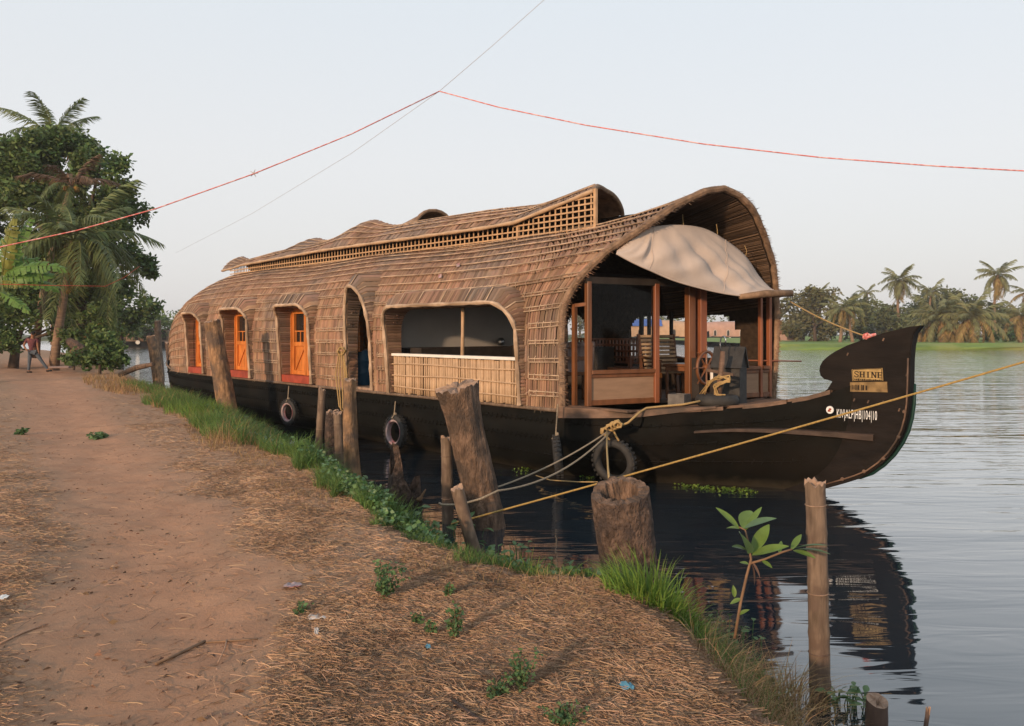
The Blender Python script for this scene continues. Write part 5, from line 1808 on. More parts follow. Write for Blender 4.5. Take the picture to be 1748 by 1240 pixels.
# ------------------------------------------------------------------ overhead cords
apex = P(750, 156, 7.0)
def droop(a, b, sag, n=40): return catenary(a, b, sag, n)
pl_ = [P(-900, 520, 5.2), P(-400, 486, 5.8), P(-60, 433, 6.2), P(0, 422, 6.25), P(130, 394, 6.35), P(265, 357, 6.45), P(433, 297, 6.6), P(600, 229, 6.8), apex]
cord_thing('red_cord', 'red twisted cord strung across the sky rising to a point from the left', 'cord', pl_, 0.0050, MAT['red_cord'], 'red cords strung overhead')
pr_ = [apex, P(850, 183, 6.8), P(1000, 214, 6.6), P(1200, 246, 6.3), P(1400, 269, 6.1), P(1600, 284, 5.9), P(1748, 292, 5.8), P(1830, 296, 5.7), P(2300, 300, 5.3), P(2800, 280, 5.0)]
cord_thing('red_cord', 'red and white twisted cord sagging from the point towards the right', 'cord', pr_, 0.0050, MAT['red_cord'], 'red cords strung overhead')
cord_thing('support_wire', 'thin pale wire climbing from the cord point out of the top', 'wire', [apex, P(840, 79, 6.8), P(930, -1, 6.6), P(1010, -70, 6.4)], 0.0020, MAT['wire'], 'thin wires strung overhead')
cord_thing('support_wire', 'thin faint wire running down left below the red cord', 'wire', [apex, P(600, 262, 9.0), P(430, 365, 13.0), P(300, 432, 20.0)], 0.0020, MAT['wire'], 'thin wires strung overhead')
m = MB()
for a in range(5):
    p = P(433, 296, 6.6); an = a * 1.3
    m.tube([p, p + Vector((.035 * math.cos(an), .01, .035 * math.sin(an)))], [.006, .002], 5)
tag(m.build('cord_knot', MAT['wire'], None, origin=P(433, 296, 6.6)), 'small frayed pale knot on the red cord against the sky', 'knot')
cord_thing('slack_cord', 'dark red cord strung low in front of the trees at the left', 'cord', [P(-20, 485, 24), P(60, 487, 24.5), P(180, 489, 25), P(212, 474, 25.5), P(238, 455, 26)], 0.010, MAT['red'])
# ------------------------------------------------------------------ straw, grass and plants on the bank
def ribbons(base, ang, h, w, bend, segs=3, wr=None, taper=True):
    """curved blades: base (N,3); returns vertices and quads"""
    N = len(base)
    ang, h, w, bend = [np.broadcast_to(np.asarray(x, float), (N,)) for x in (ang, h, w, bend)]
    hx, hy = np.cos(ang), np.sin(ang)
    wa = ang + math.pi / 2 if wr is None else wr
    wx, wy = np.cos(wa), np.sin(wa)
    V = np.zeros((N, segs + 1, 2, 3))
    for j in range(segs + 1):
        f = j / segs
        x = base[:, 0] + hx * h * bend * f * f
        y = base[:, 1] + hy * h * bend * f * f
        z = base[:, 2] + h * (f - 0.45 * np.clip(bend, 0, 1.4) * f * f)
        ww = w * (1 - f ** 1.5 * 0.93 if taper else 1.0) * 0.5
        V[:, j, 0] = np.stack([x - wx * ww, y - wy * ww, z], 1)
        V[:, j, 1] = np.stack([x + wx * ww, y + wy * ww, z], 1)
    idx = np.arange(N * (segs + 1) * 2).reshape(N, segs + 1, 2)
    F = np.stack([idx[:, :-1, 0], idx[:, :-1, 1], idx[:, 1:, 1], idx[:, 1:, 0]], -1).reshape(-1, 4)
    return V.reshape(-1, 3), F

def along_edge(n, ymin, ymax, s0, s1, rng, power=1.0):
    """random points along the shoreline between two depths, s metres inland"""
    seg = []
    for (ax, ay), (bx, by) in zip(EDGE[:-1], EDGE[1:]):
        seg.append(math.hypot(bx - ax, by - ay))
    cs = np.concatenate([[0], np.cumsum(seg)])
    yy = E[:, 1]
    l0, l1 = np.interp(ymin, yy, cs), np.interp(ymax, yy, cs)
    l = l0 + (l1 - l0) * rng.random(n) ** power
    x, y = np.interp(l, cs, E[:, 0]), np.interp(l, cs, E[:, 1])
    i = np.clip(np.searchsorted(cs, l) - 1, 0, len(seg) - 1)
    d = np.diff(E, axis=0)[i]
    nx, ny = -d[:, 1], d[:, 0]
    L_ = np.hypot(nx, ny)
    s = s0 + (s1 - s0) * rng.random(n)
    x, y = x + nx / L_ * s, y + ny / L_ * s
    return x, y

def stuff(name, V, F, mat, label_kind='stuff'):
    return link(name, np_mesh(name, V, F, mat), None, 'stuff')

# straw carpet
def straw(n, ymin, ymax, lmin, lmax, w, rng):
    y = ymin * (ymax / ymin) ** rng.random(n)
    u = rng.random(n)
    x = (-0.72 + 1.30 * u) * y
    s = shore(x, y)
    dp, _ = seg_dist(x, y, PATH)
    wpath = np.interp(y, [3, 8, 20], [0.55, 0.6, 0.9]) + (vnoise(x, y, 1.1, 9) - .5) * .5
    dens = np.clip((dp - wpath) / 0.35, 0.02, 1) * (0.35 + 0.65 * (vnoise(x, y, 1.7, 12) > 0.42))
    left = (x < np.interp(y, PATH[:, 1], PATH[:, 0]))
    dens = np.where(left, dens * 0.55, dens)
    smin = np.interp(y, [4.6, 5.6], [.1, .8]) * green_limit(y) * np.interp(y, [18, 22], [1, .2]) + (vnoise(x, y, 1.6, 21) - .5) * .3
    keep = (s > np.maximum(.08, smin)) & (rng.random(n) < dens)
    x, y = x[keep], y[keep]
    N = len(x)
    z = ground_height(x, y)
    L_ = rng.uniform(lmin, lmax, N) * (0.6 + 0.8 * rng.random(N))
    a = rng.uniform(0, 2 * math.pi, N)
    cv = rng.normal(0, 0.22, N)
    ky = rng.normal(0, 0.25, N)
    ww = rng.uniform(0.5, 1.0, N) * w * (0.6 + 0.08 * y)
    segs = 3
    V = np.zeros((N, segs + 1, 2, 3))
    lift = np.abs(rng.normal(0, 0.006, N))
    tilt = rng.normal(0, 0.13, N)
    for j in range(segs + 1):
        f = j / segs - 0.5
        px = x + np.cos(a) * L_ * f - np.sin(a) * L_ * (cv * f * f + ky * f * f * f * 2)
        py = y + np.sin(a) * L_ * f + np.cos(a) * L_ * (cv * f * f + ky * f * f * f * 2)
        pz = z + 0.004 + lift * (1 - 3.2 * f * f) + np.clip(tilt * L_ * f, -0.004, 0.05)
        V[:, j, 0] = np.stack([px + np.sin(a) * ww / 2, py - np.cos(a) * ww / 2, pz - 0.0015], 1)
        V[:, j, 1] = np.stack([px - np.sin(a) * ww / 2, py + np.cos(a) * ww / 2, pz + 0.0015], 1)
    idx = np.arange(N * (segs + 1) * 2).reshape(N, segs + 1, 2)
    F = np.stack([idx[:, :-1, 0], idx[:, :-1, 1], idx[:, 1:, 1], idx[:, 1:, 0]], -1).reshape(-1, 4)
    return V.reshape(-1, 3), F
V, F = straw(190000, 2.6, 14.0, 0.02, 0.11, 0.0013, RNG)
stuff('dry_straw', V, F, MAT['straw'])
MAT['straw_red'] = M('weathered_straw', (0.32, 0.215, 0.145), rough=0.9, var=0.3, scale=1.4, bump=0, island=0.35, hue=0.012)
V, F = straw(150000, 2.6, 14.0, 0.02, 0.15, 0.0013, RNG)
stuff('dry_straw', V, F, MAT['straw_red'])
# crumbled dead leaves and pebbles trodden into the earth
n = 9000
y = 2.6 * (20 / 2.6) ** RNG.random(n); x = (-0.72 + 1.28 * RNG.random(n)) * y
k = (shore(x, y) > .2) & (RNG.random(n) < .3 + .7 * (vnoise(x, y, 1.3, 60) > .5)); x, y = x[k], y[k]
z = ground_height(x, y) + .004
LEAF_XYZ = np.stack([x, y, z], 1)
n = 5000
y = 2.6 * (24 / 2.6) ** RNG.random(n); x = (-0.72 + 1.2 * RNG.random(n)) * y
k = shore(x, y) > .5; x, y = x[k], y[k]; n = len(x)
z = ground_height(x, y)
r = (.002 + .007 * RNG.random(n) ** 3) * (.7 + .06 * y)
oct_ = np.array([(1, 0, 0), (0, 1, 0), (-1, 0, 0), (0, -1, 0), (0, 0, .7), (0, 0, -.5)])
V = np.stack([x, y, z], 1)[:, None, :] + oct_[None] * r[:, None, None] * RNG.uniform(.6, 1.3, (n, 6, 1))
T = np.array([(0, 1, 4), (1, 2, 4), (2, 3, 4), (3, 0, 4), (1, 0, 5), (2, 1, 5), (3, 2, 5), (0, 3, 5)])
F = (np.arange(n) * 6)[:, None, None] + T[None]
MAT['pebble'] = M('pebble', (0.27, 0.17, 0.12), rough=0.9, var=0.2, scale=5, bump=0, island=0.5)
stuff('pebbles', V.reshape(-1, 3), F.reshape(-1, 3), MAT['pebble'])
V, F = straw(30000, 8.0, 34.0, 0.08, 0.24, 0.0022, RNG)
stuff('dry_straw', V, F, MAT['straw'])

def grass_zone(name, n, ymin, ymax, s0, s1, h0, h1, w, mat, rng, bend=(0.2, 0.9), power=1.0, clump=0.0, cseed=0):
    x, y = along_edge(n, ymin, ymax, s0, s1, rng, power)
    lim = green_limit(y) + (.6 if mat is MAT['grass_dry'] else 0) + (vnoise(x + 3, y + 3, 2.3, 17) - .5) * .35
    k = shore(x, y) < lim
    x, y = x[k], y[k]
    if clump > 0:
        k = vnoise(x + 50, y + 50, 1.9, 40 + cseed) > clump
        x, y = x[k], y[k]
    z = np.maximum(ground_height(x, y), -0.05) - 0.02
    N = len(x)
    hh = rng.uniform(h0, h1, N) * (0.6 + 0.6 * vnoise(x, y, 1.2, 33))
    V, F = ribbons(np.stack([x, y, z], 1), rng.uniform(0, 6.28, N), hh, rng.uniform(.6, 1.1, N) * w, rng.uniform(*bend, N), 3, rng.uniform(0, 6.28, N))
    return stuff(name, V, F, mat)
# lush strip beside the boat
grass_zone('lush_grass', 26000, 10.4, 19.5, 0.0, 2.0, .12, .48, .010, MAT['grass'], RNG, clump=.28, cseed=11)
grass_zone('lush_grass', 7000, 10.4, 17.5, 0.0, 2.0, .2, .5, .010, MAT['grass_bright'], RNG, clump=.55, cseed=12)
grass_zone('dry_bank_grass', 5000, 10.4, 19.5, 0.1, 1.7, .12, .5, .007, MAT['grass_dry'], RNG, clump=.45, cseed=13)
grass_zone('lush_grass', 9000, 17, 25, 0.0, 1.3, .2, .5, .016, MAT['grass'], RNG, clump=.3)
grass_zone('dry_bank_grass', 5000, 18, 29, 0.2, 2.0, .15, .45, .016, MAT['grass_dry'], RNG, clump=.35)
grass_zone('dry_bank_grass', 3500, 10.5, 18, 0.9, 1.9, .05, .2, .008, MAT['grass_dry'], RNG)
# mixed strip in the middle and at the near corner
grass_zone('bank_grass', 20000, 7.6, 11.5, -0.04, 0.95, .14, .36, .009, MAT['grass'], RNG, clump=.30, cseed=1)
grass_zone('bank_grass', 24000, 5.2, 7.8, 0.0, 1.1, .05, .16, .007, MAT['grass'], RNG, clump=.18, cseed=1)
grass_zone('bank_grass', 4000, 5.8, 11.5, -0.02, 1.1, .06, .24, .009, MAT['grass_bright'], RNG, clump=.58, cseed=8)
grass_zone('bank_grass', 4500, 5.4, 11.5, 0.5, 1.6, .04, .16, .005, MAT['grass_dry'], RNG, clump=.25, cseed=2)
grass_zone('bank_grass', 5200, 3.2, 6.2, -0.05, .60, .10, .36, .005, MAT['grass_dry'], RNG, bend=(.5, 1.7), clump=.2, cseed=5)
grass_zone('bank_grass', 2600, 3.6, 6.2, -0.02, .55, .08, .26, .006, MAT['grass'], RNG, clump=.35, cseed=6)
# bright grass tuft
def tuft(label, px, py, z, rad, n, h0, h1, w, mat, bend=(.15, 1.0), group=None):
    c = G(px, py, z)
    r = rad * np.sqrt(RNG.random(n)); a = RNG.uniform(0, 6.28, n)
    x, y = c.x + r * np.cos(a), c.y + r * np.sin(a) * .8
    zz = ground_height(x, y) - .02
    zz = np.maximum(zz, z - .18)
    hh = RNG.uniform(h0, h1, n) * (1.1 - .5 * r / rad)
    ang = a + RNG.normal(0, .6, n)
    V, F = ribbons(np.stack([x - c.x, y - c.y, zz - c.z], 1), ang, hh, RNG.uniform(.6, 1.2, n) * w, RNG.uniform(*bend, n) * (.4 + .8 * r / rad), 5, RNG.uniform(0, 6.28, n))
    o = thing('grass_tuft', label, 'grass', c, 0, group)
    link('blades', np_mesh('blades', V, F, mat), o, 'stuff')
    return o
tuft('large bright green grass tuft at the water edge right of the hollow stump', 1118, 1092, .26, .31, 800, .20, .44, .011, MAT['grass_bright'], group='grass tufts')
tuft('dull green grass tuft spilling right of the bright tuft', 1215, 1110, .22, .30, 420, .12, .34, .010, MAT['grass'], group='grass tufts')
tuft('small yellow green grass tuft left of the floating leaves', 895, 1000, .22, .17, 240, .15, .36, .010, MAT['grass_bright'], group='grass tufts')
tuft('thin dry grass tuft at the very edge of the near bank corner', 1330, 1150, .2, .28, 260, .15, .42, .008, MAT['grass_dry'], (.5, 1.5), 'grass tufts')

# leaf shapes
def leaf_mesh(name, L_, w, mat, fold=.15, droop=.3, segs=6, tip=1.0):
    rows = []
    for j in range(segs + 1):
        f = j / segs
        ww = w * math.sin(math.pi * min(1, f * .97 + .015)) ** .8 * (1 - .15 * f)
        z = -droop * L_ * f * f
        x = L_ * f
        rows.append([(x, -ww / 2, z + fold * ww), (x, -ww / 4, z + fold * ww * .35), (x, 0, z), (x, ww / 4, z + fold * ww * .35), (x, ww / 2, z + fold * ww)])
    m = MB(); m.grid(rows)
    return m.mesh(name, mat, True)

def leaf_quads(P0, size, rng, aspect=2.2, flat=.5):
    """many small pointed leaf faces: diamond quads, random orientation"""
    N = len(P0)
    a = rng.uniform(0, 2 * math.pi, N)
    el_ = rng.normal(-.1, flat, N)
    d = np.stack([np.cos(a) * np.cos(el_), np.sin(a) * np.cos(el_), np.sin(el_)], 1)
    r = rng.normal(size=(N, 3))
    s = np.cross(d, r); s /= np.linalg.norm(s, axis=1)[:, None] + 1e-9
    L_ = (size * rng.uniform(.6, 1.25, N))[:, None]
    w = L_ / aspect
    V = np.stack([P0, P0 + d * L_ * .5 + s * w * .5, P0 + d * L_, P0 + d * L_ * .5 - s * w * .5], 1)
    F = np.arange(N * 4).reshape(N, 4)
    return V.reshape(-1, 3), F

MAT['dead_leaf'] = M('dead_leaf', (0.20, 0.12, 0.075), rough=0.85, var=0.3, scale=5, bump=0, island=0.55, hue=0.015)
V, F = leaf_quads(LEAF_XYZ, .018 + .03 * RNG.random(len(LEAF_XYZ)), RNG, 1.8, .12)
stuff('dead_leaves', V, F, MAT['dead_leaf'])
# bushy weeds on the straw
def weed(label, px, py, w, h, z=None, dens=1.0, name='weed', mat='weed'):
    c = G(px, py, .52)
    for _ in range(3):
        c = G(px, py, gz(c.x, c.y))
    sc = c.y / FPX
    W_, H_ = w * sc, h * sc
    o = thing(name, label, 'plant', c, 0, 'green weeds growing through the straw')
    rng = np.random.default_rng(int(px))
    m = MB(); pts = []
    ns = max(5, int(9 * dens))
    for k in range(ns):
        a = rng.uniform(0, 6.28); r = rng.uniform(.1, .5) * W_
        tip = Vector((r * math.cos(a), r * math.sin(a), H_ * rng.uniform(.55, 1.0) * (1 - .4 * (r / W_) ** 2)))
        m.tube([(0, 0, -.02), tip * .5 + Vector((0, 0, H_ * .08)), tip], [.004, .003, .0015], 4)
        for _ in range(int(26 * dens)):
            f = rng.uniform(.25, 1.05)
            q = tip * f
            pts.append([q.x + rng.normal(0, W_ * .06), q.y + rng.normal(0, W_ * .06), max(.01, q.z + rng.normal(0, H_ * .06))])
    m.build('stems', MAT['stem'], o)
    V, F = leaf_quads(np.array(pts), np.full(len(pts), max(.022, 9 * sc)), rng, 1.7, .45)
    link('foliage', np_mesh('foliage', V, F, MAT[mat]), o, 'stuff')
weed('bushy green weed alone on the straw left of the path to the leaning stake', 655, 1022, 78, 68, dens=1.3)
weed('slim upright green weed in the middle of the straw', 778, 1092, 44, 60, dens=1.0)
weed('tiny green weed just above the slim upright weed', 764, 1018, 16, 24, dens=.5)
weed('low green weed left of the slim upright weed', 738, 1084, 34, 26, dens=.6)
weed('small green sprig left of the low weed', 712, 1066, 22, 22, dens=.5)
weed('leafy green weed in the foreground leaning right', 893, 1180, 70, 72, dens=1.2)
weed('low spreading leaves at the foot of the foreground weed', 850, 1190, 60, 34, dens=.9)
weed('broad leafed weed at the bottom edge of the picture', 968, 1240, 82, 36, dens=1.2)
weed('flat dark sprig beside the pale litter', 512, 1048, 52, 14, dens=.6)
weed('flat green patch on the trodden path far off', 168, 750, 46, 10, dens=.8)
weed('small green patch at the left edge of the path', 36, 742, 18, 9, dens=.5)

# leafy water plants at the foot of the bank
def rosette(name, label, px, py, n, L_, spread, z=0.02, mat='hyacinth', group='water plants along the bank', seed=0, upright=.5):
    c = G(px, py, .2)
    for _ in range(6): c = G(px, py, max(.02, .5 * c.z + .5 * gz(c.x, c.y)))
    o = thing(name, label, 'plant', c, 0, group)
    rd = random.Random(seed + int(px))
    lm = leaf_mesh('leaf', L_, L_ * .72, MAT[mat], .12, .25, 5)
    st = MB()
    for k in range(n):
        a = rd.uniform(0, 6.28); r = spread * math.sqrt(rd.random())
        base = Vector((r * math.cos(a), r * math.sin(a) * .8, 0))
        hh = L_ * rd.uniform(.4, 1.4) * upright * 2
        tip = base + Vector((rd.uniform(-.3, .3) * L_, rd.uniform(-.3, .3) * L_, hh))
        st.tube([base - Vector((0, 0, .04)), base.lerp(tip, .5), tip], .0032, 4)
        lf = link('leaf', lm, o)
        lf.location = tip
        lf.rotation_euler = (rd.uniform(-.4, .4), rd.uniform(-1.0, .25) * (.3 + upright), rd.uniform(0, 6.28))
        s_ = rd.uniform(.6, 1.15)
        lf.scale = (s_, s_, s_)
    st.build('stems', MAT['weed'], o, kind='stuff')
rosette('water_hyacinth', 'upright round green leaves in front of the rotten stump', 700, 892, 16, .13, .28, .03, upright=.45)
rosette('water_hyacinth', 'cluster of green leaves around the foot of the pale stake', 760, 915, 26, .11, .42, .10)
rosette('water_hyacinth', 'low mat of leaves right of the short leaning stake', 850, 955, 26, .09, .36, .08)
rosette('water_hyacinth', 'leafy green plant low on the bank below the split post', 600, 842, 18, .11, .34, .1, upright=.7)
rosette('water_hyacinth', 'mat of round grey green leaves floating left of the hollow stump', 1010, 1000, 44, .075, .40, .05, upright=.35)
rosette('water_hyacinth', 'dark leafy mat between the short leaning stake and the round grey green leaves', 915, 980, 44, .07, .34, .06, upright=.5)
rosette('water_hyacinth', 'leafy patch at the straw edge left of the bright tuft', 960, 1000, 26, .065, .32, .06, upright=.5)
rosette('bank_weed', 'green weedy patch around the foot of the sapling', 1250, 1095, 36, .055, .22, .2, mat='weed', upright=.7)
rosette('bank_weed', 'green weedy patch between the bright tuft and the sapling', 1205, 1075, 30, .06, .2, .2, mat='weed', upright=.6)
rosette('water_hyacinth', 'pair of pale yellow leaves on the water by the stump', 1030, 955, 4, .07, .10, .02, upright=.5)
rosette('water_hyacinth', 'small dark leafed plant at the foot of the bamboo post', 1448, 1205, 30, .065, .14, .03, upright=.5)
# broad-leafed ground weeds scattered through the bank grass
x, y = along_edge(46000, 5.7, 17.5, -0.1, 1.3, RNG)
k = (vnoise(x + 9, y + 9, 2.1, 71) > .36) & (shore(x, y) < green_limit(y) + (vnoise(x + 3, y + 3, 2.3, 17) - .5) * .35 - .05)
x, y = x[k], y[k]
z = np.maximum(ground_height(x, y), 0) + RNG.uniform(.01, .26, len(x)) * np.interp(y, [5.5, 7.0, 8.0, 12, 14], [.35, .6, 1.0, 1.0, .7])
V, F = leaf_quads(np.stack([x, y, z], 1), np.full(len(x), .055), RNG, 1.5, .4)
stuff('bank_weeds', V, F, MAT['hyacinth'])
# floating weed mat under the bow
rng = np.random.default_rng(4)
n = 900
bx = rng.uniform(-1.2, 2.4, n); by = -1.55 - rng.gamma(1.2, .10, n) + np.clip(bx, 0, 3) * .42
pw_ = np.array([B2W((a, b, .01 + .03 * rng.random())) for a, b in zip(bx, by)])
k = vnoise(bx * 1.0 + 20, by + 20, 1.5, 55) > .40
V, F = leaf_quads(pw_[k], np.full(k.sum(), .045), rng, 1.4, .3)
stuff('floating_weed', V, F, MAT['grass_bright'])

# sapling in front of the bamboo post
def sapling():
    D = 4.55
    base = P(1255, 1082, D)
    o = thing('sapling', 'young sapling with large oval leaves growing beside the bamboo post', 'plant', base)
    q = lambda px, py, d=D: P(px, py, d) - base
    m = MB()
    m.tube([q(1254, 1090), q(1264, 1030), q(1274, 985), q(1282, 955), q(1277, 925), q(1272, 905)], [.009, .0085, .008, .007, .006, .004], 7)
    m.build('stem', MAT['stem'], o, smooth=True)
    m = MB(); m.tube([q(1281, 962), q(1305, 955), q(1335, 943), q(1352, 938)], [.007, .006, .006, .005], 6); m.build('branch', MAT['stem'], o, smooth=True)
    m = MB(); m.tube([q(1272, 905), q(1262, 900)], [.005, .004], 5); m.build('branch', MAT['stem'], o)
    LV = [((1262, 903), (1226, 865), 14, 'sapling', 0), ((1268, 903), (1282, 868), 30, 'sapling', .2), ((1270, 903), (1322, 880), 22, 'sapling_blue', -.1), ((1276, 945), (1268, 905), 34, 'sapling_blue', -.2),
          ((1284, 945), (1312, 893), 24, 'sapling', .1), ((1284, 948), (1342, 928), 20, 'sapling', -.2), ((1350, 940), (1368, 910), 12, 'sapling', .1), ((1356, 936), (1410, 924), 14, 'sapling_blue', -.25),
          ((1358, 938), (1416, 938), 16, 'sapling_blue', -.3), ((1278, 964), (1262, 958), 8, 'sapling', .1), ((1254, 1020), (1252, 1000), 9, 'sapling', 0), ((1262, 903), (1238, 898), 10, 'sapling', .2), ((1276, 940), (1252, 930), 13, 'sapling_blue', -.1), ((1272, 906), (1300, 862), 12, 'sapling', .15), ((1300, 957), (1318, 968), 9, 'sapling', -.1), ((1330, 945), (1334, 922), 9, 'sapling', .1), ((1354, 940), (1390, 948), 12, 'sapling', -.25), ((1266, 1022), (1246, 1030), 9, 'sapling', 0), ((1260, 1050), (1278, 1040), 8, 'sapling', -.05), ((1282, 958), (1300, 985), 9, 'dead_leaf', -.05), ((1283, 962), (1292, 1000), 8, 'dead_leaf', 0)]
    for i, (a, b, wpx, mt, dd) in enumerate(LV):
        A_, B__ = q(*a), q(b[0], b[1], D + dd * .6)
        d = B__ - A_
        L_ = d.length
        lm = leaf_mesh('leaf', L_, wpx * D / FPX, MAT[mt], .18, .12, 8)
        lf = link('leaf', lm, o)
        x = d.normalized()
        view = (Vector((0, 0, EYE)) - base).normalized()
        nrm = (Vector((-.1, -.55, .8)) if mt == 'sapling' else Vector((.3, -.35, .9)))
        y = nrm.cross(x).normalized(); z = x.cross(y)
        lf.matrix_local = Matrix.Translation(A_) @ Matrix((x, y, z)).transposed().to_4x4()
sapling()
# dry twigs and litter on the ground
def ground_pt(px, py, z0=.55, lift=.01):
    c = G(px, py, z0)
    for _ in range(3): c = G(px, py, gz(c.x, c.y))
    return c + Vector((0, 0, lift))
def twig(label, pts, r, mat='stem', name='dry_twig', cat='twig'):
    cord_thing(name, label, cat, [ground_pt(*p) for p in pts], r, MAT[mat], 'twigs lying on the ground', 6)
twig('dark stick lying across the trodden path', [(266, 1137), (300, 1122), (350, 1098)], .008)
twig('thin twig continuing right of the dark stick', [(352, 1100), (400, 1097), (440, 1094)], .005)
twig('pale stick at the bottom edge below the weeds', [(772, 1202), (800, 1222), (825, 1240)], .012, 'bamboo_old')
twig('bent pale twig in the straw left of the slim weed', [(372, 1135), (384, 1110), (387, 1095)], .004, 'straw')
twig('long pale stalk lying at the left edge of the path', [(0, 1102), (40, 1083), (82, 1068)], .005, 'straw')
twig('grey stalk sticking over the water below the leaning stake', [(930, 960), (946, 942)], .006, 'bamboo_old')
def litter(name, label, px, py, w, h, mat):
    c = ground_pt(px, py, .55, .0)
    sc = c.y / FPX
    rd = random.Random(px)
    o = thing(name, label, 'litter', c, rd.uniform(0, .4))
    rows = []
    for j in range(4):
        rows.append([(((i / 5) - .5) * w * sc * (1 - .2 * abs(j - 1.5)), (j / 3 - .5) * h * sc * 3, .012 + .014 * rd.random()) for i in range(6)])
    m = MB(); m.grid(rows); s = m.build('sheet', mat, o)
    md = s.modifiers.new('thick', 'SOLIDIFY'); md.thickness = .003
litter('plastic_scrap', 'scrap of blue plastic on the straw at the lower right', 1070, 1177, 26, 8, MAT['litter_blue'])
litter('paper_scrap', 'pale scrap beside the flat dark sprig', 542, 1058, 36, 6, MAT['litter'])
litter('paper_scrap', 'small pale scrap below the sprig on the path edge', 540, 1083, 8, 10, MAT['litter'])
litter('paper_scrap', 'white scrap at the left edge of the picture', 6, 1024, 18, 6, MAT['white'])
litter('paper_scrap', 'pinkish crumpled scrap among the straw left of the bushy weed', 500, 1004, 34, 7, MAT['rubber_pale'])
litter('plastic_scrap', 'tiny blue scrap left of the foreground weed', 731, 1110, 9, 6, MAT['litter_blue'])
# violet flowers in the lush grass
for i, (px, py) in enumerate(((468, 765), (487, 771), (500, 757))):
    c = P(px, py, 12.6)
    o = thing('hyacinth_flower', ('leftmost pale violet flower in the lush grass beside the hull', 'lowest pale violet flower in the lush grass beside the hull', 'rightmost and highest violet flower in the lush grass beside the hull')[i], 'flower', c, 0, 'violet flowers in the grass')
    for k in range(6):
        a = k * math.pi / 3
        m = MB(); m.add([(0, 0, 0), (.035 * math.cos(a - .4), .01, .035 * math.sin(a - .4)), (.06 * math.cos(a), -.015, .06 * math.sin(a)), (.035 * math.cos(a + .4), .01, .035 * math.sin(a + .4))], [(0, 1, 2, 3)])
        m.build('petal', MAT['flower'], o)
    MB().tube([(0, 0.02, -.35), (0, .01, 0)], .008, 5).build('stalk', MAT['weed'], o)
# ------------------------------------------------------------------ palms, trees, person and the far shore
def frond_mesh(name, L_, droop, nl, lw, lh, mat, seed, twist=.3, curl=.0):
    """a feather frond along +x: rib and hanging leaflets"""
    rd = random.Random(seed)
    m = MB()
    rib = []
    for i in range(13):
        f = i / 12
        rib.append(Vector((L_ * (f - .18 * droop * f * f), 0, L_ * (.35 * f - droop * f * f))))
    m.tube(rib, [.035 * L_ / 4 * (1 - .85 * i / 12) for i in range(13)], 4, cap=False)
    for k in range(nl):
        f = .12 + .88 * k / nl
        i = min(11, int(f * 12)); g_ = f * 12 - i
        p = rib[i].lerp(rib[i + 1], g_)
        t = (rib[i + 1] - rib[i]).normalized()
        ll = lh * math.sin(math.pi * (.10 + .82 * f)) ** .7 * rd.uniform(.8, 1.15)
        for s_ in (-1, 1):
            side = Vector((0, s_, 0))
            d = (side * rd.uniform(.55, .85) + t * rd.uniform(.45, .75) + Vector((0, 0, -rd.uniform(.25, .75) - curl))).normalized()
            q = p + d * ll
            mid = p + d * ll * .5 + Vector((0, 0, .10 * ll))
            q += Vector((0, 0, -.18 * ll))
            wv = t * lw
            m.add([p - wv * .5, p + wv * .5, mid + wv * .55, mid - wv * .55, q], [(0, 1, 2, 3), (3, 2, 4)])
    return m.mesh(name, mat)
FR = {}
for key, mat in (('green', 'frond'), ('gold', 'frond_gold'), ('dry', 'frond_dry'), ('far', 'frond_far'), ('far_gold', 'frond_far_gold')):
    far = key.startswith('far')
    FR[key] = [frond_mesh('frond', 4.0, dr, 26 if far else 46, .13 if far else .075, 1.0 if far else .95, MAT[mat], 50 + i) for i, dr in enumerate((.35, .55, .85, 1.25))]
def palm(name, label, base, top, trunk_r, R_, nf, keys, group, seed, up=(.2, 1.25), trunk=True, az=None, dry=0):
    rd = random.Random(seed)
    base, top = Vector(base), Vector(top)
    o = thing(name, label, 'palm', base, 0, group)
    rel = top - base
    if trunk:
        m = MB()
        side = Vector((rd.uniform(-.06, .06), 0, 0)) * rel.length
        pts = [rel * f + side * math.sin(math.pi * f) + (Vector((0, 0, -.3)) if f == 0 else Vector()) for f in np.linspace(0, 1, 12)]
        m.tube(pts, [trunk_r * (1.35 if i == 0 else 1.12 - .35 * i / 11) * (1 + (.05 if i % 2 else 0)) for i in range(12)], 9)
        m.build('trunk', MAT['palm_trunk'], o, smooth=True)
    for k in range(nf):
        f = (k + .5) / nf
        a = k * 2.39996 + rd.uniform(-.25, .25) if az is None else az[k % len(az)] + rd.uniform(-.2, .2)
        elev = up[1] - (up[1] - up[0]) * f ** .8 + rd.uniform(-.1, .1)
        key = keys[min(len(keys) - 1, int(f * len(keys) * .999))]
        var = min(3, int(f * 3.2 + rd.uniform(0, .8)))
        fo = link('frond', FR[key][var], o)
        fo.location = rel
        fo.rotation_euler = (rd.uniform(-.35, .35), -elev + .35, a)
        s_ = R_ / 4.0 * rd.uniform(.85, 1.12)
        fo.scale = (s_, s_, s_)
    m = MB()
    for k in range(7):
        a = rd.uniform(0, 6.28)
        q = rel + Vector((trunk_r * 1.6 * math.cos(a), trunk_r * 1.6 * math.sin(a), -R_ * .06))
        m.lathe([(0, -.14), (.10, -.09), (.12, 0), (.08, .10), (0, .13)], 7, 'z', q)
    m.build('coconuts', MAT['frond_gold'], o, kind='stuff')
    return o

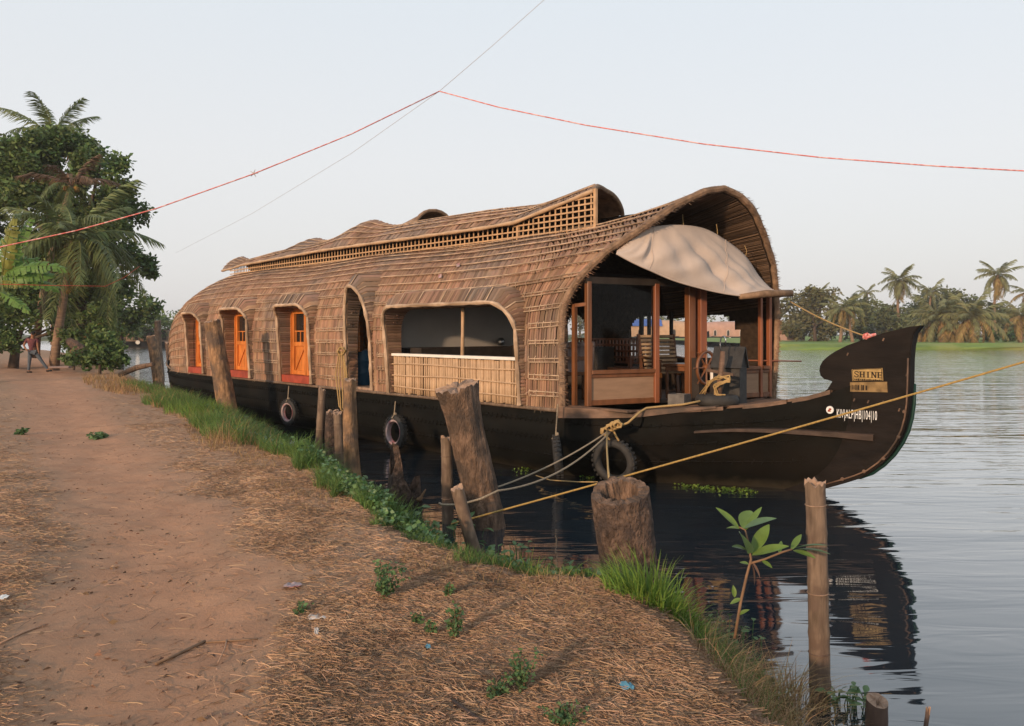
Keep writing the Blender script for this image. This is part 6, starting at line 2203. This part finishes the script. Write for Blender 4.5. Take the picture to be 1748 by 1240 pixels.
def tree(name, label, px_base, d, clumps, leaf, n_per, mat, group, seed, zbase=.5, trunk_r=.25, shape_noise=.25):
    """clumps: (px, py, radius in px, depth offset)"""
    rng = np.random.default_rng(seed)
    base = P(px_base, HY, d); base.z = zbase
    o = thing(name, label, 'tree', base, 0, group)
    sc = d / FPX
    pts = []
    cs = []
    for c in clumps:
        px, py, r = c[:3]
        dd = c[3] if len(c) > 3 else rng.uniform(-1, 1) * r * sc
        ctr = np.array(P(px, py, d)) + np.array([0, dd, 0]) - np.array(base)
        cs.append(ctr)
        R_ = r * sc
        n = int(n_per * max(.25, (r / 45) ** 2))
        # sub-lumps give an uneven outline with gaps
        nsub = 9
        sub = rng.normal(size=(nsub, 3)); sub /= np.linalg.norm(sub, axis=1)[:, None]
        sub = ctr + sub * R_ * rng.uniform(.35, .95, (nsub, 1)) * np.array([1, .9, .85])
        j = rng.integers(0, nsub, n)
        v = rng.normal(size=(n, 3)); v /= np.linalg.norm(v, axis=1)[:, None]
        rad = R_ * .46 * rng.random((n, 1)) ** .45
        pts.append(sub[j] + v * rad)
    pts = np.concatenate(pts)
    V, F = leaf_quads(pts, np.full(len(pts), leaf), rng, 1.9, .55)
    link('crown', np_mesh('crown', V, F, MAT[mat]), o)
    m = MB()
    cen = sum(cs) / len(cs)
    top = Vector((cen[0] * .5, 0, max(1.0, cen[2] * .7)))
    m.tube([(0, 0, -.5), top * .5, top], [trunk_r * 1.3, trunk_r, trunk_r * .7], 8)
    m.build('trunk', MAT['trunk'], o, smooth=True)
    for c in cs[:7]:
        m = MB()
        q = Vector(c)
        m.tube([top * .75, top.lerp(q, .5) + Vector((0, 0, -.1 * q.length * .2)), q], [trunk_r * .5, trunk_r * .32, trunk_r * .12], 6)
        m.build('limb', MAT['trunk'], o, smooth=True)
    return o

# left group
tree('mango_tree', 'large dark dense tree behind the leaning coconut palm', 150, 41, [(60, 285, 48), (130, 262, 48), (190, 290, 42), (215, 335, 32), (20, 330, 55), (100, 340, 60), (170, 355, 55), (40, 410, 55), (120, 430, 60), (190, 420, 50), (215, 400, 30), (190, 480, 45), (120, 500, 55), (30, 480, 55), (-30, 300, 60), (-40, 400, 60), (30, 262, 38), (150, 400, 55), (80, 470, 55), (230, 455, 30), (92, 250, 42), (70, 235, 28)], .28, 2300, 'leaf_dark', 'trees on the left bank', 3, trunk_r=.35)
tree('mango_tree', 'low dark undergrowth tree at the left edge behind the walking person', 20, 37, [(-10, 530, 50), (50, 540, 40), (100, 550, 40), (150, 545, 42), (10, 580, 30), (-40, 560, 50)], .26, 1100, 'leaf_dark', 'trees on the left bank', 4, trunk_r=.2)
tree('bank_tree', 'dark green tree hanging over the far water left of the stern', 205, 62, [(185, 530, 45), (215, 520, 40), (240, 525, 32), (262, 530, 20), (200, 560, 40), (170, 565, 40), (235, 550, 28), (155, 510, 45)], .40, 900, 'leaf_dark', 'trees on the left bank', 5, trunk_r=.25)
tree('round_shrub', 'bushy green shrub on the bank right of the palm trunk', 170, 31, [(160, 602, 24), (185, 600, 22), (172, 582, 22), (140, 612, 20), (196, 612, 18), (178, 622, 16)], .20, 1500, 'leaf_mid', 'trees on the left bank', 6, trunk_r=.06, zbase=.3)
tree('round_shrub', 'low shrubs at the foot of the leaning palm', 125, 34, [(118, 612, 14), (132, 600, 18), (140, 580, 20), (120, 575, 18), (150, 560, 20)], .18, 1600, 'leaf_dark', 'trees on the left bank', 7, trunk_r=.05, zbase=.4)
tree('round_shrub', 'green hedge on the left edge behind the path', -10, 36, [(-20, 600, 28), (15, 592, 18), (0, 575, 22)], .18, 900, 'leaf_mid', 'trees on the left bank', 8, trunk_r=.06, zbase=.4)
palm('coconut_palm', 'leaning coconut palm with a sunlit trunk at the end of the path', P(92, 620, 34), P(126, 412, 34.3), .17, 4.0, 26, ['green'], 'palms on the left bank', 11, (-.12, 1.1))
palm('coconut_palm', 'coconut palm whose crown rises above the dark tree', P(95, 580, 46), P(90, 236, 45), .2, 3.2, 18, ['green', 'green', 'gold'], 'palms on the left bank', 12, (-.3, 1.35))
palm('coconut_palm', 'palm with drooping brown fronds in front of the dark tree', P(60, 600, 38.5), P(122, 318, 37.5), .16, 2.3, 11, ['dry', 'green'], 'palms on the left bank', 13, (-.1, 1.3))
# gold hanging frond of the leaning palm
def single_frond(label, at, rot, s, key, var):
    o = link('fallen_frond', FR[key][var]); o.location = at; o.rotation_euler = rot; o.scale = (s, s, s)
    return tag(o, label, 'palm frond')
single_frond('yellow dead frond hanging down the trunk of the leaning palm', P(122, 415, 33.8), (0, 1.15, -.5), .55, 'gold', 2)
single_frond('yellowed young frond standing behind the palm foot', P(140, 590, 35), (0, -1.2, .5), .35, 'gold', 1)
# banana plant
def banana():
    D = 26
    base = P(-14, 600, D); base.z = .5
    o = thing('banana_plant', 'banana plant with broad torn leaves at the left edge', 'plant', base)
    q = lambda px, py, d=D: P(px, py, d) - base
    MB().tube([(0, 0, -.3), q(-8, 540), q(-4, 470)], [.13, .11, .07], 9).build('stem', MAT['banana'], o, smooth=True)
    MB().tube([Vector((-.8, .4, -.3)), q(-30, 540), q(-26, 460)], [.14, .12, .09], 9).build('stem', MAT['banana'], o, smooth=True)
    LV = [((4, 470), (22, 372), 34, 'banana_old', .1), ((6, 468), (50, 372), 30, 'banana', .1), ((8, 468), (110, 455), 26, 'banana', .5), ((5, 475), (90, 468), 34, 'banana', .35), ((5, 480), (100, 490), 26, 'banana', .5),
          ((2, 470), (-60, 420), 40, 'banana', .4), ((0, 475), (-50, 480), 38, 'banana_old', .5), ((4, 480), (36, 485), 20, 'banana_old', .3), ((-25, 465), (14, 402), 34, 'banana', .2), ((-25, 465), (64, 440), 30, 'banana', .5), ((2, 500), (48, 530), 18, 'banana', .2)]
    for i, (a, b, wpx, mt, dr) in enumerate(LV):
        A_, B__ = q(*a), q(b[0], b[1], D - .6 + .25 * (i % 5))
        d = B__ - A_; L_ = d.length
        rd = random.Random(i)
        rows = []
        wm_ = wpx * D / FPX
        m = MB()
        segs = 16
        for s_ in (-1, 1):
            for j in range(segs):
                f0, f1 = j / segs, (j + 1) / segs - (.02 if rd.random() < .5 else 0)
                def row(f, fl):
                    ww = wm_ * .5 * math.sin(math.pi * min(1, .08 + .9 * f)) ** .6
                    z = dr * L_ * (.9 * f - 1.0 * f * f)
                    return [(L_ * f, 0, z), (L_ * f + .02, s_ * ww * .55, z - .02 + fl * .5), (L_ * f + .05, s_ * ww, z - .14 * wm_ + fl)]
                fl = rd.uniform(-.09, .05)
                m.grid([row(f0, fl), row(f1, fl)])
        rib = [(L_ * f, 0, dr * L_ * (.9 * f - f * f)) for f in np.linspace(0, 1, 9)]
        m.tube(rib, [.03 * (1 - .8 * k / 8) for k in range(9)], 5)
        lf = m.build('leaf', MAT[mt], o)
        x = d.normalized(); nrm = Vector((.1, -.75, .65)).normalized()
        y = nrm.cross(x).normalized(); z = x.cross(y)
        lf.matrix_local = Matrix.Translation(A_) @ Matrix((x, y, z)).transposed().to_4x4()
banana()
# driftwood and pale plank near the palm foot
o = thing('driftwood', 'weathered tangle of driftwood beside the shrub on the bank', 'driftwood', P(130, 605, 32.5))
for i, (a, b, r) in enumerate((((118, 582), (150, 618), .22), ((128, 584), (140, 616), .15), ((122, 600), (160, 620), .14))):
    A_, B__ = P(a[0], a[1], 32.5 + i * .2) - P(130, 605, 32.5), P(b[0], b[1], 32 + i * .3) - P(130, 605, 32.5)
    MB().tube([A_, A_.lerp(B__, .5) + Vector((.05, 0, .1)), B__], [r * .7, r, r * .8], 8).build('branch', MAT['orange_log'] if i else MAT['bark_rough'], o)
o = MB().box(P(103, 628, 32.4) + Vector((0, 0, .02)), (.75, .35, .08), Matrix.Rotation(.2, 3, 'Z')).build('stone_slab', MAT['cloth'], None, origin=P(103, 628, 32.4), bevel=.02)
tag(o, 'pale flat slab lying on the ground at the foot of the leaning palm', 'slab')
m = MB()
a, b = P(205, 640, 27.5), P(262, 622, 26.5)
m.tube([a, a.lerp(b, .5) + Vector((0, 0, .06)), b], [.09, .1, .07], 8)
tag(m.build('fallen_log', MAT['bark_wet'], None, origin=a), 'grey fallen log reaching over the water left of the stern stakes', 'log')

# ---------------------------------------------------------------- walking person
def person():
    foot = G(50, 635, .55)
    D = foot.y
    base = Vector((P(56, HY, D).x, D, gz(P(56, HY, D).x, D)))
    o = thing('person', 'person in maroon shirt and grey trousers striding to the right on the path', 'person', base)
    # joint positions: x to the right, y away, z up
    J = dict(pel=(0.0, 0, .92), wst=(-.02, 0, 1.08), chs=(-.03, 0, 1.30), nck=(-.02, 0, 1.46), hd1=(.0, -.01, 1.54), hd2=(.02, -.02, 1.64),
             shl=(-.20, -.05, 1.41), ell=(-.34, -.08, 1.16), wrl=(-.17, -.16, .97), hal=(-.11, -.17, .94),
             shr=(.16, .06, 1.41), elr=(.19, .02, 1.13), wrr=(.27, -.05, .91), har=(.30, -.06, .85),
             hpl=(-.09, -.03, .88), knl=(-.13, -.02, .48), anl=(-.17, -.02, .08), tol=(-.06, -.05, .03),
             hpr=(.09, .03, .88), knr=(.34, .02, .52), anr=(.62, .03, .13), tor=(.74, .0, .10))
    def skin(name, edges, rad, mat, parent, root, sub=1):
        names = []
        for e in edges:
            for k in e:
                if k not in names: names.append(k)
        me = bpy.data.meshes.new(name)
        me.from_pydata([J[k] for k in names], [(names.index(a), names.index(b)) for a, b in edges], [])
        ob = link(name, me, parent)
        md = ob.modifiers.new('skin', 'SKIN')
        for i, k in enumerate(names):
            v = me.skin_vertices[0].data[i]
            r = rad[k]
            v.radius = r if isinstance(r, tuple) else (r, r)
            v.use_root = (k == root)
        md2 = ob.modifiers.new('sub', 'SUBSURF'); md2.levels = 2; md2.render_levels = 2
        dg = bpy.context.evaluated_depsgraph_get()
        nm = bpy.data.meshes.new_from_object(ob.evaluated_get(dg))
        ob.modifiers.clear()
        ob.data = nm
        nm.materials.clear(); nm.materials.append(mat)
        for p in nm.polygons: p.use_smooth = True
        return ob
    rad = dict(pel=(.15, .11), wst=(.13, .095), chs=(.155, .11), nck=.055, hd1=.075, hd2=.085, shl=.062, ell=.045, wrl=.03, hal=.035, shr=.062, elr=.045, wrr=.03, har=.035,
               hpl=.085, knl=.058, anl=.04, tol=.035, hpr=.085, knr=.058, anr=.04, tor=.035)
    full = [('pel', 'wst'), ('wst', 'chs'), ('chs', 'nck'), ('nck', 'hd1'), ('hd1', 'hd2'), ('chs', 'shl'), ('shl', 'ell'), ('ell', 'wrl'), ('wrl', 'hal'), ('chs', 'shr'), ('shr', 'elr'), ('elr', 'wrr'), ('wrr', 'har'),
            ('pel', 'hpl'), ('hpl', 'knl'), ('knl', 'anl'), ('anl', 'tol'), ('pel', 'hpr'), ('hpr', 'knr'), ('knr', 'anr'), ('anr', 'tor')]
    body = skin('body', full, rad, MAT['skin'], o, 'pel')
    # fingers, nose and ears joined to the body mesh
    m = MB()
    for hnd, d in (('hal', Vector((.8, .1, -.35))), ('har', Vector((.4, -.1, -.8)))):
        d.normalize(); h0 = Vector(J[hnd]); s_ = d.cross(Vector((0, 1, 0))).normalized()
        for k in range(4):
            b0 = h0 + Vector((0, (k - 1.5) * .02, 0)) + d * .02
            L_ = (.075, .085, .08, .062)[k]
            m.tube([b0, b0 + d * L_ * .5, b0 + d * L_ * .8 + s_ * .012, b0 + d * L_ + s_ * .03], [.010, .0095, .009, .007], 6)
        m.tube([h0 + Vector((0, -.03, 0)), h0 + Vector((0, -.055, 0)) + d * .03, h0 + Vector((0, -.055, 0)) + d * .06], [.012, .011, .008], 6)
    hd = Vector(J['hd2'])
    m.tube([hd + Vector((.075, -.01, .0)), hd + Vector((.11, -.012, -.025))], [.012, .016], 6)
    for s_ in (-1, 1): m.lathe([(0, -.008), (.028, -.005), (.03, .004), (0, .01)], 8, 'y', hd + Vector((-.01, s_ * .088, -.02)))
    bm = bmesh.new(); bm.from_mesh(body.data)
    bm.from_mesh(m.mesh('extra', MAT['skin'], True))
    bm.to_mesh(body.data); bm.free()
    r2 = {k: (tuple(x * 1.14 for x in v) if isinstance(v, tuple) else v * 1.22) for k, v in rad.items()}
    r2['nck'] = .07
    J['slv'] = tuple(Vector(J['shl']).lerp(Vector(J['ell']), .62)); J['srv'] = tuple(Vector(J['shr']).lerp(Vector(J['elr']), .62))
    r2['slv'] = r2['srv'] = .062
    J['hem'] = (0.0, 0, .86); r2['hem'] = (.165, .12)
    J['nk0'] = (-.025, 0, 1.43); r2['nk0'] = .075
    skin('shirt', [('hem', 'wst'), ('wst', 'chs'), ('chs', 'nk0'), ('chs', 'shl'), ('shl', 'slv'), ('chs', 'shr'), ('shr', 'srv')], r2, MAT['shirt'], o, 'hem')
    r3 = {k: (tuple(x * 1.08 for x in v) if isinstance(v, tuple) else v * 1.25) for k, v in rad.items()}
    skin('trousers', [('pel', 'hpl'), ('hpl', 'knl'), ('knl', 'anl'), ('pel', 'hpr'), ('hpr', 'knr'), ('knr', 'anr')], r3, MAT['jeans'], o, 'pel')
    hm_ = MB(); hm_.lathe([(.094, -.02), (.098, .02), (.09, .06), (.06, .095), (0, .108)], 14, 'z', hd + Vector((-.012, 0, .005)))
    hm_.build('hair', MAT['hair'], o, smooth=True)
    for a, b in (('anl', 'tol'), ('anr', 'tor')):
        p, q_ = Vector(J[a]), Vector(J[b])
        MB().tube([p + Vector((-.05, 0, -.05)), p.lerp(q_, .5) + Vector((0, 0, -.02)), q_ + Vector((.05, 0, 0))], [.04, .05, .03], 8).build('shoe', MAT['hair'], o, smooth=True)
person()

# ---------------------------------------------------------------- far shore on the right
TG = 'trees on the far shore'
def fb(px, d, z=.9):
    p = P(px, HY, d); p.z = z; return p
far_trees = [
    ('olive brown spreading tree nearest the awning', 1392, 128, [(1378, 530, 34), (1405, 515, 28), (1365, 555, 28), (1400, 555, 34), (1420, 540, 24), (1385, 505, 18), (1350, 560, 20)], 'leaf_brown', 1),
    ('dark round tree behind the pair of short palms', 1470, 140, [(1455, 535, 26), (1480, 525, 28), (1465, 560, 28), (1440, 560, 22), (1490, 555, 26)], 'leaf_far', 2),
    ('dense dark green tree left of the tall palm trunk', 1510, 132, [(1500, 545, 26), (1520, 535, 28), (1535, 555, 26), (1505, 568, 20), (1545, 540, 20)], 'leaf_far', 3),
    ('broad rounded tree behind the low golden palms', 1610, 146, [(1595, 520, 28), (1620, 508, 28), (1645, 520, 28), (1610, 545, 36), (1660, 545, 28), (1575, 545, 24), (1560, 530, 22), (1680, 530, 22), (1548, 555, 20)], 'leaf_far', 4),
    ('dark low tree behind the tall palm at the right', 1700, 142, [(1690, 545, 24), (1710, 535, 22), (1730, 545, 26), (1700, 562, 24), (1745, 560, 24)], 'leaf_far', 5),
    ('dark thicket under the low golden palms', 1600, 124, [(1580, 572, 12), (1600, 570, 12), (1622, 571, 12), (1645, 572, 12), (1690, 573, 12), (1720, 574, 10)], 'leaf_dark', 6),
    ('pale scrubby tree at the saloon corner across the water', 1328, 150, [(1322, 548, 12), (1330, 535, 8), (1336, 560, 14), (1318, 562, 14)], 'leaf_brown', 7),
]
for lab, px, d, cl, mt, sd in far_trees:
    tree('shore_tree', lab, px, d, cl, .70, 1900, mt, TG, 100 + sd, zbase=.8, trunk_r=.3)
fp = [  # label, base px, top px/py, depth, crown radius px, fronds, keys, elevation range
    ('tall slim palm standing clear above the dark trees', (1541, 575), (1536, 478), 132, 40, 28, ['far', 'far', 'far', 'far_gold'], (-.9, 1.3)),
    ('tall palm at the right with hanging golden fronds', (1702, 575), (1704, 470), 136, 40, 28, ['far', 'far', 'far_gold'], (-1.0, 1.3)),
    ('short palm with red lit trunk beside the olive tree', (1434, 577), (1436, 528), 118, 36, 22, ['far', 'far', 'far_gold'], (-.6, 1.2)),
    ('short palm leaning left with gold lower fronds', (1456, 577), (1450, 524), 120, 38, 22, ['far', 'far', 'far_gold'], (-.6, 1.2)),
    ('upright feathery palm rising behind the olive tree', (1402, 575), (1400, 500), 140, 26, 14, ['far'], (.1, 1.3)),
    ('slender palm top rising from the dark round tree', (1480, 575), (1480, 500), 146, 24, 14, ['far'], (-.1, 1.3)),
    ('feathery palm rising left of the broad rounded tree', (1592, 575), (1590, 500), 140, 30, 16, ['far'], (0, 1.3)),
    ('large low palm with broad golden fronds and short trunk', (1661, 580), (1660, 545), 112, 64, 30, ['far', 'far', 'far_gold'], (-.3, 1.4)),
    ('large bushy palm spreading left of the short trunk palm', (1606, 578), (1604, 546), 115, 62, 30, ['far', 'far', 'far', 'far_gold'], (-.25, 1.4)),
    ('golden palm at the right edge of the picture', (1742, 580), (1744, 540), 114, 48, 24, ['far', 'far_gold'], (-.4, 1.3)),
    ('low golden palm behind the prow tip', (1572, 580), (1570, 562), 118, 34, 20, ['far', 'far_gold'], (-.3, 1.2)),
    ('tall palm partly cut by the right edge', (1752, 575), (1756, 500), 138, 38, 18, ['far', 'far_gold'], (-.8, 1.1)),
]
for i, (lab, b, t, d, rpx, nf, keys, up) in enumerate(fp):
    palm('coconut_palm', lab, fb(b[0], d, .8), P(t[0], t[1], d), .22, rpx * d / FPX, nf, keys, 'palms on the far shore', 200 + i, up)

def house(name, label, px, d, wpx, z0, hpx, mat, roofmat):
    c = fb(px, d, z0); sc = d / FPX
    w_, h_ = wpx * sc, hpx * sc
    o = thing(name, label, 'house', c, 0.2)
    MB().box((0, 0, h_ / 2), (w_, w_ * .7, h_)).build('wall', mat, o)
    m = MB(); e = .5
    m.add([(-w_ / 2 - e, -w_ * .35 - e, h_), (w_ / 2 + e, -w_ * .35 - e, h_), (w_ / 2 + e, w_ * .35 + e, h_), (-w_ / 2 - e, w_ * .35 + e, h_), (-w_ / 2, 0, h_ + w_ * .22), (w_ / 2, 0, h_ + w_ * .22)], [(0, 1, 5, 4), (2, 3, 4, 5), (0, 4, 3), (1, 2, 5), (0, 3, 2, 1)])
    m.build('roof', roofmat, o)
    for k in range(3):
        f = MB().box((-w_ * .3 + k * w_ * .3, -w_ * .35 - .03, h_ * .55), (w_ * .13, .1, h_ * .35)).build('window', MAT['dark'], o)
MAT['roof_tile'] = M('tile_roof', (.25, .12, .08), var=.3, scale=2, bump=.3)
house('shore_house', 'low pink walled house half hidden left of the olive tree', 1352, 132, 34, .9, 13, MAT['pink_wall'], MAT['roof_tile'])
house('shore_house', 'small white house between the palms on the far shore', 1409, 140, 14, .9, 26, MAT['white'], MAT['roof_tile'])
house('shore_house', 'tiny pale hut behind the prow on the far shore', 1540, 150, 10, .9, 20, MAT['white'], MAT['roof_tile'])
house('shore_house', 'orange roofed house at the right edge of the far shore', 1742, 150, 30, .9, 20, MAT['pink_wall'], MAT['roof_tile'])

# boats moored on the far side, seen through the saloon
def far_boat(name, label, px, d, L_, rot, wallmat, roofmat, blue=False, hullh=1.2, top=4.2):
    c = P(px, HY, d); c.z = 0
    o = thing(name, label, 'houseboat', c, rot, 'houseboats moored across the water')
    m = MB(); rows = []
    for i in range(15):
        f = i / 14; x = (f - .5) * L_; b = 2.2 * math.sin(math.pi * (.04 + .92 * f)) ** .45; s_ = hullh + 1.3 * abs(2 * f - 1) ** 4
        rows.append([(x, -b, s_), (x, -b * .85, -.3), (x, b * .85, -.3), (x, b, s_)])
    m.grid(rows); m.build('hull', MAT['tar'], o)
    m = MB(); rows = []
    for i in range(11):
        f = i / 10; x = (f - .5) * L_ * .78; e = 1 - .25 * abs(2 * f - 1) ** 3
        rows.append([(x, 2.0 * c_, hullh + (z - hullh) * e) for c_, z in ((-1, hullh - .1), (-1.02, top * .62), (-.8, top * .85), (-.4, top * .97), (0, top), (.4, top * .97), (.8, top * .85), (1.02, top * .62), (1, hullh - .1))])
    m.grid(rows); m.build('thatch', wallmat, o, smooth=True)
    for k in range(5):
        x = (-.32 + .16 * k) * L_
        m = MB()
        pts = [(x + .35 * math.cos(a), -2.07, hullh + 1.15 + .5 * math.sin(a)) for a in np.linspace(0, math.pi, 9)]
        pts = [(x + .35, -2.07, hullh + .2)] + pts + [(x - .35, -2.07, hullh + .2)]
        m.add(pts, [tuple(range(len(pts)))]); w_ = m.build('window', MAT['dark'], o)
        m = MB(); m.tube(pts, .07, 5); m.build('frame', roofmat, w_)
    if blue:
        m = MB(); m.grid([[(x, -2.3, top * .72), (x, -1.2, top * .98), (x, 0, top * 1.05), (x, 1.5, top * .9)] for x in (-L_ * .46, -L_ * .3, -L_ * .1, L_ * .05)]); m.build('tarpaulin', MAT['blue_tarp'], o)
    m = MB().lathe([(0, -.05), (.3, -.05), (.3, .05)], 12, 'y', (L_ * .02, -2.2, .75)); m.build('round_mark', MAT['white'], o)
    return o
far_boat('moored_houseboat', 'far houseboat with a blue tarpaulin roof seen between the saloon posts', 1118, 192, 26, 0.05, MAT['beige_wall'], MAT['thatch_trim'], True, 1.3, 5.2)
far_boat('moored_houseboat', 'far pinkish houseboat seen through the right saloon opening', 1240, 200, 20, -0.05, MAT['pink_wall'], MAT['litter'], False, 1.2, 5.0)
far_boat('moored_houseboat', 'low dark thatched houseboat beyond the stern at the left', 236, 120, 12, 0.3, MAT['thatch_trim'], MAT['thatch_trim'], False, .9, 2.9)
BACK = ['tree behind the far houseboats, framed by the left saloon post', 'tree beyond the thatch corner, seen through the side bay of the saloon', 'tree above the left end of the blue tarpaulin roof', 'tree behind the blue tarpaulin roof', 'tree between the two far houseboats seen through the saloon', 'tree above the pinkish far houseboat', 'tree at the right corner post of the saloon on the far shore', 'tree on the far shore hidden behind the dining window', 'tree far behind the olive brown tree on the right shore']
for i, (px, d) in enumerate(((930, 228), (990, 232), (1060, 235), (1120, 226), (1180, 233), (1250, 228), (1300, 230), (860, 240), (1370, 240))):
    rd = random.Random(900 + i)
    cl = [(px + rd.uniform(-28, 28), 545 + rd.uniform(-18, 18), rd.uniform(16, 26)) for _ in range(7)]
    o = tree('shore_tree', BACK[i], px, d, cl, 1.0, 420, 'leaf_far', 'trees behind the far houseboats', 300 + i, zbase=.8, trunk_r=.3)
STERN = ['dark far shore tree above the strip of water at the left', 'dark far shore tree just left of the stern stakes', 'dark far shore tree touching the stern of the thatch', 'dark far shore tree behind the round shrub', 'far shore tree hidden behind the stern dome of the thatch']
for i, (px, d) in enumerate(((205, 112), (255, 118), (290, 125), (160, 116), (330, 150))):
    rd = random.Random(950 + i)
    cl = [(px + rd.uniform(-28, 28), 560 + rd.uniform(-16, 14), rd.uniform(14, 22)) for _ in range(7)]
    tree('shore_tree', STERN[i], px, d, cl, .6, 500, 'leaf_dark', 'trees beyond the stern', 400 + i, zbase=.6, trunk_r=.25)
# ------------------------------------------------------------------ evening haze over the lake
hz = MB()
hz.box((150.0, 670.0, 11.0), (1560.0, 1500.0, 24.0))
HM = bpy.data.materials.new('haze')
HM.use_nodes = True
hn = HM.node_tree
hn.nodes.remove(hn.nodes['Principled BSDF'])
pv = hn.nodes.new('ShaderNodeVolumePrincipled')
pv.inputs['Color'].default_value = (0.96, 0.94, 0.93, 1)
pv.inputs['Density'].default_value = 0.0005
pv.inputs['Anisotropy'].default_value = 0.2
hn.links.new(pv.outputs[0], hn.nodes['Material Output'].inputs['Volume'])
hz.build('haze', HM, None, kind='stuff')
